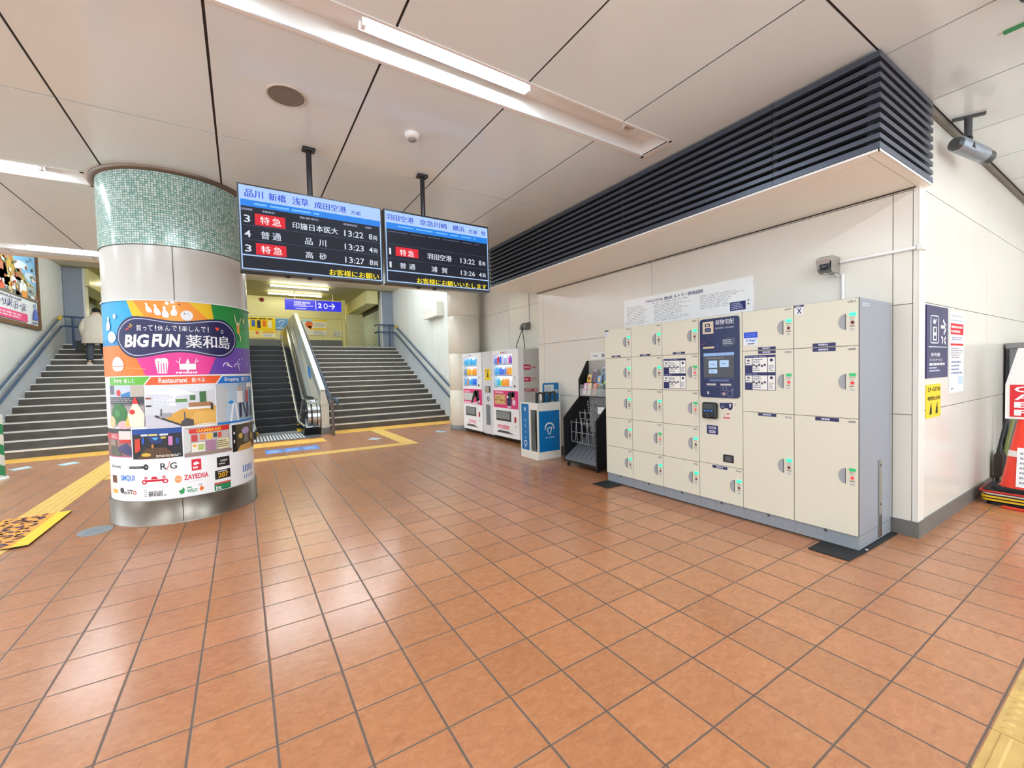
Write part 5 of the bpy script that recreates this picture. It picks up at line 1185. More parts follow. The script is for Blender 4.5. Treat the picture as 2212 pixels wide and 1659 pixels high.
# ------------------------------------------------------------------ brochure rack
t = thing('brochure_rack', 'black wheeled brochure rack with wire pockets beside the lockers', 'rack', (4.0, 2.49, 0))
ry0, ry1 = 2.13, 2.85; RB = mat('rack_black', (22, 23, 26), 0.45)
prof = [(3.74, 0.07), (3.74, 0.73), (4.06, 1.03), (4.06, 1.30), (4.235, 1.585), (4.275, 1.585), (4.275, 0.07)]
for y in (ry0, ry1 - 0.022):
    b = MB(); b.prism(prof, 1, y, y + 0.022); b.build('side_panel', RB, t, bevel=0.002)
b = MB(); b.box(4.262, 4.272, ry0 + 0.023, ry1 - 0.023, 0.09, 1.585); b.build('back_panel', mat('rack_back', (176, 174, 170), 0.5), t)
b = MB(); b.box(3.74, 4.26, ry0 + 0.023, ry1 - 0.023, 0.07, 0.095); b.build('bottom_shelf', RB, t)
b = MB(); b.add([(3.745, ry0 + .024, .13), (3.745, ry1 - .024, .13), (4.258, ry1 - .024, .47), (4.258, ry0 + .024, .47), (3.745, ry0 + .024, .10), (3.745, ry1 - .024, .10), (4.258, ry1 - .024, .44), (4.258, ry0 + .024, .44)], [(0, 3, 2, 1), (4, 5, 6, 7), (0, 1, 5, 4), (1, 2, 6, 5), (2, 3, 7, 6), (3, 0, 4, 7)])
TRAY = mat('tray_grey', (104, 108, 116), 0.5)
tray = b.build('sloping_tray', TRAY, t)
b = MB()
for k in range(6):
    y = ry0 + 0.08 + 0.1 * k; f = lambda x: 0.131 + (x - 3.745) * 0.663
    b.tube([(3.78, y, f(3.78)), (3.95, y + 0.05, f(3.95)), (4.0, y - 0.02, f(4.0)), (4.2, y + 0.02, f(4.2))], 0.004, 6)
b.build('tray_ribs', mat('tray_rib', (70, 74, 82), 0.5), tray)
WIRE = mat('wire_grey', (150, 152, 156), 0.4, metal=0.5)
def wire_pocket(x, y0, y1, z0, z1, n):
    b = MB(); r = 0.006
    for z in (z0, (z0 + z1) / 2, z1): b.tube([(x, y0, z), (x, y1, z)], r, 6); 
    for k in range(n + 1):
        y = y0 + (y1 - y0) * k / n
        b.tube([(x, y, z0), (x - 0.015, y, z1 + 0.02)], r, 6); b.tube([(x, y, z0), (x + 0.07, y, z0 + 0.01)], r, 6); b.tube([(x + 0.07, y, z0 + .01), (x + 0.09, y, z1 + 0.04)], r, 6)
    b.build('wire_pocket', WIRE, t)
wire_pocket(3.86, 2.30, 2.79, 0.36, 0.66, 4); wire_pocket(3.96, 2.32, 2.70, 0.62, 0.80, 3); wire_pocket(4.05, 2.40, 2.62, 0.80, 0.96, 2)
b = MB(); b.tube([(4.16, ry0 + 0.03, 0.55), (4.16, ry1 - 0.03, 0.55)], 0.008, 8); b.tube([(4.2, ry0 + 0.03, 0.9), (4.2, ry1 - 0.03, 0.9)], 0.008, 8); b.build('cross_bar', WIRE, t)
b = MB(); b.box(4.05, 4.26, ry0 + 0.023, ry1 - 0.023, 1.035, 1.045); b.build('upper_shelf', RB, t)
ACR = mat('clear_acrylic', (230, 236, 240), 0.08, alpha=0.25)
b = MB(); b.box(4.065, 4.069, ry0 + 0.026, ry1 - 0.026, 1.046, 1.16)
for k in range(6): y = ry0 + 0.03 + (ry1 - ry0 - 0.06) * k / 5; b.box(4.07, 4.2, y - 0.001, y + 0.001, 1.046, 1.22)
b.build('pocket_front', ACR, t)
for (x, y) in ((3.79, ry0 + 0.05), (3.79, ry1 - 0.05), (4.2, ry0 + 0.05), (4.2, ry1 - 0.05)):
    b = MB(); b.lathe([(0.0, -0.014), (0.027, -0.014), (0.03, -0.01), (0.03, 0.01), (0.027, 0.014), (0.0, 0.014)], (x, y, 0.0305), 16, axis=1); c = b.build('caster', RUBBER, t)
    b = MB(); b.box(x - 0.012, x + 0.012, y - 0.018, y + 0.018, 0.055, 0.07); b.build('caster_fork', STEEL, c)
LEAF = [('pink and white leaflet at the lower left of the black rack', (236, 130, 180), (250, 246, 240), 2.75, 1.05, 4.085), ('orange and white leaflet beside the pink one in the rack', (240, 190, 120), (226, 226, 220), 2.66, 1.05, 4.085), ('yellow and red leaflet in the upper left pocket', (240, 200, 40), (140, 60, 60), 2.72, 1.18, 4.14), ('purple leaflet with a dark cover at the top left pocket', (110, 70, 90), (90, 60, 110), 2.62, 1.26, 4.17),
        ('red leaflet in the lower middle pocket of the rack', (226, 80, 80), (200, 190, 150), 2.54, 1.05, 4.085), ('green and grey leaflet in the lower right pocket', (110, 150, 110), (120, 124, 130), 2.42, 1.05, 4.085), ('blue leaflet with a landscape cover in the middle of the rack', (70, 150, 226), (240, 200, 110), 2.5, 1.16, 4.135), ('dark blue leaflet with a green corner at the right', (60, 90, 190), (130, 200, 90), 2.36, 1.2, 4.15), ('grey blue booklet at the back of the top pocket', (130, 150, 170), (90, 110, 130), 2.46, 1.3, 4.19), ('grey leaflet in the lower far right pocket of the rack', (150, 150, 150), (90, 90, 96), 2.26, 1.05, 4.085)]
for (lab, c1_, c2_, y, z, x) in LEAF:
    t2 = thing('leaflet', lab, 'leaflet', (x, y, z), 'leaflets in the black rack')
    b = MB(); b.add([(x, y - .045, z), (x, y + .045, z), (x + .045, y + .045, z + .19), (x + .045, y - .045, z + .19), (x + .006, y - .045, z), (x + .006, y + .045, z), (x + .051, y + .045, z + .19), (x + .051, y - .045, z + .19)], [(1, 0, 3, 2), (4, 5, 6, 7), (0, 1, 5, 4), (1, 2, 6, 5), (2, 3, 7, 6), (3, 0, 4, 7)])
    bk = b.build('pages', WHITE, t2)
    A = Art(lambda u, v, l, x=x, z=z, y=y: (x + (v - z) * 0.2368 - l, -u, v), 0.0008); A.rect(-y - .044, z + .002, -y + .044, z + .188, c1_); A.up(); A.rect(-y - .04, z + .02, -y + .035, z + .08, c2_); A.disc(-y, z + .13, .025, .03, c2_); A.greek(-y - .035, z + .155, -y + .035, z + .18, 2, (246, 246, 246), 0.5); A.build('cover', PRINT, t2)
b = MB(); b.box(3.99, 4.10, 2.2, 2.36, 0.80, 0.90); tag(b.build('leaflet_box', mat('white_card', (240, 240, 240), 0.6), bevel=0.003), 'white card box resting on the right side of the wire pockets', 'box')
b = MB(); b.box(3.97, 4.10, 2.18, 2.38, 0.785, 0.795); b.box(4.1, 4.26, 2.2, 2.36, 0.785, 0.795); b.build('box_shelf', WIRE, t)

# ================================================================== SIGNS ROUND THE CORNER
t = thing('direction_sign', 'navy sign with a phone symbol and white arrow on the right wall', 'sign', (4.76, YW, 1.6))
b = MB(); b.box(4.462, 5.056, YW - 0.01, YW - 0.001, 1.31, 1.926); bd = b.build('board', mat('sign_navy', (28, 32, 92), 0.35), t)
A = Art(on_y(YW - 0.01), 0.0008); fx = lambda f: 4.462 + 0.594 * f; fz = lambda f: 1.926 - 0.616 * f
for (a, c, d, e) in ((.16, .13, .54, .145), (.16, .505, .54, .52), (.16, .13, .185, .52), (.515, .13, .54, .52)): A.rect(fx(a), fz(e), fx(d), fz(c), WHT)
A.rect(fx(.27), fz(.48), fx(.44), fz(.29), WHT); A.line([(fx(.28), fz(.24)), (fx(.32), fz(.18))], .02, WHT); A.line([(fx(.36), fz(.24)), (fx(.42), fz(.18))], .02, WHT); A.disc(fx(.34), fz(.22), .02, .02, WHT)
A.up(); A.disc(fx(.355), fz(.335), .028, .022, NVY); A.rect(fx(.31), fz(.46), fx(.4), fz(.41), NVY); A.l -= 1
A.line([(fx(.64), fz(.28)), (fx(.9), fz(.28))], .028, WHT); A.line([(fx(.74), fz(.18)), (fx(.9), fz(.28)), (fx(.78), fz(.38))], .026, WHT)
A.line([(fx(.66), fz(.42)), (fx(.74), fz(.45)), (fx(.7), fz(.52))], .022, WHT); A.line([(fx(.88), fz(.42)), (fx(.8), fz(.47)), (fx(.88), fz(.52))], .022, WHT)
A.rect(fx(.08), fz(.572), fx(.95), fz(.562), WHT); A.text('券売機', fx(.18), fz(.70), fx(.6), fz(.65), WHT, .02); A.text('インフォメーション', fx(.12), fz(.77), fx(.72), fz(.725), WHT, .02); A.greek(fx(.12), fz(.83), fx(.95), fz(.79), 1, WHT, .8); A.greek(fx(.12), fz(.92), fx(.6), fz(.84), 2, (200, 204, 226), .5)
A.build('sign_print', PRINT, bd)
t = thing('paper_notice', 'tall white paper notice with red headings beside the navy sign', 'notice', (5.36, YW, 1.5))
b = MB(); b.box(5.125, 5.598, YW - 0.006, YW - 0.001, 1.152, 1.915); bd = b.build('sheet', WHITE, t)
A = Art(on_y(YW - 0.006), 0.0008); fx = lambda f: 5.125 + 0.473 * f; fz = lambda f: 1.915 - 0.763 * f
A.rect(fx(.06), fz(.285), fx(.95), fz(.15), (216, 46, 52)); A.up(); A.greek(fx(.1), fz(.275), fx(.9), fz(.165), 2, (250, 220, 220), .5); A.l -= 1
A.greek(fx(.08), fz(.14), fx(.9), fz(.03), 2, (190, 190, 200), .3); A.greek(fx(.15), fz(.36), fx(.9), fz(.31), 2, (130, 136, 180), .5); A.rect(fx(.06), fz(.42), fx(.95), fz(.395), (216, 46, 52)); A.greek(fx(.1), fz(.58), fx(.92), fz(.44), 5, (150, 140, 150), .4); A.greek(fx(.12), fz(.78), fx(.92), fz(.6), 4, (120, 126, 170), .4); A.rect(fx(.6), fz(.9), fx(.95), fz(.8), (196, 212, 236)); A.greek(fx(.1), fz(.97), fx(.3), fz(.92), 1, (150, 150, 160), .4)
A.build('notice_print', PAPER, bd)
t = thing('yellow_notice', 'yellow notice with black bottle symbols below the navy sign', 'notice', (4.67, YW, 1.1))
b = MB(); b.box(4.478, 4.87, YW - 0.006, YW - 0.001, 0.97, 1.255); bd = b.build('sheet', mat('notice_yellow', (248, 212, 16), 0.45), t)
A = Art(on_y(YW - 0.006), 0.0008); fx = lambda f: 4.478 + 0.392 * f; fz = lambda f: 1.255 - 0.285 * f; K2 = (44, 42, 30)
A.text('ひ·GIT8', fx(.08), fz(.22), fx(.93), fz(.08), K2, .01); A.text('喫煙禁止区域', fx(.08), fz(.48), fx(.93), fz(.36), K2, .02)
for a in (.3, .72): A.poly([(fx(a - .1), fz(.9)), (fx(a + .06), fz(.9)), (fx(a + .06), fz(.72)), (fx(a), fz(.6)), (fx(a - .06), fz(.72))], K2); A.line([(fx(a), fz(.7)), (fx(a + .04), fz(.56))], .012, K2)
A.build('notice_print', PAPER, bd)

# ------------------------------------------------------------------ cone, plates, cabinet, dustpan
SX, SY = 6.17, -1.36
ORANGE = mat('cone_red', (238, 58, 34), 0.35)
for k, (colr, lab, z0, z1, sx, sy) in enumerate((((30, 30, 32), 'bottom black rubber base plate of the stack under the red cone', 0.0, 0.04, .42, .44), ((236, 190, 30), 'lower yellow edged plate in the stack under the red cone', 0.042, 0.07, .47, .5), ((240, 196, 34), 'upper yellow edged plate in the stack under the red cone', 0.074, 0.1, .48, .51), ((236, 230, 214), 'white edged plate in the middle of the stack under the red cone', 0.104, 0.125, .46, .49), ((216, 44, 36), 'red plate near the top of the stack under the red cone', 0.129, 0.15, .5, .53))):
    t = thing('base_plate', lab, 'plate', (SX, SY, z0), 'plates stacked under the cone')
    b = MB(); b.prism(rrect(SX - sx / 2, SY - sy / 2, SX + sx / 2, SY + sy / 2, 0.05), 2, z0, z0 + (z1 - z0) * 0.62); b.build('rim', mat('plate_%d' % k, colr, 0.5), t)
    b = MB(); b.prism(rrect(SX - sx / 2 + .015, SY - sy / 2 + .015, SX + sx / 2 - .015, SY + sy / 2 - .015, 0.05), 2, z0 + (z1 - z0) * 0.62, z1 + 0.0012); b.build('core', RUBBER, t)
b = MB(); b.tube([(SX - .3, SY - .3, .014), (SX - .31, SY - .1, .012), (SX - .28, SY + .1, .012)], 0.012, 8); tag(b.build('red_cord', ORANGE), 'red flexible cord lying on the floor in front of the plate stack', 'cord')
t = thing('traffic_cone', 'red traffic cone with a white band standing on the stack of plates', 'cone', (SX, SY, 0.154))
zc0 = 0.155
b = MB(); b.prism(rrect(SX - .19, SY - .19, SX + .19, SY + .19, 0.04), 2, zc0, zc0 + 0.025); b.build('base', RUBBER, t, bevel=0.004)
b = MB(); b.lathe([(0.165, zc0 + .025), (0.15, zc0 + .045), (0.045, zc0 + .69), (0.038, zc0 + .7), (0.0, zc0 + .7)], (SX, SY, 0), 36); b.build('body', ORANGE, t)
b = MB(); b.lathe([(0.1085, zc0 + .33), (0.099, zc0 + .39)], (SX, SY, 0), 36); b.build('white_band', WHITE, t)
A = Art(lambda u, v, l: (SX - 0.16 + (v - .2) * 0.16 - l, SY - u, v), 0.001); A.rect(-.03, .2, .14, .58, (244, 244, 246)); A.up(); A.greek(-.01, .22, .12, .55, 7, (150, 156, 170), .4)
tag(A.build('paper_sheet', PAPER), 'white paper sheet hung on the front of the red cone', 'paper sheet')
t = thing('cone_sign', 'white cone topper sign with a red panel and white letters on the cone', 'sign', (SX, SY, 0.8))
b = MB(); b.prism([(SY - .12, .858), (SY + .12, .858), (SY + .12, 1.2), (SY + .04, 1.56), (SY - .04, 1.56), (SY - .12, 1.2)], 0, SX - 0.055, SX + 0.055); bd = b.build('board', WHITE, t, bevel=0.004)
A = Art(lambda u, v, l: (SX - 0.055 - l, SY - u, v), 0.001); A.rect(-.09, .88, .09, 1.2, (216, 30, 40)); A.up()
for k, ch in enumerate('OAEF'): A.text(ch, -.06, 1.125 - .077 * k, .06, 1.183 - .077 * k, WHT, .03)
A.build('sign_print', PRINT, bd)
t = thing('steel_cabinet', 'grey steel cabinet against the right wall behind the red cone', 'cabinet', (7.7, -1.35, 0))
b = MB(); b.box(7.33, 8.2, -1.62, YW - 0.02, 0.0, 1.58); b.build('body', mat('cabinet_steel', (120, 122, 124), 0.4), t, bevel=0.004)
b = MB(); b.box(7.315, 8.215, -1.635, YW - 0.018, 1.58, 1.645); b.build('top', mat('cabinet_top', (134, 134, 134), 0.45), t, bevel=0.004)
b = MB(); b.box(7.326, 7.33, YW - 0.05, YW - 0.021, 0.02, 1.57); b.build('edge_shade_strip', BLACK, t)  # black strip stands in for the shade in the gap by the wall
t = thing('dustpan', 'black long-handled dustpan leaning by the wall behind the cone', 'dustpan', (6.85, -1.1, 0))
b = MB(); b.prism([(-1.135, 0.20), (-1.12, 0.14), (-1.07, 0.12), (-1.0, 0.14 - 0.0)] if False else [(-1.13, .16), (-1.10, .125), (-1.075, .13), (-1.068, .2), (-1.07, .38), (-1.09, .42), (-1.12, .42), (-1.14, .36)], 0, 6.72, 6.90); b.build('pan', mat('pan_brown_black', (44, 32, 24), 0.5), t, bevel=0.012)
b = MB(); b.box(6.78, 6.84, -1.10, -1.075, 0.0, 0.14); b.build('foot', BLACK, t)
b = MB(); b.tube([(6.81, -1.095, .40), (6.82, -1.10, .48), (6.95, -1.25, 1.57)], [0.022, 0.016, 0.014], 10); b.build('handle', BLACK, t)
t = thing('broom', 'green handled broom leaning behind the black dustpan', 'broom', (7.0, -1.1, 0))
b = MB(); b.tube([(7.0, -1.11, .35), (7.12, -1.23, 1.3)], 0.017, 10); b.build('handle', mat('broom_green', (128, 134, 76), 0.5), t)
b = MB(); b.prism([(-1.16, .0), (-1.07, .0), (-1.085, .36), (-1.135, .36)], 0, 6.97, 7.03); b.build('head', mat('broom_head', (170, 160, 110), 0.7), t)

# ceiling camera and the objects at the top right corner
t = thing('ceiling_camera', 'grey bullet camera hanging from the ceiling to the right of the louver box', 'camera', (4.95, -1.19, ZC))
GUN = mat('gun_metal', (76, 78, 82), 0.35, metal=0.4)
b = MB(); b.prism([(4.90, -1.10), (4.93, -1.09), (5.02, -1.27), (4.99, -1.285)], 2, ZC - 0.02, ZC - 0.001); b.build('mount_plate', GUN, t, bevel=0.004)
b = MB(); b.tube([(4.955, -1.185, ZC - 0.02), (4.955, -1.185, 3.36)], 0.026, 16); b.build('drop_pole', GUN, t)
b = MB(); b.ball((4.96, -1.185, 3.345), 0.03, 14); b.tube([(4.96, -1.185, 3.34), (5.0, -1.19, 3.305)], 0.016, 10); b.build('swivel', BLACK, t)
b = MB(); b.tube([(4.74, -1.155, 3.265), (4.76, -1.158, 3.267), (5.2, -1.225, 3.255)], [0.05, 0.062, 0.062], 20); b.build('camera_body', mat('camera_silver', (150, 160, 170), 0.3, metal=0.4), t)
b = MB(); b.tube([(5.2, -1.225, 3.255), (5.30, -1.24, 3.25)], [0.056, 0.058], 20); b.build('visor', GUN, t)
b = MB(); b.tube([(4.715, -1.152, 3.265), (4.745, -1.156, 3.265)], [0.035, 0.055], 18); b.build('end_cap', GUN, t)
b = MB(); b.box(4.86, 4.95, -1.24, -1.235, 3.235, 3.27); b.build('info_window', BLACK, t)
b = MB(); b.tube([(3.36, -1.76, ZC - 0.001), (3.36, -1.76, 3.50), (3.36, -1.76, 3.44), (3.36, -1.76, 3.40)], [0.09, 0.09, 0.075, 0.03], 24); tag(b.build('dome_camera', GUN), 'dark grey dome fitting on the ceiling cut off by the top right corner', 'ceiling fitting')
b = MB(); b.box(3.805, 3.838, -2.3, -1.555, ZC - 0.012, ZC - 0.001); tag(b.build('ceiling_strip', mat('strip_green', (54, 150, 84), 0.5)), 'short green strip on the ceiling near the top right corner', 'strip')

# ================================================================== FLOOR MARKINGS
def tactile(name, label, x0, x1, y0, y1, m, kind=None, pitch=0.3, along='y', hgt=0.004):
    t = thing(name, label, 'tactile paving', ((x0 + x1) / 2, (y0 + y1) / 2, 0))
    b = MB(); nx = max(1, round((x1 - x0) / pitch)); ny = max(1, round((y1 - y0) / pitch))
    for i in range(nx):
        for j in range(ny):
            b.box(x0 + (x1 - x0) * i / nx + .0025, x0 + (x1 - x0) * (i + 1) / nx - .0025, y0 + (y1 - y0) * j / ny + .0025, y0 + (y1 - y0) * (j + 1) / ny - .0025, 0.0005, hgt)
    b.build('tiles', m, t)
    if kind:
        b = MB()
        for i in range(nx):
            for j in range(ny):
                cx = x0 + (x1 - x0) * (i + .5) / nx; cy = y0 + (y1 - y0) * (j + .5) / ny
                k = kind(i, j)
                if k == 'd':
                    for a in range(5):
                        for c in range(5): b.lathe([(0.0175, 0), (0.0115, 0.0045), (0, 0.005)], (cx + (a - 2) * .0585, cy + (c - 2) * .0585, hgt), 10)
                elif k == 'x':
                    for c in range(4): b.prism([(cy + (c - 1.5) * .073 - .0175, hgt), (cy + (c - 1.5) * .073 + .0175, hgt), (cy + (c - 1.5) * .073 + .011, hgt + .005), (cy + (c - 1.5) * .073 - .011, hgt + .005)], 0, cx - .14, cx + .14)
                elif k == 'y':
                    for c in range(4): b.prism([(cx + (c - 1.5) * .073 - .0175, hgt), (cx + (c - 1.5) * .073 + .0175, hgt), (cx + (c - 1.5) * .073 + .011, hgt + .005), (cx + (c - 1.5) * .073 - .011, hgt + .005)], 1, cy - .14, cy + .14)
        b.build('raised_pattern', m, t)
    return t
YELN = mat('tactile_near', (216, 178, 106), 0.45, noise=0.14, nscale=8)
tactile('tactile_strip', 'yellow tactile paving with dots at the bottom right corner', 1.18, 4.78, -2.115, -1.812, YELN, lambda i, j: 'd' if i in (3, 4, 5) else 'x')
tactile('tactile_strip', 'yellow tactile band running past the left side of the mosaic column', -2.46, -2.14, 1.9, 9.05, YELLOW, lambda i, j: 'y')
tactile('tactile_strip', 'yellow tactile row crossing in front of the blue floor stickers', -2.13, 2.40, 6.28, 6.58, YELLOW, lambda i, j: 'x')
tactile('tactile_strip', 'short yellow tactile branch leading to the right stairs', 2.405, 2.705, 6.28, 9.0, YELLOW, lambda i, j: 'd' if j == 0 else 'y')
tactile('stair_warning_strip', 'yellow warning strip at the foot of the left stairs', XL + 0.02, -0.75, 9.12, 9.72, YEL2)
tactile('stair_warning_strip', 'yellow warning strip at the foot of the right stairs', 1.55, XR - 0.02, 9.0, 9.66, YEL2)
tactile('stair_warning_strip', 'yellow warning strip in front of the escalator', -0.62, 1.18, 7.92, 8.52, YEL2)
for k, (u0, u1, txt) in enumerate(((-0.03, 0.27, 'お先に'), (0.29, 0.58, 'どうぞ'), (0.60, 0.915, '歩かない'))):
    A = Art(on_floor(0.0006), 0.0006); A.rect(u0, 7.0, u1, 7.5, (82, 140, 226)); A.up(); A.text(txt, u0 + .06, 7.15, u1 - .05, 7.35, (224, 236, 250), .02); A.greek(u0 + .02, 7.06, u1 - .04, 7.11, 1, (190, 214, 250), .7)
    tag(A.build('floor_sticker', PRINT), ('blue floor sticker nearest the mosaic column, in the row before the escalator', 'middle blue floor sticker of the three before the escalator', 'rightmost blue floor sticker of the three before the escalator')[k], 'floor sticker', 'blue floor stickers')
for k, (x, y, lab) in enumerate(((2.11, 7.56, 'pale floor arrow sticker inside the corner of the yellow tactile branch'), (3.73, 7.62, 'pale floor arrow sticker near the round cream column'), (-3.58, 8.36, 'leftmost pale blue floor diamond before the left stairs'), (-3.0, 8.37, 'pale blue floor diamond beside the yellow tactile band on the left'))):
    A = Art(on_floor(0.0006), 0.0006); c = (214, 226, 236) if k < 2 else (190, 226, 240); A.poly([(x - .16, y), (x - .02, y - .2), (x + .16, y - .05), (x + .02, y + .2)], c); A.up(); A.poly([(x - .08, y + .02), (x, y - .1), (x + .08, y), (x, y + .1)], (150, 200, 226) if k < 2 else (236, 246, 250))
    tag(A.build('floor_arrow', PRINT), lab, 'floor sticker')
t = thing('floor_poster', 'orange and yellow floor poster covered in purple scribbles at the left edge', 'floor poster', (-2.3, 3.9, 0))
A = Art(on_floor(0.0145), 0.0006); A.rect(-2.62, 3.28, -2.02, 4.45, (244, 168, 60)); A.up(4); A.rect(-2.13, 3.28, -2.02, 4.45, (252, 220, 50)); A.up(4)
rr = random.Random(5)
for i in range(8):
    for j in range(14):
        x = -2.59 + 0.064 * i + rr.uniform(-.015, .015); y = 3.32 + 0.082 * j + rr.uniform(-.02, .02)
        if x > -2.18: continue
        p = [(x, y)]
        for _ in range(3): p.append((p[-1][0] + rr.uniform(-.03, .034), p[-1][1] + rr.uniform(-.03, .03)))
        A.line(p, 0.026, (86, 54, 110))
A.build('poster_print', PRINT, t)
b = MB(); b.box(-2.62, -2.02, 3.28, 4.45, 0.0095, 0.0145); b.build('mat_sheet', RUBBER, t)
A = Art(on_floor(0.0006), 0.0006); A.disc(-1.62, 3.45, .13, .16, (146, 156, 164), 20); A.up(); A.greek(-1.7, 3.36, -1.55, 3.54, 5, (110, 122, 132), .4); tag(A.build('floor_plate_cover', PRINT), 'worn grey oval cover plate in the floor at the foot of the mosaic column', 'floor plate')

# striped barrier cut by the left edge
t = thing('striped_post', 'green and white striped post cut off by the left edge of the view', 'post', (-3.78, 7.4, 0))
b = MB(); rp = 0.2
for i in range(6):
    pass
n = 24; hz = 0.98
vs = []; fs = []; ms = []
rows = 48
for k in range(n + 1):
    a = 2 * PI * k / n
    for j in range(rows + 1): vs.append((-3.66 + rp * math.cos(a), 7.4 + rp * math.sin(a), 0.03 + (hz - .03) * j / rows))
b = MB(); b.v = vs
for k in range(n):
    for j in range(rows):
        b.f.append([k * (rows + 1) + j, (k + 1) * (rows + 1) + j, (k + 1) * (rows + 1) + j + 1, k * (rows + 1) + j + 1]); b.m.append(1 if ((j / 8.0 + k / 12.0) % 2) < 1 else 0); b.s.append(True)
b.disc((-3.66, 7.4, hz), rp, n)
b.build('striped_sleeve', [WHITE, mat('stripe_green', (36, 142, 92), 0.4)], t)
b = MB(); b.lathe([(0.235, 0.0), (0.235, 0.02), (0.2, 0.03)], (-3.66, 7.4, 0), 28); b.build('base', WHITE, t)

# ================================================================== ESCALATOR
ES = 0.58
esc = thing('escalator', 'dark stepped escalator with steel balustrade between the column and the right stairs', 'escalator', (0.4, 9.0, 0))
EX0, EX1 = -0.12, 0.87
ESTEP = mat('escalator_black', (30, 30, 32), 0.45, metal=0.3)
ENOSE = mat('escalator_edge', (96, 98, 102), 0.35, metal=0.4)
nst = 14; zr = 2.52 / nst; ty = (14.6 - 10.4) / (nst - 1)
for i in range(nst):
    y = 10.4 + ty * i
    b = MB(); b.box(EX0, EX1, y, y + ty + 0.03, zr * i - (0.01 if i else 0), zr * (i + 1))
    st = b.build('step', ESTEP, esc)
    b = MB(); b.box(EX0 + .01, EX1 - .03, y - 0.004, y + 0.03, zr * (i + 1) - 0.012, zr * (i + 1) + 0.002); b.build('step_edge', ENOSE, st)
    b = MB(); b.box(EX1 - .03, EX1 - .001, y - 0.004, y + 0.05, zr * (i + 1) - 0.03, zr * (i + 1) + 0.003); b.build('yellow_corner', mat('step_yellow', (226, 180, 30), 0.4), st)
b = MB()
b.box(-0.2, 1.2, 8.75, 10.4, 0.001, 0.012, 1)
nsl = 16
for k in range(nsl):
    x = -0.18 + 1.06 * k / nsl; b.box(x, x + 0.034, 8.80, 9.75, 0.012, 0.017)
b.box(-0.18, 0.88, 9.85, 10.35, 0.012, 0.016, 2)
b.build('comb_plate', [mat('comb_bright', (246, 247, 250), 0.35), mat('comb_grey', (84, 88, 92), 0.5), mat('comb_mid', (140, 142, 146), 0.4)], esc)
for xx in (0.83, -0.1):
    b = MB(); b.prism([(xx - .02, 10.05), (xx + .05, 10.0), (xx + .03, 10.38), (xx - .01, 10.38)], 2, 0.016, 0.06); b.build('yellow_guard', mat('step_yellow'), esc)
def incl(y0, z0, ye=14.7):
    """height line: flat at z0 up to y0, climbing to ye, then flat"""
    return [(9.25, z0), (y0, z0), (ye, z0 + ES * (ye - y0)), (16.6, z0 + ES * (ye - y0))]
SKIN_ST = mat('balustrade_steel', (190, 194, 198), 0.22, metal=0.9)
BLK2 = mat('balustrade_black', (22, 23, 27), 0.18)
BELT = mat('handrail_belt', (28, 28, 30), 0.3)
def ribbon(name, m, parent, x0, x1, lo, hi):
    b = MB(); b.prism(lo + hi[::-1], 0, x0, x1); return b.build(name, m, parent)
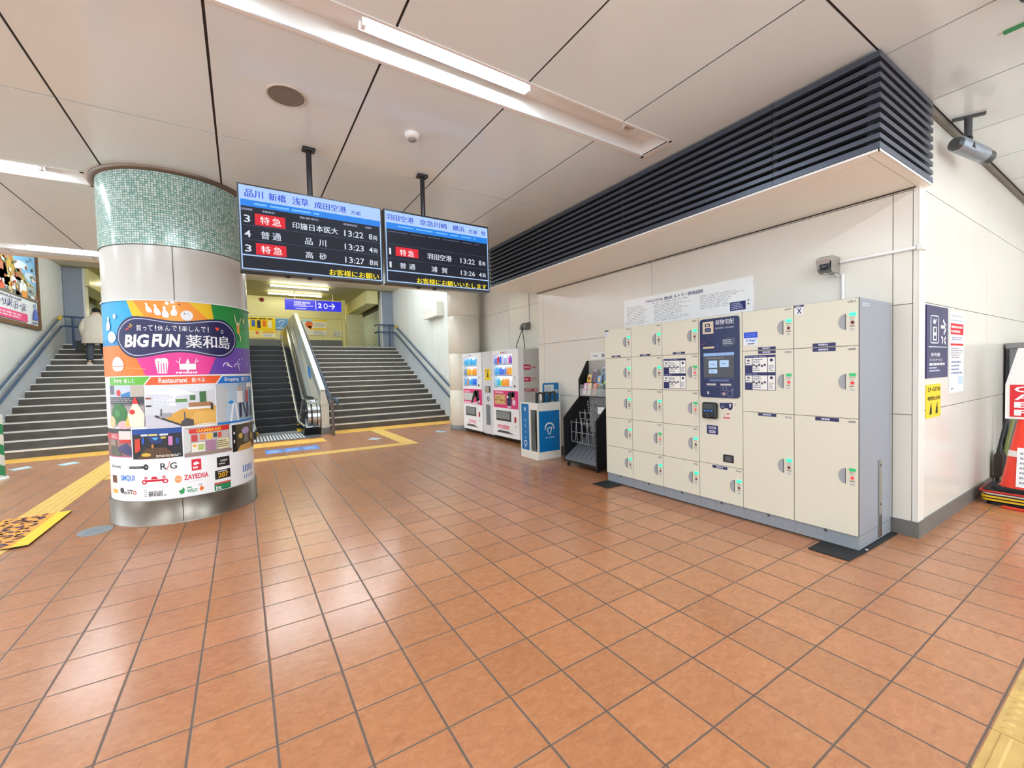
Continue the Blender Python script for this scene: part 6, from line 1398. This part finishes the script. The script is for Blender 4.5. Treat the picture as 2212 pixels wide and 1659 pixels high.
def balustrade(s, x0):
    """s=+1: right side (inner face looks to -x)"""
    X = lambda d: x0 + s * d
    sk = incl(10.55, 0.24); dk = incl(10.62, 0.83); hr = incl(10.64, 0.90)
    base = [(9.25, 0.02), (10.4, 0.02), (14.5, 2.3), (16.6, 2.53)]
    ribbon('skirt_panel', BLK2, esc, X(0.0), X(0.03), base, sk)
    ribbon('skirt_edge', mat('skirt_edge', (226, 226, 216), 0.3), esc, X(-0.004), X(0.034), [(p[0], p[1] - 0.012) for p in sk], [(p[0], p[1] + 0.012) for p in sk])
    b = MB(); pl = []
    for (a, c) in zip(sk, dk): pl.append((a, c))
    v = []
    for (a, c) in pl: v += [(X(0.02), a[0], a[1]), (X(0.12), c[0], c[1])]
    n = len(pl); f = [(2 * i, 2 * i + 1, 2 * i + 3, 2 * i + 2) for i in range(n - 1)]
    if s < 0: f = [q[::-1] for q in f]
    b.add(v, f); b.build('inner_panel', BLK2, esc)
    ribbon('inner_deck', SKIN_ST, esc, X(0.12), X(0.19), [(p[0], p[1] - 0.03) for p in dk], dk)
    ribbon('handrail_guide', SKIN_ST, esc, X(0.15), X(0.27), [(p[0], p[1] - 0.06) for p in dk], [(p[0], p[1] + 0.035) for p in dk])
    b = MB(); pts = [(X(0.21), p[0], p[1]) for p in hr]; b.tube(pts, 0.038, 10); b.build('handrail', BELT, esc)
    ribbon('outer_deck', mat('outer_deck_grey', (168, 174, 172), 0.3, metal=0.3), esc, X(0.27), X(0.375), [(p[0], p[1] - 0.1) for p in dk], [(p[0], p[1] + 0.0) for p in dk])
    # newel: rounded end made of steel and black bands
    def half(r, zc, y): return [(y, zc + r)] + [(y - r * math.sin(PI * k / 16), zc + r * math.cos(PI * k / 16)) for k in range(1, 16)] + [(y, zc - r)]
    for nm, m, d0, d1, r in (('newel_band', SKIN_ST, 0.09, 0.155, 0.40), ('newel_belt', BELT, 0.155, 0.19, 0.385), ('newel_steel', SKIN_ST, 0.19, 0.285, 0.425), ('newel_belt', BELT, 0.285, 0.305, 0.40), ('newel_band', SKIN_ST, 0.305, 0.36, 0.41)):
        b = MB(); b.prism(half(r, 0.46, 9.5) + [(9.55, 0.46 - r), (9.55, 0.46 + r)], 0, X(d0), X(d1)); b.build(nm, m, esc, bevel=0.008)
    b = MB(); b.prism([(9.2, 0.02), (9.15, 0.2), (9.3, 0.42), (10.6, 0.42), (10.6, 0.02)], 0, X(0.034), X(0.36)); b.build('newel_foot', BLK2, esc)
    b = MB(); b.prism([(9.55, .42), (9.55, .8), (10.6, .8), (10.6, .42)], 0, X(0.125), X(0.36)); b.build('newel_infill', BLK2, esc)
    b = MB(); b.prism(rrect(9.42, 0.5, 9.5, 0.62, 0.03), 0, X(0.075), X(0.092)); b.build('stop_button_plate', mat('plate_ivory', (226, 206, 186), 0.3), esc)
balustrade(1, EX1 + 0.0)
balustrade(-1, EX0)

# parapet between escalator and stairs
t = thing('parapet', 'sloping cream parapet with white coping between the escalator and right stairs', 'parapet', (1.36, 9.1, 0))
PARA = mat('parapet_cream', (206, 200, 184), 0.4)
ys_ = [(9.1, 1.09), (14.4, 3.62), (16.6, 3.62)]
def sect(y, z, g=0.0): return [(1.255, y, 0.0), (1.255, y, z), (1.345 - g, y, z), (1.43, y, z - 0.36), (1.43, y, 0.0)]
b = MB(); v = []
for (y, z) in ys_: v += sect(y, z)
f = [(4, 3, 2, 1, 0)]
for i in range(2):
    for k in range(4): f.append((i * 5 + k, i * 5 + k + 1, (i + 1) * 5 + k + 1, (i + 1) * 5 + k))
f.append((10, 11, 12, 13, 14)); b.add(v, f)
b.build('body', PARA, t)
b = MB(); v = []
for (y, z) in ys_: v += [(1.245, y, z - 0.02), (1.245, y, z + 0.03), (1.36, y, z + 0.03), (1.36, y, z - 0.02)]
b.add(v, [(3, 2, 1, 0), (8, 9, 10, 11)] + [(i * 4 + k, i * 4 + (k + 1) % 4, (i + 1) * 4 + (k + 1) % 4, (i + 1) * 4 + k) for i in range(2) for k in range(4)])
b.build('coping', mat('coping_white', (244, 242, 236), 0.3), t)
b = MB(); b.box(1.245, 1.445, 9.085, 9.1, 0.0, 0.17); b.box(1.43, 1.445, 9.1, 9.745, 0.0, 0.17); b.build('skirting', BASEB, t)
b = MB(); b.box(1.25, 1.433, 9.094, 9.0995, 0.73, 0.738); b.build('joint', GAPW, t)
b = MB(); b.prism([(9.12, .84), (9.12, 1.07), (14.4, 3.60), (16.6, 3.60), (16.6, 3.26), (14.7, 3.26)], 0, 1.249, 1.2545); b.build('inner_lining', mat('lining_greygreen', (168, 176, 168), 0.3, metal=0.25), t)
A = Art(lambda u, v, l: (1.249 - l, u, v), 0.001); A.band([(10.75, 1.36), (11.1, 1.42), (11.3, 1.55)], [(10.72, 1.66), (11.1, 1.72), (11.32, 1.74)], (20, 132, 226)); A.up(); A.line([(10.95, 1.45), (11.1, 1.66)], .03, (190, 220, 246)); s = A.build('blue_sticker', PRINT, t); s['label'] = 'blue safety sticker'
A = Art(lambda u, v, l: (1.249 - l, u, v), 0.001); A.rect(12.5, 2.3, 13.1, 2.66, (160, 190, 206)); A.build('pale_sticker', PRINT, t)
b = MB(); b.box(1.44, 1.50, 8.80, 8.87, 0.0, 0.84); b.box(1.43, 1.51, 8.79, 8.88, 0.0, 0.02); tag(b.build('brown_post', mat('post_brown', (98, 86, 80), 0.45), bevel=0.004), 'brown steel post standing in front of the parapet end', 'post')

def rail(name, label, runs, posts, caps=(), brackets=()):
    t = thing(name, label, 'handrail', runs[0][0])
    for pts in runs: b = MB(); b.tube(pts, 0.028, 10); b.build('rail', RAIL, t)
    for (p, q) in posts: b = MB(); b.tube([p, q], 0.03, 10); b.build('post', RAIL, t)
    for (p, q) in caps: b = MB(); b.tube([p, q], 0.036, 10); b.build('yellow_sleeve', mat('sleeve_yellow', (230, 190, 40), 0.5), t)
    for (p, q) in brackets: b = MB(); b.tube([p, q], 0.012, 6); b.build('bracket', STEEL, t)
    return t
rx = XR - 0.10
zt = lambda y: 0.98 + (y - 9.3) * 0.449
zl = lambda y: 0.65 + (y - 9.3) * 0.461
rail('stair_handrail', 'double navy handrail on the wall to the right of the right stairs',
     [[(rx, 9.0, zt(9.2)), (rx, 9.2, zt(9.2)), (rx, 14.5, zt(14.5)), (rx, 14.75, zt(14.65)), (rx - .1, 14.88, zt(14.7)), (4.25, 14.9, zt(14.7)), (4.12, 14.86, zt(14.7) - .05)], [(rx, 9.0, zl(9.2)), (rx, 9.2, zl(9.2)), (rx, 14.5, zl(14.5)), (rx, 14.75, zl(14.6)), (rx - .1, 14.88, zl(14.65)), (4.25, 14.9, zl(14.65)), (4.12, 14.86, zl(14.65) - .05)]],
     [((4.72, 14.9, 2.52), (4.72, 14.9, zt(14.7))), ((4.3, 14.9, 2.52), (4.3, 14.9, zt(14.7)))], [((rx, 14.3, zt(14.3)), (rx, 14.48, zt(14.48)))], [((rx, y, zt(y)), (XR, y, zt(y) - .06)) for y in (10.2, 11.6, 13.0)] + [((rx, y, zl(y)), (XR, y, zl(y) - .06)) for y in (10.2, 11.6, 13.0)])
lx = XL + 0.10
za = lambda y: 1.34 + (y - 10.62) * 0.505
zb_ = lambda y: 1.05 + (y - 10.58) * 0.505
rail('stair_handrail', 'double navy handrail on the wall to the left of the climbing person',
     [[(lx, 9.5, za(9.6)), (lx, 9.65, za(9.65)), (lx, 14.4, za(14.4)), (lx + .06, 14.62, za(14.45)), (-3.55, 14.9, za(14.45) - .02)], [(lx, 9.5, zb_(9.6)), (lx, 9.65, zb_(9.65)), (lx, 14.4, zb_(14.4)), (lx + .06, 14.62, zb_(14.45)), (-3.55, 14.9, zb_(14.45) - .02)]],
     [((-4.33, 14.66, 2.36), (-4.33, 14.66, za(14.45)))], [((lx, 14.15, za(14.15)), (lx, 14.38, za(14.38)))], [((lx, y, za(y)), (XL, y, za(y) - .06)) for y in (10.4, 11.8, 13.2)] + [((lx, y, zb_(y)), (XL, y, zb_(y) - .06)) for y in (10.4, 11.8, 13.2)])
zm = lambda y: 0.92 + (y - 9.63) * 0.458
rail('stair_handrail', 'blue handrail along the stair side of the parapet',
     [[(1.56, 8.75, .74), (1.57, 8.66, .78), (1.56, 8.72, .86), (1.555, 9.1, .88), (1.55, 9.5, zm(9.5)), (1.55, 15.1, zm(15.1)), (1.55, 15.4, zm(15.1))], [(1.55, 9.2, .62), (1.55, 9.5, zm(9.5) - .2), (1.55, 15.1, zm(15.1) - .2)]],
     [], [], [((1.55, y, zm(y) - 0.2), (1.55, y, zm(y))) for y in (9.6, 10.9, 12.2, 13.5, 14.8)] + [((1.55, y, zm(y) - .2), (1.43, y, zm(y) - .26)) for y in (9.9, 11.2, 12.5, 13.8)])

# ================================================================== UPPER HALL
BLUC = mat('column_blue_grey', (146, 154, 170), 0.4, noise=0.04, nscale=2)
for x0, x1, lab in ((4.5, XR - 0.005, 'blue grey steel pillar at the top of the right stairs'), (XL + 0.005, -4.19, 'blue grey steel pillar at the top of the left stairs')):
    t = thing('steel_pillar', lab, 'pillar', ((x0 + x1) / 2, 15.2, ZL))
    b = MB(); b.box(x0, x1, 15.05, 15.4, ZL, 4.745); b.build('casing', BLUC, t, bevel=0.01)
    b = MB(); xe = x0 - 0.05 if x0 > 0 else x1 + 0.005; b.box(xe, xe + 0.045, 15.06, 15.4, ZL, 4.745); b.build('edge_strip', mat('pillar_edge', (222, 224, 226), 0.3, metal=0.2), t)
for xs_, ya, yb, lab, d in ((5.2, 15.6, 23.3, 'pale louvered shutter on the right of the upper hall', 1), (-5.2, 15.6, 23.3, 'pale louvered shutter behind the climbing person', -1)):
    t = thing('roller_shutter', lab, 'shutter', (xs_, (ya + yb) / 2, ZL))
    b = MB(); n = 26
    for k in range(n):
        z = ZL + 0.02 + (4.45 - ZL) * k / n if d > 0 else ZL + 0.02 + (4.72 - ZL) * k / n
        b.prism([(xs_, z), (xs_ + d * .03, z + .01), (xs_ + d * .03, z + .066), (xs_ + d * .005, z + .058)], 1, ya, yb)
    b.build('slats', mat('shutter_blue_white', (206, 220, 226), 0.35), t)
    b = MB(); b.box(xs_ + d * .035, xs_ + d * .05, ya, yb, ZL, 4.7); b.build('backing', DGREY, t)
    b = MB(); b.box(xs_ - .01, xs_ + .05, ya - .06, ya, ZL, 4.7); b.build('guide_rail', STEEL, t)
t = thing('hall_cabinet', 'tall cream box at the right end of the yellow hall wall', 'cabinet', (3.9, 17.6, ZL))
b = MB(); b.box(3.64, 4.28, 17.4, 17.75, ZL, 4.1); b.build('body', mat('cabinet_cream', (216, 212, 168), 0.4), t, bevel=0.01)
b = MB(); b.box(3.64, 4.28, 17.397, 17.3995, 3.3, 3.307); b.build('door_gap', mat('hall_joint'), t)
t = thing('hanging_sign', 'bright blue hanging sign with a white 2 and arrow above the escalator', 'sign', (2.18, 16.4, 4.2))
b = MB(); b.box(1.145, 3.21, 16.4, 16.5, 4.03, 4.45); bx_ = b.build('case', WHITE, t)
BLS = attr_mat('backlit_sign', 0.3, es=0.9)
A = Art(on_y(16.4), 0.002); A.rect(1.15, 4.035, 3.205, 4.445, (22, 18, 226)); A.up()
A.text('京急蒲田', 1.46, 4.28, 1.72, 4.38, WHT, .03); A.text('羽田空港', 1.74, 4.28, 2.04, 4.37, WHT, .03); A.greek(1.46, 4.16, 1.95, 4.27, 2, (226, 226, 250), .6); A.greek(1.95, 4.19, 2.2, 4.22, 1, WHT, .9); A.greek(1.52, 4.07, 2.06, 4.12, 1, (210, 210, 246), .7); A.rect(1.2, 4.39, 1.42, 4.405, (110, 130, 240))
A.rect(2.235, 4.08, 2.26, 4.43, WHT); A.text('2', 2.33, 4.15, 2.46, 4.35, WHT, .04); A.ring(2.61, 4.24, .075, .025, WHT, ry=.11); A.line([(2.72, 4.25), (2.94, 4.25)], .04, WHT); A.line([(2.84, 4.36), (2.95, 4.25), (2.84, 4.13)], .04, WHT)
A.build('sign_face', BLS, bx_)
for x in (1.5, 2.9): b = MB(); b.tube([(x, 16.45, 4.45), (x, 16.45, 4.749)], 0.015, 8); b.build('hanger', STEEL, t)
def hall_poster(label, x0, x1, z0, z1, draw):
    t = thing('poster', label, 'poster', ((x0 + x1) / 2, 17.97, z0))
    b = MB(); b.box(x0, x1, 17.972, 17.994, z0, z1); s = b.build('panel', WHITE, t)
    A = Art(on_y(17.972), 0.002); draw(A, x0, x1, z0, z1); A.build('poster_print', PAPER, s)
def yp(A, x0, x1, z0, z1):
    A.rect(x0, z0, x1, z1, (248, 216, 30)); A.up(); fx = lambda f: x0 + (x1 - x0) * f; fz = lambda f: z0 + (z1 - z0) * f
    A.rect(fx(0), fz(.02), fx(1), fz(.36), (246, 232, 160)); A.up()
    for k in range(7): A.rect(fx(.05 + .13 * k), fz(.5 + .06 * (k % 2)), fx(.13 + .13 * k), fz(.86), ((60, 60, 90), (236, 120, 40), (240, 236, 220), (70, 110, 190))[k % 4])
    A.greek(fx(.03), fz(.9), fx(.97), fz(.98), 1, (90, 80, 60), .7); A.disc(fx(.56), fz(.26), .06, .06, (240, 110, 60)); A.disc(fx(.1), fz(.26), .06, .06, (240, 110, 60)); A.rect(fx(.7), fz(.26), fx(.98), fz(.33), (246, 180, 40)); A.rect(fx(.7), fz(.06), fx(.98), fz(.22), (246, 246, 250)); A.up(); A.greek(fx(.72), fz(.08), fx(.96), fz(.2), 3, (150, 170, 210), .5)
hall_poster('wide yellow poster on the hall wall above the escalator', -0.6, 0.9, 3.03, 3.87, yp)
def bp_(A, x0, x1, z0, z1):
    A.rect(x0, z0, x1, z1, (104, 158, 222)); A.up(); A.line([(x0 + .1, z0 + .3), (x0 + .2, z1 - .08), (x0 + .36, z1 - .12)], .03, (220, 234, 250)); A.line([(x0 + .14, z0 + .1), (x0 + .3, z0 + .3)], .03, (190, 216, 246)); A.greek(x0 + .05, z0 + .03, x1 - .05, z0 + .1, 1, (220, 234, 250))
hall_poster('blue poster beside the yellow one on the hall wall', 0.91, 1.4, 3.4, 3.86, bp_)
def rp_(A, x0, x1, z0, z1):
    A.rect(x0, z0, x1, z1, (240, 236, 226)); A.up(); fx = lambda f: x0 + (x1 - x0) * f; fz = lambda f: z0 + (z1 - z0) * f
    A.rect(fx(0), fz(.85), fx(.42), fz(1), (170, 220, 236)); A.rect(fx(.42), fz(.88), fx(1), fz(1), (250, 214, 60)); A.disc(fx(.28), fz(.68), .15, .14, (240, 120, 70)); A.disc(fx(.3), fz(.5), .08, .06, (236, 160, 120)); A.rect(fx(.44), fz(.34), fx(1), fz(.46), (250, 206, 50)); A.disc(fx(.36), fz(.42), .06, .06, (240, 190, 60)); A.greek(fx(.48), fz(.52), fx(.96), fz(.82), 5, (160, 160, 150), .4); A.greek(fx(.46), fz(.05), fx(.96), fz(.3), 4, (150, 160, 180), .4)
hall_poster('white and yellow poster with an orange figure right of the parapet', 1.9, 2.87, 3.2, 3.87, rp_)
def sp_(A, x0, x1, z0, z1):
    A.rect(x0, z0, x1, z1, (226, 228, 222)); A.up(); A.disc(x0 + .06, z1 - .06, .025, .025, (110, 116, 120)); A.disc(x0 + .06, z0 + .06, .03, .03, (110, 116, 120)); A.greek(x0 + .12, z0 + .03, x1 - .03, z1 - .03, 3, (170, 176, 180), .4)
hall_poster('small white notice low on the hall wall near the cream box', 3.13, 3.46, 3.18, 3.4, sp_)
t = thing('fire_alarm_lamp', 'round red alarm lamp high on the yellow hall wall', 'lamp', (0.45, 18, 4.64))
b = MB(); b.lathe([(0.085, -0.001), (0.085, -0.03), (0.075, -0.035)], (0.45, 18.0, 4.6), 20, axis=1); b.build('collar', mat('alarm_collar', (90, 60, 50), 0.4), t)
b = MB(); b.lathe([(0.07, -0.035), (0.055, -0.08), (0, -0.1)], (0.45, 18.0, 4.6), 20, axis=1); b.build('dome', mat('alarm_red', (150, 40, 34), 0.3), t)

t = thing('wall_box', 'white rectangular box sign on the right stair wall', 'box', (XR, 10.6, 3.4))
b = MB(); b.box(4.70, XR - 0.001, 9.95, 11.15, 3.19, 3.62); bx_ = b.build('case', mat('box_white', (226, 222, 212), 0.4), t, bevel=0.006)
A = Art(on_x(4.70), 0.002); 
for k, y in enumerate((11.0, 10.72, 10.42)): A.text('非常口'[k], -y - .05, 3.34, -y + .05, 3.5, (176, 172, 164), .01)
A.build('faint_print', PRINT, bx_)

# framed poster on the left stair wall
t = thing('framed_poster', 'large framed town picture poster on the wall above the left handrail', 'poster', (XL, 12.1, 3.7))
py0, py1, pz0, pz1 = 10.3, 13.16, 2.74, 4.62
b = MB(); fw = 0.09
b.box(XL + .001, XL + .06, py0, py1, pz0, pz0 + fw); b.box(XL + .001, XL + .06, py0, py1, pz1 - fw, pz1); b.box(XL + .001, XL + .06, py0, py0 + fw, pz0 + fw, pz1 - fw); b.box(XL + .001, XL + .06, py1 - fw, py1, pz0 + fw, pz1 - fw)
b.build('frame', mat('frame_wood', (104, 70, 44), 0.45), t)
A = Art(lambda u, v, l: (XL + 0.02 + l, py0 + fw + u * (py1 - py0 - 2 * fw), pz0 + fw + v * (pz1 - pz0 - 2 * fw)), 0.0015)
A.rect(0, 0, 1, 1, (236, 238, 244)); A.up(); A.rect(0, .34, 1, 1, (126, 186, 230)); A.up(); A.disc(.72, .8, .12, .05, (220, 236, 246)); A.disc(.9, .68, .14, .06, (214, 232, 246)); A.up()
A.poly([(0, .34), (0, .82), (.12, .92), (.22, .8), (.34, .86), (.44, .78), (.5, .95), (.56, .8), (.66, .74), (.8, .6), (.95, .56), (1, .5), (1, .34)], (176, 146, 62)); A.up()
A.disc(.3, .62, .12, .12, (176, 96, 70)); A.disc(.62, .64, .09, .08, (150, 110, 60)); A.disc(.62, .74, .05, .06, (240, 240, 236)); A.poly([(.46, .8), (.5, .95), (.54, .78)], (176, 110, 60)); A.rect(.36, .44, .42, .86, (96, 110, 70)); A.disc(.1, .6, .1, .1, (196, 110, 60))
A.rect(.0, .42, .46, .62, (214, 214, 220)); A.poly([(.42, .42), (.42, .56), (.62, .62), (.78, .56), (.78, .42)], (236, 236, 238)); A.rect(.8, .4, .98, .54, (150, 170, 180)); A.up(); A.poly([(0, .34), (0, .44), (1, .40), (1, .34)], (84, 84, 88)); A.rect(.56, .36, .64, .52, (70, 86, 90)); A.up()
A.disc(.3, .42, .06, .05, (206, 60, 40)); A.rect(.68, .36, .78, .45, (230, 140, 40)); A.rect(.46, .35, .49, .58, (196, 160, 110)); A.rect(.86, .38, .96, .42, (240, 240, 240)); A.line([(.8, .9), (.83, .87), (.86, .9)], .01, (60, 70, 80)); A.line([(.88, .95), (.9, .92), (.92, .95)], .01, (60, 70, 80))
rq = random.Random(11)
for k in range(90):
    A.disc(rq.random(), rq.uniform(.4, .84) - .1 * abs(rq.random() - .5), rq.uniform(.008, .03), rq.uniform(.01, .03), rq.choice(((196, 110, 60), (236, 232, 226), (90, 110, 70), (70, 74, 86), (226, 170, 60), (150, 160, 176), (176, 60, 50), (206, 190, 150))), 7)
    if k % 8 == 0: A.up()
A.text('リ沢', .28, .17, .46, .27, (52, 60, 130), .02); A.text('日・記', .5, .17, .72, .27, (70, 60, 130), .02); A.greek(.25, .29, .7, .32, 1, (110, 116, 140), .7)
A.rect(0, .02, .74, .13, (236, 60, 130)); A.up(); A.greek(.1, .04, .72, .11, 2, (250, 200, 220), .6); A.poly([(.86, .08), (.98, .08), (.96, .2), (.93, .26), (.89, .2)], (70, 106, 210)); A.disc(.92, .29, .02, .03, (120, 170, 230)); A.greek(.84, .02, .98, .05, 1, (70, 80, 140), .8)
A.build('picture', PRINT, t)

# ================================================================== PERSON ON THE LEFT STAIRS
def skin_mesh(name, pts, edges, rad, material, parent, levels=2, root=0):
    me = bpy.data.meshes.new(name + '_src'); me.from_pydata(pts, edges, [])
    o = bpy.data.objects.new(name + '_src', me); COL.objects.link(o)
    md = o.modifiers.new('Skin', 'SKIN'); md.use_smooth_shade = True
    for v, r in zip(me.skin_vertices[0].data, rad): v.radius = r if isinstance(r, tuple) else (r, r)
    me.skin_vertices[0].data[root].use_root = True
    s = o.modifiers.new('Sub', 'SUBSURF'); s.levels = levels; s.render_levels = levels
    bpy.context.view_layer.update()
    m2 = bpy.data.meshes.new_from_object(o.evaluated_get(bpy.context.evaluated_depsgraph_get()))
    bpy.data.objects.remove(o); bpy.data.meshes.remove(me)
    m2.name = name; m2.materials.clear(); m2.materials.append(material)
    m2.polygons.foreach_set('use_smooth', [True] * len(m2.polygons))
    o = bpy.data.objects.new(name, m2); COL.objects.link(o)
    if parent: attach(o, parent)
    return o
PX0, PY0, PZ0 = -3.67, 13.60, RI * 12
P = lambda x, y, z: (PX0 + x * 1.28, PY0 + y, PZ0 + z)
per = thing('person', 'person in a beige padded coat and dark trousers climbing the left stairs, seen from behind', 'person', (PX0, PY0, PZ0))
SKINM = mat('skin', (222, 178, 150), 0.5)
pts = [P(0, .12, .80), P(0, .15, 1.03), P(0, .19, 1.22), P(0, .225, 1.345), P(0, .25, 1.41), P(0, .265, 1.50),
       P(-.13, .19, 1.24), P(-.2, .11, 1.0), P(-.195, .16, .79), P(.13, .19, 1.24), P(.2, .15, 1.0), P(.185, .265, .82),
       P(-.085, .1, .74), P(-.095, .10, .42), P(-.095, -.01, .085), P(.085, .13, .74), P(.09, .33, .56), P(.09, .30, .25)]
ed = [(0, 1), (1, 2), (2, 3), (3, 4), (4, 5), (2, 6), (6, 7), (7, 8), (2, 9), (9, 10), (10, 11), (0, 12), (12, 13), (13, 14), (0, 15), (15, 16), (16, 17)]
rad = [.12, .11, .12, .05, .085, .075, .06, .045, .03, .06, .045, .03, .08, .055, .04, .08, .055, .04]
skin_mesh('body', pts, ed, rad, SKINM, per)
for s, hx, hy, hz in ((-1, -.195, .165, .77), (1, .185, .28, .80)):
    for k in range(4):
        b = MB(); x = hx + s * 0.0 + (k - 1.5) * .004; y = hy + (k - 1.5) * .018
        b.tube([P(x, y, hz), P(x + s * .004, y + .006, hz - .05 - .006 * (1.5 - abs(k - 1.5))), P(x - s * .008, y + .01, hz - .085 - .006 * (1.5 - abs(k - 1.5)))], [.010, .009, .007], 8); b.build('finger', SKINM, per)
    b = MB(); b.tube([P(hx, hy + .03, hz), P(hx - s * .01, hy + .05, hz - .03), P(hx - s * .015, hy + .052, hz - .055)], [.011, .010, .008], 8); b.build('thumb', SKINM, per)
b = MB(); b.ball(P(0, .345, 1.455), .016, 8); b.build('nose', SKINM, per)
for s in (-1, 1):
    b = MB(); b.ball(P(s * .083, .255, 1.455), .022, 8, sc=(.5, 1, 1.3)); b.build('ear', SKINM, per)
# hair / dark cap
b = MB(); b.ball(P(0, .255, 1.495), .098, 20, sc=(.92, 1.0, .86)); b.build('hair', mat('hair_black', (22, 20, 20), 0.8), per)
# coat: body loft and sleeves
COATM = mat('coat_beige', (222, 212, 196), 0.7, noise=0.06, nscale=9)
def loft(rings, n=24):
    b = MB(); v = []
    for (x, y, z, rx_, ry_) in rings:
        for k in range(n):
            a = 2 * PI * k / n; w = 1 + 0.025 * math.sin(5 * a + z * 9)
            v.append(P(x + rx_ * w * math.cos(a), y + ry_ * w * math.sin(a), z))
    f = [(i * n + k, i * n + (k + 1) % n, (i + 1) * n + (k + 1) % n, (i + 1) * n + k) for i in range(len(rings) - 1) for k in range(n)]
    b.add(v, f, 0, True); return b
b = loft([(0, .1, .58, .225, .165), (0, .1, .60, .235, .175), (0, .11, .75, .225, .17), (0, .13, .92, .205, .16), (0, .15, 1.05, .21, .16), (0, .17, 1.17, .215, .155), (0, .19, 1.25, .195, .135), (0, .205, 1.31, .13, .10), (0, .22, 1.35, .085, .08), (0, .23, 1.385, .08, .078)])
coat = b.build('coat', COATM, per)
for s, el, wr_ in ((-1, (-.205, .10, 1.0), (-.2, .15, .80)), (1, (.205, .14, 1.0), (.19, .25, .83))):
    b = MB(); b.tube([P(s * .11, .185, 1.26), P(s * .15, .175, 1.21), P(s * .185, .14, 1.1), P(*el), P((el[0] + wr_[0]) / 2, (el[1] + wr_[1]) / 2, (el[2] + wr_[2]) / 2), P(*wr_)], [.06, .08, .078, .07, .062, .05], 14); b.build('sleeve', COATM, coat)
b = MB(); b.tube([P(0, .23, 1.37), P(0, .235, 1.395)], [.088, .082], 18, cap=False); b.build('collar', mat('collar_pink', (226, 190, 180), 0.7), coat)
TROU = mat('trousers_charcoal', (60, 64, 76), 0.8)
skin_mesh('trousers', [P(0, .12, .76), P(-.09, .1, .70), P(-.1, .10, .42), P(-.1, 0.0, .10), P(.09, .13, .70), P(.095, .32, .56), P(.095, .28, .27)], [(0, 1), (1, 2), (2, 3), (0, 4), (4, 5), (5, 6)], [.13, .11, .09, .075, .11, .09, .075], TROU, per)
SHOE = mat('shoe_beige', (214, 186, 164), 0.5)
for (x, y, z, tilt) in ((-.1, .0, .0, 0.0), (.095, .27, RI, 0.0)):
    b = MB(); v = []
    secs = [(-.085, .036, .07), (-.05, .042, .085), (.0, .043, .075), (.06, .046, .055), (.12, .044, .045), (.165, .03, .03)]
    for (yy, w, h) in secs:
        for k in range(10):
            a = PI * k / 9; v.append(P(x + w * math.cos(a), y + yy, z + 0.001 + h * math.sin(a)))
    f = [(i * 10 + k, (i + 1) * 10 + k, (i + 1) * 10 + k + 1, i * 10 + k + 1) for i in range(5) for k in range(9)]
    f += [tuple(range(10))[::1], tuple(range(50, 60))[::-1]] + [(i * 10, i * 10 + 9, (i + 1) * 10 + 9, (i + 1) * 10) for i in range(5)]
    b.add(v, f, 0, True); sh = b.build('shoe', SHOE, per)
    b = MB(); b.box(PX0 + x * 1.28 - .04, PX0 + x * 1.28 + .04, PY0 + y - .08, PY0 + y + .14, PZ0 + z, PZ0 + z + .012); b.build('sole', mat('sole_dark', (60, 44, 40), 0.7), sh)
t = thing('handbag', 'black handbag hanging from the left hand of the climbing person', 'bag', P(-.27, .17, .45))
b = MB(); b.prism([(PY0 + .01, PZ0 + .36), (PY0 + .35, PZ0 + .36), (PY0 + .30, PZ0 + .65), (PY0 + .06, PZ0 + .65)], 0, PX0 - .40, PX0 - .28); b.build('bag_body', mat('bag_black', (20, 20, 24), 0.5), t, bevel=0.02)
b = MB(); b.tube([P(-.26, .09, .64), P(-.22, .13, .70), P(-.2, .175, .715), P(-.22, .23, .70), P(-.26, .27, .64)], 0.008, 8); b.build('strap', mat('bag_black'), t)
